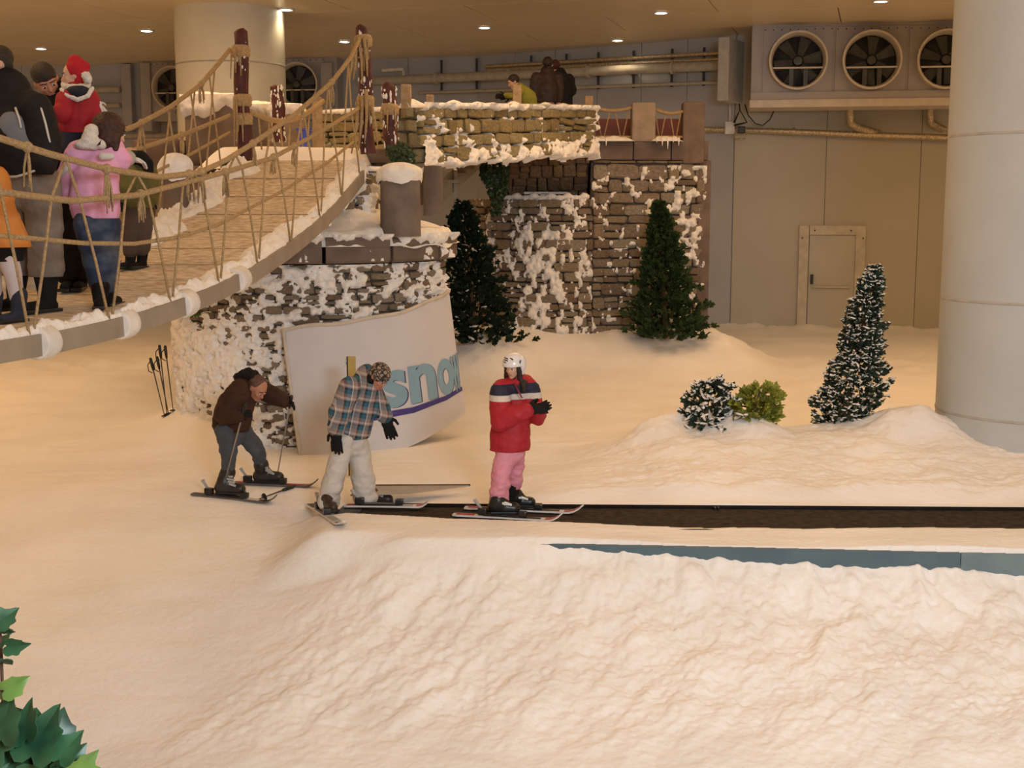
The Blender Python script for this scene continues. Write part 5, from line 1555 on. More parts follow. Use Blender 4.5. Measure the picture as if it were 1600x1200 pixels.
def head_mb(mb, c, h, f, u=(0, 0, 1)):
    f, s, u = frame(f, u); c = Vector(c)
    R = Matrix((f, s, u)).transposed()
    L = lambda a, b, d: c + (f * a + s * b + u * d) * h
    mb.ell(L(-0.04, 0, 0.10), (0.42 * h, 0.34 * h, 0.40 * h), R, n=18, m=12)
    mb.ell(L(0.08, 0, -0.15), (0.30 * h, 0.26 * h, 0.34 * h), R, n=16, m=10)
    mb.ell(L(0.27, 0, -0.40), (0.10 * h, 0.12 * h, 0.09 * h), R)
    mb.cone(L(0.36, 0, 0.02), 0.04 * h, L(0.46, 0, -0.13), 0.06 * h, n=10)
    mb.cone(L(0.33, -0.15, 0.10), 0.06 * h, L(0.33, 0.15, 0.10), 0.06 * h, n=10)
    mb.cone(L(0.34, -0.06, -0.27), 0.045 * h, L(0.34, 0.06, -0.27), 0.045 * h, n=10)
    mb.cone(L(0.28, -0.17, -0.10), 0.09 * h, L(0.28, 0.17, -0.10), 0.09 * h, n=10)
    for sg in (-1, 1):
        mb.ell(L(-0.02, 0.34 * sg, -0.04), (0.08 * h, 0.04 * h, 0.12 * h), R)
    return L
def face_parts(body, L, h, f, u=(0, 0, 1), brow=None, lip=None):
    f, s, u = frame(f, u); R = Matrix((f, s, u)).transposed()
    for sg in (-1, 1):
        obj('eye', MB().ell(L(0.365, 0.14 * sg, 0.005), (0.040 * h, 0.058 * h, 0.026 * h), R, n=10, m=8), EYEW, body)
        obj('iris', MB().ell(L(0.395, 0.14 * sg, 0.005), (0.022 * h, 0.034 * h, 0.030 * h), R, n=8, m=6), EYED, body)
        obj('eyebrow', MB().cone(L(0.395, 0.06 * sg, 0.105), 0.018 * h, L(0.35, 0.23 * sg, 0.11), 0.014 * h, n=6), brow or HAIRD, body)
    obj('mouth', MB().cone(L(0.385, -0.09, -0.275), 0.018 * h, L(0.385, 0.09, -0.275), 0.018 * h, n=8), lip or LIPM, body)
def body_of(parent, F, J, hc, h, fd, u=(0, 0, 1), skin=SKIN, face=True, thin=0.62, brow=None):
    """one continuous body under the clothes: J maps limb -> joint list (x, y, dy, r px)"""
    mb = MB()
    for k, pts in J.items():
        F.chain(mb, [(p[0], p[1], p[2], p[3] * thin) for p in pts])
    L = head_mb(mb, hc, h, fd, u)
    neck = F.P(*J['torso'][0][:3])
    mb.cone(L(-0.05, 0, -0.25), 0.20 * h, neck, 0.24 * h)
    b = blob('body', mb, skin, parent, voxel=0.011, smooth=2)
    if face: face_parts(b, L, h, fd, u, brow)
    return b, L
def hand(parent, w, d, nrm, L, mat, name='glove', curl=0.35, spread=0.10, thumb=1):
    """mitten-free glove: palm, four fingers of different length, thumb from the side of the palm"""
    d = Vector(d).normalized(); nrm = Vector(nrm); s = d.cross(nrm).normalized(); n = s.cross(d).normalized()
    w = Vector(w); R = Matrix((d, s, n)).transposed()
    mb = MB().ell(w + d * 0.30 * L, (0.34 * L, 0.24 * L, 0.13 * L), R)
    mb.cone(w - d * 0.18 * L, 0.17 * L, w + d * 0.15 * L, 0.16 * L)
    for i, (o, ln) in enumerate(((-0.18, 0.40), (-0.06, 0.46), (0.06, 0.43), (0.18, 0.34))):
        r0 = w + d * 0.50 * L + s * o * L
        d1 = (d + s * o * spread * 4 - n * curl * 0.5).normalized(); d2 = (d + s * o * spread * 4 - n * curl * 1.8).normalized()
        m_ = r0 + d1 * ln * 0.55 * L; e = m_ + d2 * ln * 0.5 * L
        mb.cone(r0, 0.062 * L, m_, 0.056 * L, n=8); mb.cone(m_, 0.056 * L, e, 0.048 * L, n=8)
    t0 = w + d * 0.14 * L + s * 0.17 * L * thumb
    t1 = t0 + (d * 0.6 + s * 0.75 * thumb - n * 0.25).normalized() * 0.24 * L
    t2 = t1 + (d * 0.9 + s * 0.25 * thumb - n * 0.3).normalized() * 0.2 * L
    mb.cone(t0, 0.09 * L, t1, 0.065 * L, n=8); mb.cone(t1, 0.065 * L, t2, 0.052 * L, n=8)
    return blob(name, mb, mat, parent, voxel=max(0.0045, 0.028 * L), smooth=1)
def ski_boot(parent, heel, toe, cuff, r, mat=BLACKP, buck=GREYP, name='ski_boot', rows=3):
    heel, toe, cuff = Vector(heel), Vector(toe), Vector(cuff)
    d = (toe - heel).normalized(); up = Vector((0, 0, 1)); L = (toe - heel).length
    ank = heel + d * 0.26 * L + up * r * 1.5
    mb = MB()
    mb.cone(heel + d * 0.14 * L + up * r * 0.75, r * 0.85, toe - d * 0.14 * L + up * r * 0.68, r * 0.72)
    mb.cone(heel + d * 0.20 * L + up * r * 0.9, r * 0.95, ank, r * 0.95); mb.cone(ank, r * 0.95, cuff, r * 1.05)
    mb.cone(heel + d * 0.5 * L + up * r * 0.95, r * 0.7, ank + up * r * 0.4, r * 0.8)
    b = blob(name, mb, mat, parent, voxel=r * 0.16, smooth=2, hem=min(heel.z, toe.z) + 0.012)
    obj('sole', MB().bbox((heel + toe) / 2 + up * 0.012, (L, r * 1.5, 0.024), Quaternion((0, 0, 1), math.atan2(d.y, d.x)).to_matrix(), bev=0.005), BLACKP, b, smooth=False)
    side = Vector((0, -1, 0)) if abs(d.y) < 0.8 else Vector((1, 0, 0))
    for i in range(rows):
        k = i / max(1, rows - 1)
        c = (heel + d * 0.62 * L + up * r * 1.35).lerp(ank.lerp(cuff, 0.7) + d * r * 0.55, k) + side * r * 0.72
        obj('buckle', MB().bbox(c, (r * 0.95, r * 0.30, r * 0.26), (0, 0.35 - 0.3 * k, 0), bev=r * 0.06), buck, b, smooth=False)
    return b
def ski(label, tail, tip, width, mats, group=None, foot=0.5, curve=0.07):
    tail, tip = Vector(tail), Vector(tip)
    d = tip - tail; L = d.length; d.normalize()
    s = d.cross(Vector((0, 0, 1))).normalized(); up = s.cross(d)
    t = thing('ski', tail.lerp(tip, 0.5), label, 'ski', group)
    n = 26; vs = []; fs = []
    for i in range(n):
        k = i / (n - 1)
        w = width / 2 * (1 - 0.22 * math.sin(math.pi * min(1, max(0, (k - 0.05) / 0.8)))) * (1 if k < 0.93 else max(0.25, 1 - ((k - 0.93) / 0.07) ** 2 * 0.8)) * (1 if k > 0.02 else 0.7)
        z = curve * max(0, (k - 0.86) / 0.14) ** 2
        c = tail + d * L * k + up * z
        vs += [c - s * w, c + s * w, c + s * w + up * 0.014, c - s * w + up * 0.014]
    for i in range(n - 1):
        a, b = i * 4, i * 4 + 4
        for q in range(4): fs.append((a + q, a + (q + 1) % 4, b + (q + 1) % 4, b + q))
    fs += [(0, 1, 2, 3), (n * 4 - 1, n * 4 - 2, n * 4 - 3, n * 4 - 4)]
    obj('ski_body', MB().add(vs, fs), mats[0], t, smooth=False)
    for (k0, k1, m) in ((0.62, 0.80, mats[1]), (0.84, 0.97, mats[2]), (0.03, 0.2, mats[2])):
        vs = []; fs = []
        for i in range(7):
            k = k0 + (k1 - k0) * i / 6; z = curve * max(0, (k - 0.86) / 0.14) ** 2
            c = tail + d * L * k + up * (z + 0.0155); w = width * 0.33
            vs += [c - s * w, c + s * w]
            if i: fs.append((2 * i - 2, 2 * i, 2 * i + 1, 2 * i - 1))
        obj('graphic_band', MB().add(vs, fs), m, t, smooth=False)
    q = Matrix((d, -s, up)).transposed()
    bd_ = obj('binding', MB().bbox(tail + d * L * foot + up * 0.022, (0.34, width * 0.7, 0.018), q, bev=0.004).bbox(tail + d * (L * foot + 0.17) + up * 0.045, (0.07, width * 0.75, 0.05), q, bev=0.012).bbox(tail + d * (L * foot - 0.18) + up * 0.05, (0.08, width * 0.7, 0.06), q, bev=0.012), BLACKP, t, smooth=False)
    obj('heel_lever', MB().tube([tail + d * (L * foot - 0.19) + up * 0.07, tail + d * (L * foot - 0.23) + up * 0.12, tail + d * (L * foot - 0.25) + up * 0.15], [0.012, 0.014, 0.018], n=8), GREYP, t)
    return t
RED = M('red_paint', (0.42, 0.035, 0.04), rough=0.4)
SKIW = M('ski_white', (0.70, 0.68, 0.66), (0.62, 0.6, 0.6), rough=0.35)
SKIG = M('ski_grey', (0.14, 0.12, 0.11), (0.09, 0.08, 0.075), rough=0.4)

def zmat(name, stops, bump=0.25, rough=0.75, fold_scale=25, wob=0.0):
    """colour bands by height above the wearer's feet: [(z, colour)...] constant steps"""
    m = bpy.data.materials.new(name); m.use_nodes = True; nt = m.node_tree; b = nt.nodes['Principled BSDF']
    b.inputs['Roughness'].default_value = rough; b.inputs['Specular IOR Level'].default_value = 0.3
    tc = nt.nodes.new('ShaderNodeTexCoord'); sp = nt.nodes.new('ShaderNodeSeparateXYZ'); nt.links.new(tc.outputs['Object'], sp.inputs[0])
    mp = nt.nodes.new('ShaderNodeMapRange'); mp.inputs['From Min'].default_value = 0; mp.inputs['From Max'].default_value = 2.0
    nt.links.new(sp.outputs['Z'], mp.inputs['Value'])
    r = nt.nodes.new('ShaderNodeValToRGB'); r.color_ramp.interpolation = 'CONSTANT'
    for i, (z, c) in enumerate(stops):
        e = r.color_ramp.elements[i] if i < 2 else r.color_ramp.elements.new(min(1, z / 2.0))
        e.position = z / 2.0; e.color = (*c, 1)
    nt.links.new(mp.outputs[0], r.inputs['Fac'])
    n = nt.nodes.new('ShaderNodeTexNoise'); n.inputs['Scale'].default_value = 14; nt.links.new(tc.outputs['Object'], n.inputs['Vector'])
    mr = nt.nodes.new('ShaderNodeMapRange'); mr.inputs['To Min'].default_value = 0.78; mr.inputs['To Max'].default_value = 1.1
    nt.links.new(n.outputs['Fac'], mr.inputs['Value'])
    mx = nt.nodes.new('ShaderNodeMix'); mx.data_type = 'RGBA'; mx.blend_type = 'MULTIPLY'; mx.inputs['Factor'].default_value = 1
    nt.links.new(r.outputs['Color'], mx.inputs[6]); nt.links.new(mr.outputs[0], mx.inputs[7]); nt.links.new(mx.outputs[2], b.inputs['Base Color'])
    n2 = nt.nodes.new('ShaderNodeTexNoise'); n2.inputs['Scale'].default_value = fold_scale; nt.links.new(tc.outputs['Object'], n2.inputs['Vector'])
    bp = nt.nodes.new('ShaderNodeBump'); bp.inputs['Strength'].default_value = bump; bp.inputs['Distance'].default_value = 0.02
    nt.links.new(n2.outputs['Fac'], bp.inputs['Height']); nt.links.new(bp.outputs['Normal'], b.inputs['Normal'])
    return m

# ------------------------------------------------------------------ girl in the red jacket on the conveyor
belt_z = lambda x, y: 0.012
f1 = hit(788, 806, belt_z); f2 = hit(814, 796, belt_z)
F = Fig(f1.y + 0.08); P = F.P
G = thing('person', (f1.x, f1.y + 0.05, 0), 'child in white helmet, red jacket and pink ski trousers on the conveyor', 'person')
hc = P(803, 574, -0.02); hh_ = 0.190; fd = (-0.50, -0.82, -0.10)
J = {'torso': [(808, 600, 0, 16), (799, 650, 0, 26), (796, 698, 0, 24)],
     'armN': [(786, 612, -0.08, 14), (783, 655, -0.18, 13), (824, 640, -0.24, 10)], 'armF': [(828, 612, 0.06, 14), (838, 650, -0.04, 13), (838, 642, -0.14, 10)],
     'legN': [(790, 700, -0.05, 17), (783, 745, -0.07, 13), (781, 785, -0.06, 12)], 'legF': [(806, 700, 0.05, 15), (805, 745, 0.09, 12), (802, 775, 0.13, 11)]}
body_of(G, F, J, hc, hh_, fd)
z_ = lambda y: zat(y, F.Y) 
RJ = (0.40, 0.018, 0.030); NV = (0.020, 0.022, 0.045); WS = (0.62, 0.56, 0.52)
jm = zmat('red_jacket', [(0, RJ), (z_(623), WS), (z_(614), NV), (z_(598), RJ)], rough=0.6)
mb = MB()
F.chain(mb, [(808, 600, 0.01, 19), (801, 645, 0, 29), (796, 694, 0, 33)], ky=0.82)
F.chain(mb, [(784, 606, -0.06, 15), (828, 606, 0.05, 15)])
F.chain(mb, [(781, 612, -0.09, 17), (783, 656, -0.20, 18), (822, 642, -0.27, 13)])
F.chain(mb, [(829, 612, 0.06, 16), (839, 650, -0.04, 15), (840, 641, -0.14, 13)])
mb.ell(P(816, 594, 0.08), (0.10, 0.09, 0.055))
blob('jacket', mb, jm, G, voxel=0.012, smooth=4, fold=0.016, fscale=8, hem=z_(703))
obj('collar', MB().lathe([(0.075, 0), (0.085, 0.045), (0.075, 0.06), (0.060, 0.055)], P(806, 602, 0.0), (-0.1, -0.1, 1), n=20), M('red_cloth', RJ, rough=0.7), G)
obj('zip', MB().tube([P(803, 598, -0.14), P(812, 615, -0.17), P(816, 622, -0.17)], 0.006, n=5), M('zip_red', (0.25, 0.015, 0.02), rough=0.5), G)
pk = M('pink_trousers', (0.70, 0.29, 0.36), (0.64, 0.25, 0.32), scale=9, rough=0.7, bump=0.3, bscale=30)
mb = MB()
F.chain(mb, [(796, 694, 0, 26), (796, 706, 0, 24)], ky=0.8)
F.chain(mb, [(790, 706, -0.03, 16), (782, 745, -0.07, 16), (779, 780, -0.05, 15.5)])
blob_p = F.chain(mb, [(807, 702, 0.05, 15), (806, 740, 0.09, 13), (803, 760, 0.12, 12)])
blob('ski_trousers', mb, pk, G, voxel=0.011, smooth=3, fold=0.022, fscale=11, hem=z_(783))
mb = F.chain(MB(), [(802, 752, 0.115, 12.5), (799, 782, 0.13, 11)])
blob('leg_gaiter', mb, BLACK, G, voxel=0.009, smooth=2)
ski_boot(G, P(767, 802, -0.08), P(810, 803, -0.08), P(781, 786, -0.07), 0.074, buck=WHITEP)
hB = hit(796, 795, belt_z); tB = hit(834, 796, belt_z)
ski_boot(G, Vector((hB.x, hB.y, 0.03)), Vector((tB.x, tB.y, 0.03)), P(803, 776, 0.14), 0.066, buck=WHITEP)
hand(G, P(824, 640, -0.26), (0.95, -0.05, 0.10), (0, -1, 0.2), 0.195, BLACK, curl=0.2, thumb=-1)
hand(G, P(834, 642, -0.16), (0.9, -0.25, 0.45), (0.2, 1, 0), 0.17, BLACK, curl=0.2, thumb=1)
f_, s_, u_ = frame(fd)
Rh = Matrix((f_, s_, u_)).transposed()
hl_ = hc + u_ * 0.13 * hh_ - f_ * 0.05 * hh_
mbh = MB().ell(hl_, (0.60 * hh_, 0.53 * hh_, 0.55 * hh_), Rh, n=24, m=16)
for sg in (-1, 1): mbh.ell(hc + s_ * 0.36 * hh_ * sg - f_ * 0.1 * hh_ - u_ * 0.12 * hh_, (0.2 * hh_, 0.10 * hh_, 0.26 * hh_), Rh)
def hwarp(co):
    o = np.array(hc); f, s, u = np.array(f_), np.array(s_), np.array(u_)
    a = (co - o) @ f; b = (co - o) @ s; c = (co - o) @ u
    lim = np.where(a > 0.02 * hh_, 0.11 * hh_, -0.34 * hh_)
    lim = np.where((a > 0.02 * hh_) & (a < 0.14 * hh_), 0.14 * hh_ - 0.48 * hh_ * (1 - (a / hh_ - 0.02) / 0.12), lim)
    c2 = np.maximum(c, lim)
    return co + (c2 - c)[:, None] * u
hm = blob('helmet', mbh, M('helmet_white', (0.74, 0.72, 0.72), (0.70, 0.68, 0.68), rough=0.22, spec=0.6), G, voxel=0.008, smooth=2, warp=hwarp)
for (a, b, c, l) in ((0.40, 0.12, 0.47, 0.07), (0.44, 0.10, 0.38, 0.08), (0.40, -0.16, 0.46, 0.05), (0.46, 0.12, 0.28, 0.07)):
    p = hc + (f_ * (a + 0.02) + s_ * b + u_ * c) * hh_
    obj('vent', MB().cone(p - s_ * l * hh_, 0.006, p + s_ * l * hh_ + u_ * 0.01, 0.004, n=8), BLACKP, hm)
star = [hc + (f_ * 0.18 + s_ * (-0.45) + u_ * 0.32) * hh_ + (f_ * math.cos(t_ * math.pi / 5) + u_ * math.sin(t_ * math.pi / 5)) * (0.020 if t_ % 2 == 0 else 0.009) for t_ in range(10)]
obj('star_decal', MB().prism(star, -s_ * 0.004), M('decal_blue', (0.05, 0.10, 0.25), rough=0.4), hm, smooth=False)
mb = MB()
for sg in (-1, 1):
    mb.cone(hc + (s_ * 0.30 * sg + f_ * 0.12 + u_ * 0.12) * hh_, 0.022, hc + (s_ * 0.36 * sg + f_ * 0.10 - u_ * 0.45) * hh_, 0.024)
    mb.cone(hc + (s_ * 0.36 * sg + f_ * 0.10 - u_ * 0.45) * hh_, 0.024, hc + (s_ * (0.30 if sg > 0 else 0.50) * sg + f_ * 0.14 - u_ * 0.85) * hh_, 0.016)
mb.cone(hc + (f_ * -0.3 - u_ * 0.2) * hh_, 0.05, P(819, 602, -0.02), 0.03)
mb.cone(P(819, 598, -0.06), 0.03, P(818, 610, -0.12), 0.018)
blob('hair', mb, HAIRD, G, voxel=0.008, smooth=2, fold=0.006, fscale=40)
obj('chin_strap', MB().tube([hc + (s_ * -0.34 - u_ * 0.15 + f_ * 0.08) * hh_, hc + (f_ * 0.22 - u_ * 0.5 - s_ * 0.1) * hh_, hc + (s_ * 0.32 - u_ * 0.15 + f_ * 0.1) * hh_], 0.006, n=5), BLACKP, G)
a, b = hit(708, 806, belt_z), hit(880, 816, belt_z)
ski('white and red ski under the red-jacketed child, closer to the snow bank', Vector((a.x, a.y, 0.016)), Vector((b.x, b.y, 0.016)), 0.085, (SKIW, BLACKP, RED), 'pair of red-tipped skis', foot=0.46)
a, b = hit(726, 795, belt_z), hit(912, 803, belt_z)
ski('white and red ski under the red-jacketed child, at the belt back edge', Vector((a.x, a.y, 0.016)), Vector((b.x, b.y, 0.016)), 0.085, (SKIW, BLACKP, RED), 'pair of red-tipped skis', foot=0.46)

# ------------------------------------------------------------------ skier in the plaid jacket
def plaid(name):
    m = bpy.data.materials.new(name); m.use_nodes = True; nt = m.node_tree; b = nt.nodes['Principled BSDF']
    b.inputs['Roughness'].default_value = 0.8; b.inputs['Specular IOR Level'].default_value = 0.2
    tc = nt.nodes.new('ShaderNodeTexCoord')
    mp = nt.nodes.new('ShaderNodeMapping'); mp.inputs['Rotation'].default_value = (0, math.radians(-14), 0); nt.links.new(tc.outputs['Object'], mp.inputs[0])
    sp = nt.nodes.new('ShaderNodeSeparateXYZ'); nt.links.new(mp.outputs[0], sp.inputs[0])
    ay = nt.nodes.new('ShaderNodeMath'); ay.operation = 'MULTIPLY_ADD'; ay.inputs[1].default_value = 0.7; nt.links.new(sp.outputs['Y'], ay.inputs[0]); nt.links.new(sp.outputs['X'], ay.inputs[2])
    def fracof(sock, per, off=0.0):
        d = nt.nodes.new('ShaderNodeMath'); d.operation = 'MULTIPLY_ADD'; d.inputs[1].default_value = 1 / per; d.inputs[2].default_value = off; nt.links.new(sock, d.inputs[0])
        f = nt.nodes.new('ShaderNodeMath'); f.operation = 'FRACT'; nt.links.new(d.outputs[0], f.inputs[0]); return f.outputs[0]
    def ramp(sock, stops):
        r = nt.nodes.new('ShaderNodeValToRGB'); r.color_ramp.interpolation = 'CONSTANT'
        for i, (z, c) in enumerate(stops):
            e = r.color_ramp.elements[i] if i < 2 else r.color_ramp.elements.new(z)
            e.position = z; e.color = (*c, 1)
        nt.links.new(sock, r.inputs['Fac']); return r.outputs['Color']
    GR = (0.24, 0.20, 0.19); BLs = (0.035, 0.115, 0.17); NVs = (0.02, 0.02, 0.028); WHs = (0.55, 0.50, 0.47); OR = (0.45, 0.2, 0.12)
    cx_ = ramp(fracof(ay.outputs[0], 0.135), [(0, NVs), (0.10, BLs), (0.40, NVs), (0.46, WHs), (0.54, GR), (0.88, OR), (0.93, NVs)])
    cz_ = ramp(fracof(sp.outputs['Z'], 0.105), [(0, WHs), (0.16, OR), (0.22, GR), (0.46, BLs), (0.78, NVs), (0.9, GR)])
    mx = nt.nodes.new('ShaderNodeMix'); mx.data_type = 'RGBA'; mx.inputs['Factor'].default_value = 0.42
    nt.links.new(cx_, mx.inputs[6]); nt.links.new(cz_, mx.inputs[7]); nt.links.new(mx.outputs[2], b.inputs['Base Color'])
    return m
def ghit(x, y):
    return hit(x, y)
f1 = hit(514, 803); f2 = hit(582, 793)
F = Fig((f1.y + f2.y) / 2 + 0.02); P = F.P
G = thing('person', (f1.x + 0.1, F.Y, min(f1.z, f2.z)), 'skier in plaid jacket, white trousers and leopard beanie looking down at the belt', 'person')
hc = P(592, 588, -0.06); hh_ = 0.215; fd = (0.55, -0.45, -0.62); uu = (0.45, -0.25, 0.8)
J = {'torso': [(572, 598, -0.02, 18), (558, 640, 0, 26), (548, 682, 0, 26)],
     'armN': [(548, 606, -0.16, 15), (531, 642, -0.22, 12), (527, 660, -0.22, 9)], 'armF': [(580, 608, 0.12, 14), (594, 634, 0.06, 12), (602, 652, 0.0, 10)],
     'legN': [(538, 692, -0.05, 16), (523, 742, -0.12, 14), (514, 790, -0.12, 14)], 'legF': [(558, 690, 0.06, 19), (565, 740, 0.04, 17), (572, 780, 0.02, 14)]}
body_of(G, F, J, hc, hh_, fd, uu, skin=SKINR)
mb = MB()
F.chain(mb, [(570, 600, -0.02, 22), (560, 636, 0, 28), (549, 672, 0, 31)], ky=0.8)
F.chain(mb, [(547, 604, -0.14, 16), (580, 604, 0.12, 16)])
F.chain(mb, [(547, 606, -0.17, 18), (530, 645, -0.23, 17), (526, 668, -0.22, 15)])
F.chain(mb, [(582, 608, 0.12, 16), (593, 632, 0.06, 15), (601, 650, 0.0, 13)])
pl = plaid('plaid_cloth')
blob('plaid_jacket', mb, pl, G, voxel=0.012, smooth=4, fold=0.012, fscale=9, hem=zat(684, F.Y))
mb = MB().ell(P(572, 586, 0.02), (0.095, 0.10, 0.10)); mb.cone(P(562, 592, 0.0), 0.06, P(580, 590, -0.05), 0.05)
blob('hood', mb, pl, G, voxel=0.010, smooth=3, fold=0.01)
mb = MB().ell(P(580, 592, -0.05), (0.055, 0.07, 0.06)); blob('hood_lining', mb, BLACK, G, voxel=0.010, smooth=1)
wt = M('white_trousers', (0.60, 0.575, 0.54), (0.54, 0.51, 0.47), scale=7, rough=0.75, bump=0.3, bscale=22)
mb = MB()
F.chain(mb, [(548, 680, 0.0, 27), (547, 698, 0.02, 24)], ky=0.75)
F.chain(mb, [(537, 690, -0.07, 18.5), (523, 742, -0.12, 16.5), (513, 786, -0.12, 17.5)])
F.chain(mb, [(560, 700, 0.06, 18.5), (566, 740, 0.04, 17.5), (571, 778, 0.02, 18.5)])
blob('ski_trousers', mb, wt, G, voxel=0.012, smooth=3, fold=0.020, fscale=10, hem=zat(792, F.Y))
h1 = Vector((f1.x - 0.06, f1.y + 0.17, f1.z + 0.03)); t1 = Vector((f1.x + 0.06, f1.y - 0.08, f1.z + 0.03))
ski_boot(G, h1, t1, P(512, 789, -0.06), 0.058, mat=M('boot_brown', (0.05, 0.028, 0.022), rough=0.4))
h2 = Vector((f2.x - 0.10, f2.y + 0.02, f2.z + 0.03)); t2 = Vector((f2.x + 0.18, f2.y - 0.02, f2.z + 0.03))
ski_boot(G, h2, t2, P(570, 775, 0.03), 0.07, mat=MATS['boot_brown'])
hand(G, P(525, 670, -0.22), (0.02, -0.1, -1), (-0.3, -1, 0), 0.225, BLACK, curl=0.15, thumb=1)
hand(G, P(601, 651, 0.0), (0.35, -0.1, -0.95), (0.2, -1, 0.1), 0.22, BLACK, curl=0.2, thumb=-1)
f_, s_, u_ = frame(fd, uu); Rh = Matrix((f_, s_, u_)).transposed()
def leopard():
    m = bpy.data.materials.new('leopard_knit'); m.use_nodes = True; nt = m.node_tree; b = nt.nodes['Principled BSDF']; b.inputs['Roughness'].default_value = 0.9
    tc = nt.nodes.new('ShaderNodeTexCoord'); v = nt.nodes.new('ShaderNodeTexVoronoi'); v.feature = 'DISTANCE_TO_EDGE'; v.inputs['Scale'].default_value = 34; nt.links.new(tc.outputs['Object'], v.inputs['Vector'])
    r = nt.nodes.new('ShaderNodeValToRGB'); r.color_ramp.interpolation = 'CONSTANT'
    r.color_ramp.elements[0].color = (0.03, 0.025, 0.022, 1); r.color_ramp.elements[1].position = 0.13; r.color_ramp.elements[1].color = (0.30, 0.22, 0.16, 1)
    nt.links.new(v.outputs['Distance'], r.inputs['Fac']); nt.links.new(r.outputs['Color'], b.inputs['Base Color']); return m
mb = MB().ell(hc + (u_ * 0.17 - f_ * 0.03) * hh_, (0.47 * hh_, 0.40 * hh_, 0.42 * hh_), Rh, n=20, m=14)
mb.ell(hc + (u_ * 0.0 - f_ * 0.16) * hh_, (0.36 * hh_, 0.39 * hh_, 0.30 * hh_), Rh)
blob('leopard_beanie', mb, leopard(), G, voxel=0.009, smooth=2)
a, b = hit(484, 792), hit(538, 828)
ski('white ski turned across the belt start under the plaid skier', Vector((a.x, a.y, a.z + 0.02)), Vector((b.x, b.y, b.z + 0.02)), 0.095, (SKIW, GREYP, BLACKP), "plaid skier's skis", foot=0.42, curve=0.04)
a, b = hit(538, 794, belt_z), hit(672, 796, belt_z)
ski('pale ski lying along the belt start under the plaid skier', Vector((a.x, a.y, 0.03)), Vector((b.x, b.y, 0.03)), 0.09, (SKIW, GREYP, RED), "plaid skier's skis", foot=0.42, curve=0.06)

# ------------------------------------------------------------------ man in the brown jacket leaning on poles
f1 = hit(356, 776); f2 = hit(415, 757)
F = Fig(f1.y + 0.12); P = F.P
G = thing('person', (f1.x + 0.1, F.Y, f1.z), 'man in brown fur-hooded jacket and jeans bending over his skis', 'person')
hc = P(402, 606, -0.08); hh_ = 0.225; fd = (0.62, -0.40, -0.62); uu = (0.50, -0.25, 0.75)
J = {'torso': [(388, 606, 0, 18), (368, 636, 0, 26), (360, 668, 0, 25)],
     'armN': [(374, 612, -0.18, 15), (352, 648, -0.26, 13), (374, 648, -0.32, 10)], 'armF': [(402, 606, 0.14, 14), (426, 619, 0.13, 12), (444, 628, 0.10, 10)],
     'legN': [(352, 672, -0.08, 17), (358, 712, -0.11, 13), (356, 745, -0.08, 9)], 'legF': [(378, 672, 0.10, 16), (402, 705, 0.16, 13), (409, 730, 0.22, 9)]}
body_of(G, F, J, hc, hh_, fd, uu, skin=SKINR)
BR_ = M('brown_jacket', (0.060, 0.028, 0.018), (0.040, 0.019, 0.013), scale=7, rough=0.8, bump=0.3, bscale=25, spec=0.2)
mb = MB()
F.chain(mb, [(386, 608, 0, 23), (368, 634, 0, 30), (362, 660, 0, 31)], ky=0.85)
F.chain(mb, [(374, 607, -0.14, 16), (402, 605, 0.12, 16)])
F.chain(mb, [(373, 612, -0.19, 18), (352, 646, -0.26, 17), (372, 648, -0.31, 13)])
F.chain(mb, [(402, 607, 0.14, 16), (426, 618, 0.13, 15), (444, 627, 0.10, 12)])
blob('brown_jacket', mb, BR_, G, voxel=0.012, smooth=4, fold=0.014, fscale=9, hem=zat(673, F.Y))
mb = MB()
for k in range(9):
    a = -2.7 + k * 0.55
    mb.ell(P(388 + 14 * math.cos(a), 598 + 14 * math.sin(a), 0.02 - 0.10 * math.sin(k * 0.6)), 0.052)
mb.ell(P(376, 590, 0.02), (0.07, 0.08, 0.05))
blob('fur_hood', mb, M('fur_black', (0.022, 0.015, 0.012), (0.010, 0.007, 0.006), scale=60, rough=0.95, bump=0.8, bscale=90), G, voxel=0.010, smooth=1, fold=0.02, fscale=35)
JE = M('blue_jeans', (0.085, 0.095, 0.115), (0.055, 0.063, 0.08), scale=8, rough=0.85, bump=0.3, bscale=40)
mb = MB()
F.chain(mb, [(360, 664, 0, 25), (362, 676, 0, 23)], ky=0.85)
F.chain(mb, [(352, 672, -0.08, 17), (358, 710, -0.11, 12.5), (356, 738, -0.08, 9.5)])
F.chain(mb, [(378, 672, 0.10, 16), (402, 704, 0.16, 12.5), (408, 727, 0.21, 9.5)])
blob('jeans', mb, JE, G, voxel=0.011, smooth=3, fold=0.014, fscale=13)
bo = M('boot_dark', (0.03, 0.027, 0.025), (0.02, 0.018, 0.017), rough=0.4)
ski_boot(G, Vector((f1.x - 0.10, f1.y, f1.z + 0.03)), Vector((f1.x + 0.16, f1.y - 0.03, f1.z + 0.03)), P(356, 738, -0.08), 0.071, mat=bo, rows=4)
ski_boot(G, Vector((f2.x - 0.10, f2.y, f2.z + 0.03)), Vector((f2.x + 0.17, f2.y - 0.02, f2.z + 0.03)), P(408, 726, 0.21), 0.071, mat=bo, rows=4)
hand(G, P(372, 647, -0.32), (0.8, -0.1, 0.1), (0.1, -1, 0.4), 0.15, BLACK, curl=2.4, thumb=1)
hand(G, P(445, 628, 0.10), (0.95, -0.2, -0.1), (0.1, 0.5, 1), 0.15, BLACK, curl=2.6, thumb=-1)
f_, s_, u_ = frame(fd, uu); Rh = Matrix((f_, s_, u_)).transposed()
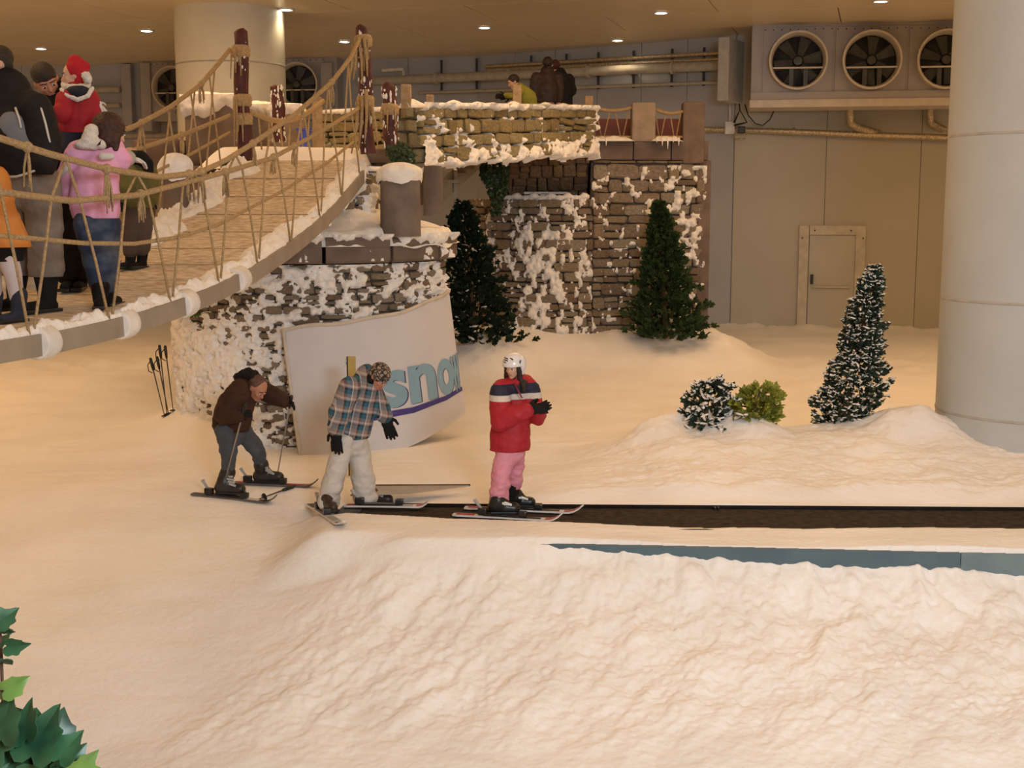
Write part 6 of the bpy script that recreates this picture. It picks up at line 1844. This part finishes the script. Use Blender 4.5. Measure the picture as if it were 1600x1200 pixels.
mb = MB().ell(hc + (u_ * 0.16 - f_ * 0.10) * hh_, (0.42 * hh_, 0.355 * hh_, 0.36 * hh_), Rh, n=20, m=14)
blob('cropped_hair', mb, M('hair_cropped', (0.16, 0.085, 0.06), (0.10, 0.055, 0.04), scale=60, rough=0.9, bump=0.4, bscale=120), G, voxel=0.009, smooth=1)
def gski(label, x0, y0, x1, y1, mats, grp, foot=0.42):
    a, b = hit(x0, y0), hit(x1, y1)
    m_ = [a.lerp(b, k) for k in (0.2, 0.5, 0.8)]
    lift = max(gz(p.x, p.y) - p.z for p in m_ + [a, b])
    ski(label, a + Vector((0, 0, max(0.006, lift * 0.7))), b + Vector((0, 0, max(0.006, lift * 0.7))), 0.09, mats, grp, foot=foot)
gski('dark ski under the bending man, pointing across the open snow', 300, 774, 432, 788, (SKIG, SKIW, BLACKP), "bending man's skis")
gski('red-tipped ski under the bending man, closer to the banner', 366, 756, 497, 762, (SKIG, RED, RED), "bending man's skis", foot=0.38)
tp = hit(344, 774); ski_pole('ski pole slanting across the bending man\'s leg', tp - Vector((0, 0, 0.03)), P(381, 640, -0.36), M('pole_grey', (0.30, 0.25, 0.20), rough=0.4))
tp = hit(432, 744); ski_pole('ski pole held out towards the banner by the bending man', tp - Vector((0, 0, 0.03)), P(454, 627, 0.10), MATS['pole_grey'])
a, b, c = hit(380, 776), hit(404, 783), hit(452, 766)
ski_pole('thin dark ski pole lying flat on the snow between the bending man\'s skis', b + Vector((0, 0, 0.015)), c + Vector((0, 0, 0.02)), MATS['pole_dark'], strap=False)
# ================================================================== people on the rope bridge
def deckhit(x, y):
    for Y in np.arange(6.3, 14.3, 0.02):
        p = px(x, y, Y)
        if p.z <= deck_z(Y): return Vector((p.x, Y, deck_z(Y)))
    return px(x, y, 9)
def shoe(parent, c, d, L, r, mat, top, rt, name='boot'):
    """boot with shaft: c = heel ground point, d = toe direction, top = shaft top point"""
    d = Vector(d).normalized(); c = Vector(c)
    mb = MB().cone(c + Vector((0, 0, r * 0.7)), r * 0.8, c + d * L * 0.75 + Vector((0, 0, r * 0.6)), r * 0.65)
    mb.cone(c + Vector((0, 0, r)) + d * 0.1 * L, r * 0.9, Vector(top), rt)
    b = blob(name, mb, mat, parent, voxel=0.010, smooth=2, hem=c.z + 0.004)
    obj('sole', MB().bbox(c + d * L * 0.38 + Vector((0, 0, 0.012)), (L * 1.25, r * 1.5, 0.024), Quaternion((0, 0, 1), math.atan2(d.y, d.x)).to_matrix(), bev=0.006), BLACKP, b, smooth=False)
    return b
# --- man in black jacket, cut by the picture edge
F = Fig(8.8); P = F.P; zd = deck_z(8.8)
G = thing('person', (P(45, 480).x, 8.8, zd), 'man in black jacket with white piping and grey trousers, cut by the picture edge', 'person')
hc = P(-6, 100, 0.0); fd = (-0.75, -0.55, -0.25)
J = {'torso': [(4, 128, 0.02, 28), (20, 195, 0, 44), (38, 275, 0, 40)], 'armN': [(50, 172, -0.05, 20), (73, 222, -0.12, 18), (66, 262, -0.22, 14)], 'armF': [(-30, 162, 0.1, 20), (-45, 220, 0, 18), (-30, 260, -0.2, 14)],
     'legN': [(62, 282, 0, 27), (70, 365, -0.03, 22), (70, 440, 0, 17)], 'legF': [(22, 282, 0.12, 27), (24, 365, 0.12, 22), (26, 440, 0.14, 17)]}
b_, L_ = body_of(G, F, J, hc, 0.23, fd, face=True)
mb = MB(); f_, s_, u_ = frame(fd); Rh = Matrix((f_, s_, u_)).transposed()
mb.ell(hc + (u_ * 0.15 - f_ * 0.10) * 0.23, (0.105, 0.084, 0.090), Rh, n=18, m=12); mb.ell(hc + (u_ * -0.05 - f_ * 0.25) * 0.23, (0.05, 0.075, 0.07), Rh)
blob('hair', mb, HAIRD, G, voxel=0.009, smooth=1)
BJ = M('black_jacket', (0.014, 0.012, 0.012), (0.008, 0.007, 0.008), scale=8, rough=0.75, bump=0.3, bscale=25, spec=0.25)
mb = MB()
F.chain(mb, [(10, 140, 0.02, 36), (22, 200, 0, 52), (36, 262, 0, 52)], ky=0.75)
F.chain(mb, [(-30, 158, 0.08, 24), (46, 164, -0.04, 24)])
F.chain(mb, [(54, 172, -0.05, 27), (73, 222, -0.12, 23), (66, 260, -0.2, 19)])
F.chain(mb, [(-30, 150, 0.1, 26), (-48, 220, 0, 22), (-30, 255, -0.2, 18)])
mb.ell(P(22, 126, 0.06), (0.095, 0.09, 0.06)); mb.cone(P(10, 132, 0.04), 0.09, P(34, 150, 0.0), 0.09)
blob('black_jacket', mb, BJ, G, voxel=0.014, smooth=4, fold=0.014, fscale=8, hem=zat(274, F.Y))
pip = M('white_piping', (0.62, 0.60, 0.58), rough=0.6)
for nm, pts in (('sleeve_piping', ((58, 156, -0.10), (65, 172, -0.148), (71, 192, -0.178), (76, 214, -0.205), (80, 232, -0.208))), ('side_piping', ((24, 168, -0.17), (30, 185, -0.185), (33, 200, -0.19))), ('hem_tape', ((-10, 277, -0.26), (25, 276, -0.27), (40, 272, -0.27), (66, 262, -0.27)))):
    obj(nm, MB().tube([P(*p) for p in pts], 0.008, n=6), pip, G)
mb = F.chain(MB(), [(20, 198, -0.125, 24), (36, 224, -0.115, 22)], ky=0.55)
blob('grey_panel', mb, M('grey_cloth', (0.20, 0.20, 0.22), rough=0.8), G, voxel=0.012, smooth=2)
GT = M('grey_trousers', (0.22, 0.185, 0.15), (0.175, 0.145, 0.118), scale=6, rough=0.85, bump=0.3, bscale=25)
mb = MB(); F.chain(mb, [(40, 268, 0.02, 42), (42, 290, 0.02, 40)], ky=0.7)
F.chain(mb, [(63, 285, 0, 31), (71, 365, -0.03, 27), (72, 420, 0, 27)]); F.chain(mb, [(22, 285, 0.12, 30), (24, 365, 0.12, 26), (26, 425, 0.14, 25)])
blob('trousers', mb, GT, G, voxel=0.013, smooth=3, fold=0.018, fscale=9, hem=zat(432, F.Y))
c = Vector((P(80, 480).x, 8.8, zd)); shoe(G, c, (-0.55, -0.8, 0), 0.25, 0.062, BLACK, P(72, 430, 0), 0.085)
c = Vector((P(30, 480, 0.14).x, 8.94, zd)); shoe(G, c, (-0.6, -0.75, 0), 0.25, 0.062, BLACK, P(26, 430, 0.14), 0.08)

# --- father with cropped hair
F = Fig(9.75); P = F.P; zd = deck_z(9.75)
G = thing('person', (P(112, 440).x, 9.75, zd), 'dark-haired man in black carrying the child in the santa hat', 'person')
hc = P(72, 126, -0.05); fd = (0.42, -0.62, -0.42); uu = (-0.25, -0.25, 0.9)
J = {'torso': [(92, 160, 0.02, 26), (105, 215, 0.02, 38), (112, 285, 0.02, 34)], 'armN': [(70, 175, -0.02, 20), (68, 225, -0.14, 18), (108, 225, -0.28, 14)], 'armF': [(132, 175, 0.06, 20), (150, 222, 0.0, 18), (120, 235, -0.25, 14)],
     'legN': [(98, 290, 0.02, 24), (104, 360, 0, 20), (106, 425, 0.02, 16)], 'legF': [(124, 290, 0.05, 24), (124, 360, 0.04, 20), (122, 425, 0.06, 16)]}
b_, L_ = body_of(G, F, J, hc, 0.25, fd, uu, skin=SKINR)
f_, s_, u_ = frame(fd, uu); Rh = Matrix((f_, s_, u_)).transposed()
mb = MB().ell(hc + (u_ * 0.19 - f_ * 0.08) * 0.25, (0.115, 0.092, 0.092), Rh, n=18, m=12); mb.ell(hc + (u_ * 0.0 - f_ * 0.26) * 0.25, (0.055, 0.085, 0.09), Rh)
blob('hair', mb, HAIRD, G, voxel=0.009, smooth=1)
mb = MB(); F.chain(mb, [(95, 165, 0.02, 32), (106, 215, 0.02, 42), (112, 270, 0.02, 42)], ky=0.75); F.chain(mb, [(70, 172, 0, 24), (130, 172, 0.06, 24)])
F.chain(mb, [(68, 176, -0.02, 24), (66, 225, -0.14, 22), (104, 228, -0.28, 17)]); F.chain(mb, [(132, 176, 0.06, 24), (150, 222, 0.0, 21), (124, 236, -0.24, 17)])
mb.ell(P(98, 142, 0.08), (0.12, 0.09, 0.10))
blob('black_jacket', mb, BJ, G, voxel=0.014, smooth=4, fold=0.012, hem=zat(290, F.Y))
mb = MB(); F.chain(mb, [(110, 280, 0.03, 36), (112, 300, 0.03, 34)], ky=0.7); F.chain(mb, [(98, 292, 0.02, 27), (104, 360, 0, 23), (106, 425, 0.02, 21)]); F.chain(mb, [(126, 292, 0.05, 27), (126, 360, 0.04, 23), (124, 425, 0.06, 21)])
blob('trousers', mb, BLACK, G, voxel=0.013, smooth=3, fold=0.012)
for xx, dy in ((104, 0.0), (124, 0.06)):
    c = Vector((P(xx, 430, dy).x, 9.75 + dy + 0.05, zd)); shoe(G, c, (0.15, -1, 0), 0.26, 0.055, BLACK, P(xx, 425, dy), 0.06)
for sg, (x, y, dy) in ((1, (106, 227, -0.30)), (-1, (122, 236, -0.27))):
    hand(G, P(x, y, dy), (0.5 * sg, -0.3, 0.2), (0, -1, 0.1), 0.18, BLACK, curl=0.6, thumb=sg)

# --- child in the santa hat, carried
F = Fig(9.42); P = F.P
G = thing('person', P(120, 215), 'small child in santa hat and red jacket held in the arms', 'person')
hc = P(116, 118, 0.0); fd = (-0.92, -0.30, -0.10); hh_ = 0.195
J = {'torso': [(120, 142, 0, 20), (124, 175, 0, 27), (122, 205, 0, 24)], 'armN': [(105, 152, -0.10, 12), (96, 175, -0.16, 11), (86, 172, -0.20, 9)], 'armF': [(140, 152, 0.02, 13), (150, 178, 0.0, 12), (146, 196, -0.06, 9)],
     'legN': [(112, 210, -0.02, 15), (106, 240, -0.10, 13), (108, 262, -0.06, 10)], 'legF': [(134, 210, 0.02, 15), (130, 240, -0.06, 13), (128, 262, -0.02, 10)]}
body_of(G, F, J, hc, hh_, fd)
RC = M('red_jacket_child', (0.36, 0.012, 0.022), (0.29, 0.010, 0.018), scale=8, rough=0.75, bump=0.3, bscale=25)
FU = M('white_fleece', (0.72, 0.68, 0.63), (0.62, 0.58, 0.54), scale=40, rough=0.95, bump=0.6, bscale=80)
mb = MB(); F.chain(mb, [(120, 150, 0, 25), (124, 178, 0, 31), (122, 196, 0, 30)], ky=0.8)
F.chain(mb, [(104, 156, -0.09, 16), (98, 178, -0.15, 14), (90, 174, -0.19, 11)]); F.chain(mb, [(140, 156, 0.02, 16), (149, 180, 0.0, 14), (146, 194, -0.06, 12)])
blob('red_jacket', mb, RC, G, voxel=0.011, smooth=3, fold=0.010, hem=zat(208, F.Y))
f_, s_, u_ = frame(fd); Rh = Matrix((f_, s_, u_)).transposed()
mb = MB().ell(hc + (u_ * 0.16 - f_ * 0.12) * hh_, (0.42 * hh_, 0.41 * hh_, 0.46 * hh_), Rh, n=20, m=14); mb.ell(hc + (-u_ * 0.12 - f_ * 0.20) * hh_, (0.34 * hh_, 0.38 * hh_, 0.34 * hh_), Rh)
mb.cone(hc + (u_ * 0.5 - f_ * 0.1) * hh_, 0.05, hc + (u_ * 0.30 - f_ * 0.48) * hh_, 0.03)
ht = blob('santa_hat', mb, M('red_felt', (0.42, 0.010, 0.022), (0.36, 0.008, 0.018), rough=0.85), G, voxel=0.009, smooth=2)
blob('pompom', MB().ell(P(135, 119, -0.10), 0.034).ell(P(137, 124, -0.10), 0.03), FU, G, voxel=0.008, smooth=1, fold=0.01, fscale=60)
mb = MB()
for k in range(9):
    a = math.pi * 2 * k / 9
    mb.cone(P(118 + 18 * math.cos(a), 133 + 5 * math.sin(a), 0.08 * -math.sin(a) * 1.0 - 0.01), 0.028, P(118 + 18 * math.cos(a + 0.7), 133 + 5 * math.sin(a + 0.7), 0.08 * -math.sin(a + 0.7) - 0.01), 0.028)
blob('white_scarf', mb, FU, G, voxel=0.009, smooth=2, fold=0.008, fscale=50)
mb = MB().ell(P(122, 144, -0.085), (0.095, 0.06, 0.05)); hd = blob('navy_hood', mb, M('navy_lining', (0.015, 0.017, 0.03), rough=0.8), G, voxel=0.009, smooth=2)
mb = MB(); 
for pa, pb_ in zip(((96, 140, -0.10), (103, 149, -0.14), (121, 156, -0.16), (138, 150, -0.14)), ((103, 149, -0.14), (121, 156, -0.16), (138, 150, -0.14), (144, 138, -0.09))):
    mb.cone(P(*pa), 0.016, P(*pb_), 0.016)
blob('hood_trim', mb, FU, G, voxel=0.008, smooth=1, fold=0.006, fscale=60)
hand(G, P(92, 174, -0.20), (-0.55, -0.25, -0.15), (-0.1, -1, 0.1), 0.125, FU, name='white_glove', curl=0.15, spread=0.2, thumb=1)
hand(G, P(150, 160, 0.0), (0.5, -0.2, -0.6), (0.2, -1, 0), 0.11, FU, name='white_glove', curl=0.3, thumb=-1)
mb = MB(); F.chain(mb, [(122, 204, 0, 25), (122, 212, 0, 23)], ky=0.8); F.chain(mb, [(112, 212, -0.02, 17), (106, 240, -0.10, 15), (108, 258, -0.06, 13)]); F.chain(mb, [(134, 212, 0.02, 17), (130, 240, -0.06, 15), (128, 258, -0.02, 13)])
blob('dark_leggings', mb, M('navy_leggings', (0.014, 0.018, 0.034), rough=0.85), G, voxel=0.011, smooth=2)
for x, dy in ((108, -0.06), (128, -0.02)):
    mb = F.chain(MB(), [(x, 258, dy, 12), (x, 272, dy, 11), (x - 8, 276, dy - 0.06, 9)]); blob('boot', mb, BLACK, G, voxel=0.009, smooth=2)

# --- girl in the pink jacket, seen from behind
F = Fig(9.0); P = F.P; zd = deck_z(9.0)
G = thing('person', (P(158, 480).x, 9.0, zd), 'girl in pink jacket and jeans seen from behind at the rope rail', 'person')
hc = P(173, 206, 0.10); fd = (0.62, 0.72, -0.25); hh_ = 0.235
J = {'torso': [(160, 225, 0.10, 20), (150, 275, 0.03, 32), (150, 340, 0, 30)], 'armN': [(120, 240, 0.02, 14), (104, 275, 0.05, 13), (108, 310, 0.12, 10)], 'armF': [(176, 238, 0.10, 15), (190, 250, 0.12, 13), (204, 246, 0.20, 10)],
     'legN': [(140, 345, -0.03, 22), (148, 405, -0.02, 17), (156, 450, 0, 13)], 'legF': [(164, 345, 0.05, 22), (167, 405, 0.03, 17), (168, 450, 0.06, 13)]}
body_of(G, F, J, hc, hh_, fd)
f_, s_, u_ = frame(fd); Rh = Matrix((f_, s_, u_)).transposed()
mb = MB().ell(hc + (u_ * 0.12 - f_ * 0.10) * hh_, (0.50 * hh_, 0.45 * hh_, 0.46 * hh_), Rh, n=22, m=14)
mb.ell(hc + (-u_ * 0.28 - f_ * 0.16) * hh_, (0.36 * hh_, 0.47 * hh_, 0.36 * hh_), Rh); 
for sg in (-1, 1): mb.cone(hc + (s_ * 0.36 * sg + u_ * 0.05) * hh_, 0.035, hc + (s_ * 0.38 * sg - u_ * 0.5 + f_ * 0.02) * hh_, 0.025)
blob('bobbed_hair', mb, HAIRB, G, voxel=0.009, smooth=2, fold=0.006, fscale=40)
PKJ = M('pink_jacket', (0.80, 0.40, 0.60), (0.74, 0.36, 0.55), scale=7, rough=0.75, bump=0.25, bscale=25)
mb = MB(); F.chain(mb, [(158, 232, 0.09, 24), (148, 275, 0.03, 37), (149, 325, 0, 39)], ky=0.72); F.chain(mb, [(122, 238, 0.03, 19), (174, 232, 0.11, 20)])
F.chain(mb, [(118, 242, 0.02, 18), (104, 276, 0.05, 16), (106, 300, 0.11, 13)]); F.chain(mb, [(176, 238, 0.09, 20), (190, 250, 0.11, 17), (196, 247, 0.18, 14)])
blob('pink_jacket', mb, PKJ, G, voxel=0.012, smooth=4, fold=0.012, fscale=9, hem=zat(341, F.Y))
mb = MB().cone(P(143, 204, -0.04), 0.050, P(138, 222, -0.08), 0.055); mb.ell(P(132, 226, -0.08), (0.075, 0.06, 0.035)); mb.cone(P(138, 222, -0.08), 0.05, P(158, 226, -0.05), 0.035)
blob('white_hood', mb, FU, G, voxel=0.010, smooth=2, fold=0.01, fscale=30)
WP_ = M('white_patch', (0.66, 0.62, 0.60), rough=0.8)
for pa, pb_ in (((160, 244, -0.13), (174, 244, -0.10)), ((97, 270, -0.02), (106, 262, -0.05))):
    mb = MB().cone(P(*pa), 0.028, P(*pb_), 0.024); blob('shoulder_patch', mb, WP_, G, voxel=0.008, smooth=1)
blob('knit_cuff', MB().cone(P(192, 245, 0.15), 0.062, P(200, 247, 0.20), 0.058), M('grey_knit', (0.45, 0.43, 0.40), rough=0.95, bump=0.5), G, voxel=0.010, smooth=1)
hand(G, P(203, 247, 0.22), (0.8, 0.5, -0.25), (0.1, 0.1, 1), 0.15, FU, name='white_glove', curl=0.7, thumb=1)
hand(G, P(107, 305, 0.12), (0.2, 0.5, -0.8), (-1, 0, 0.2), 0.14, FU, name='white_glove', curl=0.6, thumb=-1)
obj('jacket_logo', MB().prism([P(151, 228, -0.155), P(158, 219, -0.15), P(157, 226, -0.155)], (0, -0.004, 0)), BLACKP, G, smooth=False)
def jeans_mat():
    return M('faded_jeans', (0.13, 0.155, 0.20), (0.022, 0.034, 0.072), scale=6, rough=0.85, bump=0.3, bscale=50, lo=0.45, hi=0.75)
mb = MB(); F.chain(mb, [(150, 335, 0, 33), (152, 350, 0, 33)], ky=0.7); F.chain(mb, [(140, 348, -0.03, 25), (149, 405, -0.02, 20), (156, 445, 0, 16)]); F.chain(mb, [(165, 348, 0.05, 24), (168, 405, 0.03, 20), (168, 445, 0.06, 16)])
blob('jeans', mb, jeans_mat(), G, voxel=0.012, smooth=3, fold=0.012, fscale=12)
for (x, dy, m_) in ((157, -0.02, BLACK), (169, 0.07, M('red_boot_cuff', (0.30, 0.02, 0.02), rough=0.7))):
    c = Vector((P(x, 486, dy).x, 9.0 + dy, zd)); shoe(G, c, (0.15, -0.6 if dy < 0 else 0.8, 0), 0.19, 0.055, BLACK, P(x, 448, dy), 0.066)
blob('boot_cuff', F.chain(MB(), [(147, 440, -0.03, 7), (149, 458, -0.03, 6)]), MATS['red_boot_cuff'], G, voxel=0.008, smooth=1)

# --- child in the orange coat at the picture edge
F = Fig(8.3); P = F.P; zd = deck_z(8.3)
G = thing('person', (P(12, 498).x, 8.3, zd), 'child in orange coat, black skirt and white tights at the picture edge', 'person')
hc = P(-32, 232, 0.05); fd = (-0.3, 0.9, -0.1); hh_ = 0.2
J = {'torso': [(-28, 262, 0.03, 22), (-20, 310, 0, 32), (-8, 370, 0, 32)], 'armN': [(-2, 275, -0.05, 14), (8, 310, -0.02, 12), (10, 330, 0.1, 9)], 'armF': [(-60, 275, 0.1, 14), (-75, 320, 0, 12), (-70, 350, -0.05, 9)],
     'legN': [(10, 380, -0.03, 18), (20, 425, -0.02, 14), (26, 465, 0, 11)], 'legF': [(-14, 380, 0.06, 18), (-12, 425, 0.05, 14), (-8, 465, 0.06, 11)]}
body_of(G, F, J, hc, hh_, fd)
blob('hair', MB().ell(hc + Vector((0, -0.02, 0.02)), (0.095, 0.11, 0.105)), HAIRB, G, voxel=0.010, smooth=1)
ORG = M('orange_coat', (0.62, 0.235, 0.045), (0.54, 0.20, 0.04), scale=6, rough=0.75, bump=0.25)
mb = MB(); F.chain(mb, [(-28, 268, 0.03, 26), (-20, 310, 0, 36), (-5, 362, 0, 44), (0, 385, 0, 48)], ky=0.7); F.chain(mb, [(-2, 276, -0.05, 17), (6, 312, -0.02, 16), (4, 335, 0.08, 13)]); F.chain(mb, [(-58, 276, 0.1, 17), (-75, 320, 0, 15), (-70, 345, -0.05, 12)])
blob('orange_coat', mb, ORG, G, voxel=0.012, smooth=4, fold=0.012, hem=zat(386, F.Y))
blob('black_skirt', F.chain(MB(), [(0, 378, 0, 38), (2, 396, 0, 36)], ky=0.75), BLACK, G, voxel=0.012, smooth=2, fold=0.012, hem=zat(408, F.Y))
TI = M('white_tights', (0.58, 0.52, 0.54), (0.52, 0.46, 0.48), rough=0.8)
blob('tights', F.chain(F.chain(F.chain(MB(), [(0, 390, 0.02, 24), (0, 400, 0.02, 24)], ky=0.7), [(10, 395, -0.03, 17), (20, 428, -0.02, 14), (26, 465, 0, 11)]), [(-14, 395, 0.06, 17), (-12, 428, 0.05, 14), (-8, 465, 0.06, 11)]), TI, G, voxel=0.011, smooth=2)
NB = M('navy_boot', (0.022, 0.03, 0.055), (0.015, 0.02, 0.038), rough=0.8)
for (x, dy) in ((32, 0.0), (-6, 0.07)):
    c = Vector((P(x, 496, dy).x, 8.3 + dy, zd)); shoe(G, c, (-0.5, -0.85, 0), 0.17, 0.05, NB, P(x - 2, 460, dy), 0.055)
for (x, y, dy, t_) in ((6, 334, 0.1, 1), (-70, 350, -0.05, -1)):
    hand(G, P(x, y, dy), (0.1, 0.2, -1), (-1, 0, 0), 0.13, BLACK, curl=0.4, thumb=t_)

# --- stooping child in olive further along the bridge
F = Fig(10.6); P = F.P; zd = deck_z(10.6)
G = thing('person', (P(215, 400).x, 10.6, zd), 'stooping child in olive jacket half hidden behind the pink girl', 'person')
hc = P(205, 250, 0.05); fd = (-0.75, -0.1, -0.6)
J = {'torso': [(216, 262, 0.05, 16), (220, 292, 0.03, 22), (216, 322, 0, 20)], 'armN': [(205, 270, -0.06, 12), (198, 295, -0.12, 10), (190, 310, -0.1, 8)], 'armF': [(232, 270, 0.1, 12), (240, 295, 0.06, 10), (236, 315, 0.0, 8)],
     'legN': [(208, 325, 0, 15), (204, 360, 0, 12), (204, 395, 0, 9)], 'legF': [(226, 325, 0.04, 15), (224, 360, 0.02, 12), (222, 392, 0.04, 9)]}
body_of(G, F, J, hc, 0.2, fd)
OL = M('olive_jacket', (0.135, 0.12, 0.030), (0.10, 0.09, 0.024), rough=0.8, bump=0.25)
mb = MB(); F.chain(mb, [(216, 266, 0.05, 19), (220, 292, 0.03, 25), (217, 316, 0, 25)], ky=0.75); F.chain(mb, [(204, 271, -0.06, 14), (197, 295, -0.12, 12), (191, 307, -0.1, 10)]); F.chain(mb, [(233, 271, 0.1, 14), (240, 295, 0.06, 12), (237, 312, 0.0, 10)])
blob('olive_jacket', mb, OL, G, voxel=0.012, smooth=3, fold=0.012, hem=zat(325, F.Y))
mb = F.chain(MB(), [(206, 246, 0.02, 11), (220, 246, -0.04, 11), (231, 256, -0.06, 9), (234, 268, -0.06, 6)])
blob('black_hood', mb, BLACK, G, voxel=0.010, smooth=2)
mb = MB(); F.chain(mb, [(217, 318, 0.01, 21), (217, 328, 0.01, 20)], ky=0.75); F.chain(mb, [(208, 326, 0, 17), (204, 360, 0, 14), (204, 392, 0, 12)]); F.chain(mb, [(226, 326, 0.04, 17), (224, 360, 0.02, 14), (222, 390, 0.04, 12)])
blob('brown_trousers', mb, M('brown_cloth', (0.09, 0.06, 0.045), rough=0.85), G, voxel=0.012, smooth=2, fold=0.01)
for (x, dy) in ((205, 0.02), (223, 0.06)):
    c = Vector((P(x, 400, dy).x, 10.6 + dy, zd)); shoe(G, c, (-0.4, -0.85, 0), 0.16, 0.045, BLACK, P(x, 390, dy), 0.05)
for (x, y, dy, t_) in ((191, 309, -0.1, 1), (237, 314, 0, -1)):
    hand(G, P(x, y, dy), (-0.2, -0.2, -1), (0, -1, 0), 0.12, BLACK, curl=0.4, thumb=t_)

# ================================================================== people on the stone footbridge
def walker(label, Y, xh, yh, hpx, J, jacket, name, tr, hem, fd, hairm, skin=SKIN):
    F = Fig(Y); k = (Y - 15.6) / 4.9; zw = ba.z + (bb_.z - ba.z) * min(1.0, max(0, k)) + 0.02
    G = thing('person', (F.P(xh, 170).x, Y, zw), label, 'person')
    P = F.P; h = hpx * F.k; hc = P(xh, yh)
    xf = J['torso'][2][0]
    yk = pj((F.P(xf, 200).x, Y, zw))[1]; yp = J['torso'][2][1]
    J['legN'] = [(xf - 5, yp, -0.06, 7.5), (xf - 5, (yp + yk) / 2, -0.08, 6), (xf - 5, yk - 6, -0.06, 5)]
    J['legF'] = [(xf + 5, yp, 0.06, 7.5), (xf + 5, (yp + yk) / 2, 0.04, 6), (xf + 5, yk - 6, 0.06, 5)]
    body_of(G, F, J, hc, h, fd, skin=skin, thin=0.8)
    f_, s_, u_ = frame(fd); Rh = Matrix((f_, s_, u_)).transposed()
    blob('hair', MB().ell(hc + (u_ * 0.15 - f_ * 0.1) * h, (0.47 * h, 0.39 * h, 0.42 * h), Rh), hairm, G, voxel=0.014, smooth=1)
    mb = MB()
    for kk in ('torso', 'armN', 'armF'):
        F.chain(mb, [(p[0], p[1], p[2], p[3] * 1.22) for p in J[kk]], ky=0.85)
    F.chain(mb, [J['armN'][0], J['armF'][0]])
    blob(name, mb, jacket, G, voxel=0.018, smooth=3, fold=0.012, hem=zat(hem, Y))
    mb = MB()
    for kk in ('legN', 'legF'): F.chain(mb, [(p[0], p[1], p[2], p[3] * 1.15) for p in J[kk]])
    blob('trousers', mb, tr, G, voxel=0.018, smooth=2)
    for sx, dy in ((-5, -0.06), (5, 0.06)):
        c = Vector((P(xf + sx, 200, dy).x, Y + dy, zw)); shoe(G, c, (f_.x, f_.y, 0), 0.24, 0.055, BLACK, Vector((c.x, c.y, zw + 0.16)), 0.06)
    for kk, t_ in (('armN', 1), ('armF', -1)):
        a, b2 = J[kk][1], J[kk][2]
        w = P(*b2[:3]); d = w - P(*a[:3])
        hand(G, w, d, (0, -1, 0.2), 0.17, BLACK, curl=0.4, thumb=t_)
    return G
walker('child in lime green jacket with red trim leaning behind the stone parapet', 20.2, 802, 128, 20,
       {'torso': [(812, 136, 0, 6), (824, 153, 0, 12), (827, 172, 0, 11)], 'armN': [(814, 142, -0.12, 5), (806, 150, -0.16, 4.5), (790, 150, -0.2, 4)], 'armF': [(822, 142, 0.1, 5), (812, 150, 0.05, 4.5), (797, 151, 0.0, 4)]},
       M('lime_jacket', (0.26, 0.26, 0.035), (0.2, 0.2, 0.03), rough=0.8), 'lime_jacket', M('dark_red_cloth', (0.22, 0.02, 0.03), rough=0.8), 170, (-0.8, -0.3, -0.4), HAIRD)
walker('adult in dark brown leather jacket seen from behind on the footbridge', 20.9, 856, 101, 21,
       {'torso': [(855, 113, 0, 9), (854, 140, 0, 15), (855, 168, 0, 14)], 'armN': [(838, 120, -0.05, 6.5), (834, 146, -0.05, 6), (835, 168, -0.05, 4.5)], 'armF': [(872, 120, 0.05, 6.5), (874, 146, 0.05, 6), (872, 168, 0.0, 4.5)]},
       M('leather_brown', (0.032, 0.016, 0.013), (0.018, 0.009, 0.008), scale=5, rough=0.6), 'leather_jacket', M('grey_brown_cloth', (0.16, 0.12, 0.10), rough=0.85), 160, (0.1, 0.95, -0.1), HAIRD)
walker('adult in black coat half hidden behind the brown leather jacket', 21.5, 868, 105, 20,
       {'torso': [(874, 116, 0, 9), (880, 142, 0, 13), (880, 168, 0, 12)], 'armN': [(868, 122, -0.05, 6), (868, 146, -0.1, 5.5), (866, 165, -0.1, 4.5)], 'armF': [(890, 122, 0.05, 6), (894, 142, 0.02, 6), (884, 152, -0.06, 4.5)]},
       BJ, 'black_coat', BLACK, 175, (0.2, 0.95, -0.1), M('hair_reddish', (0.06, 0.015, 0.012), rough=0.7))
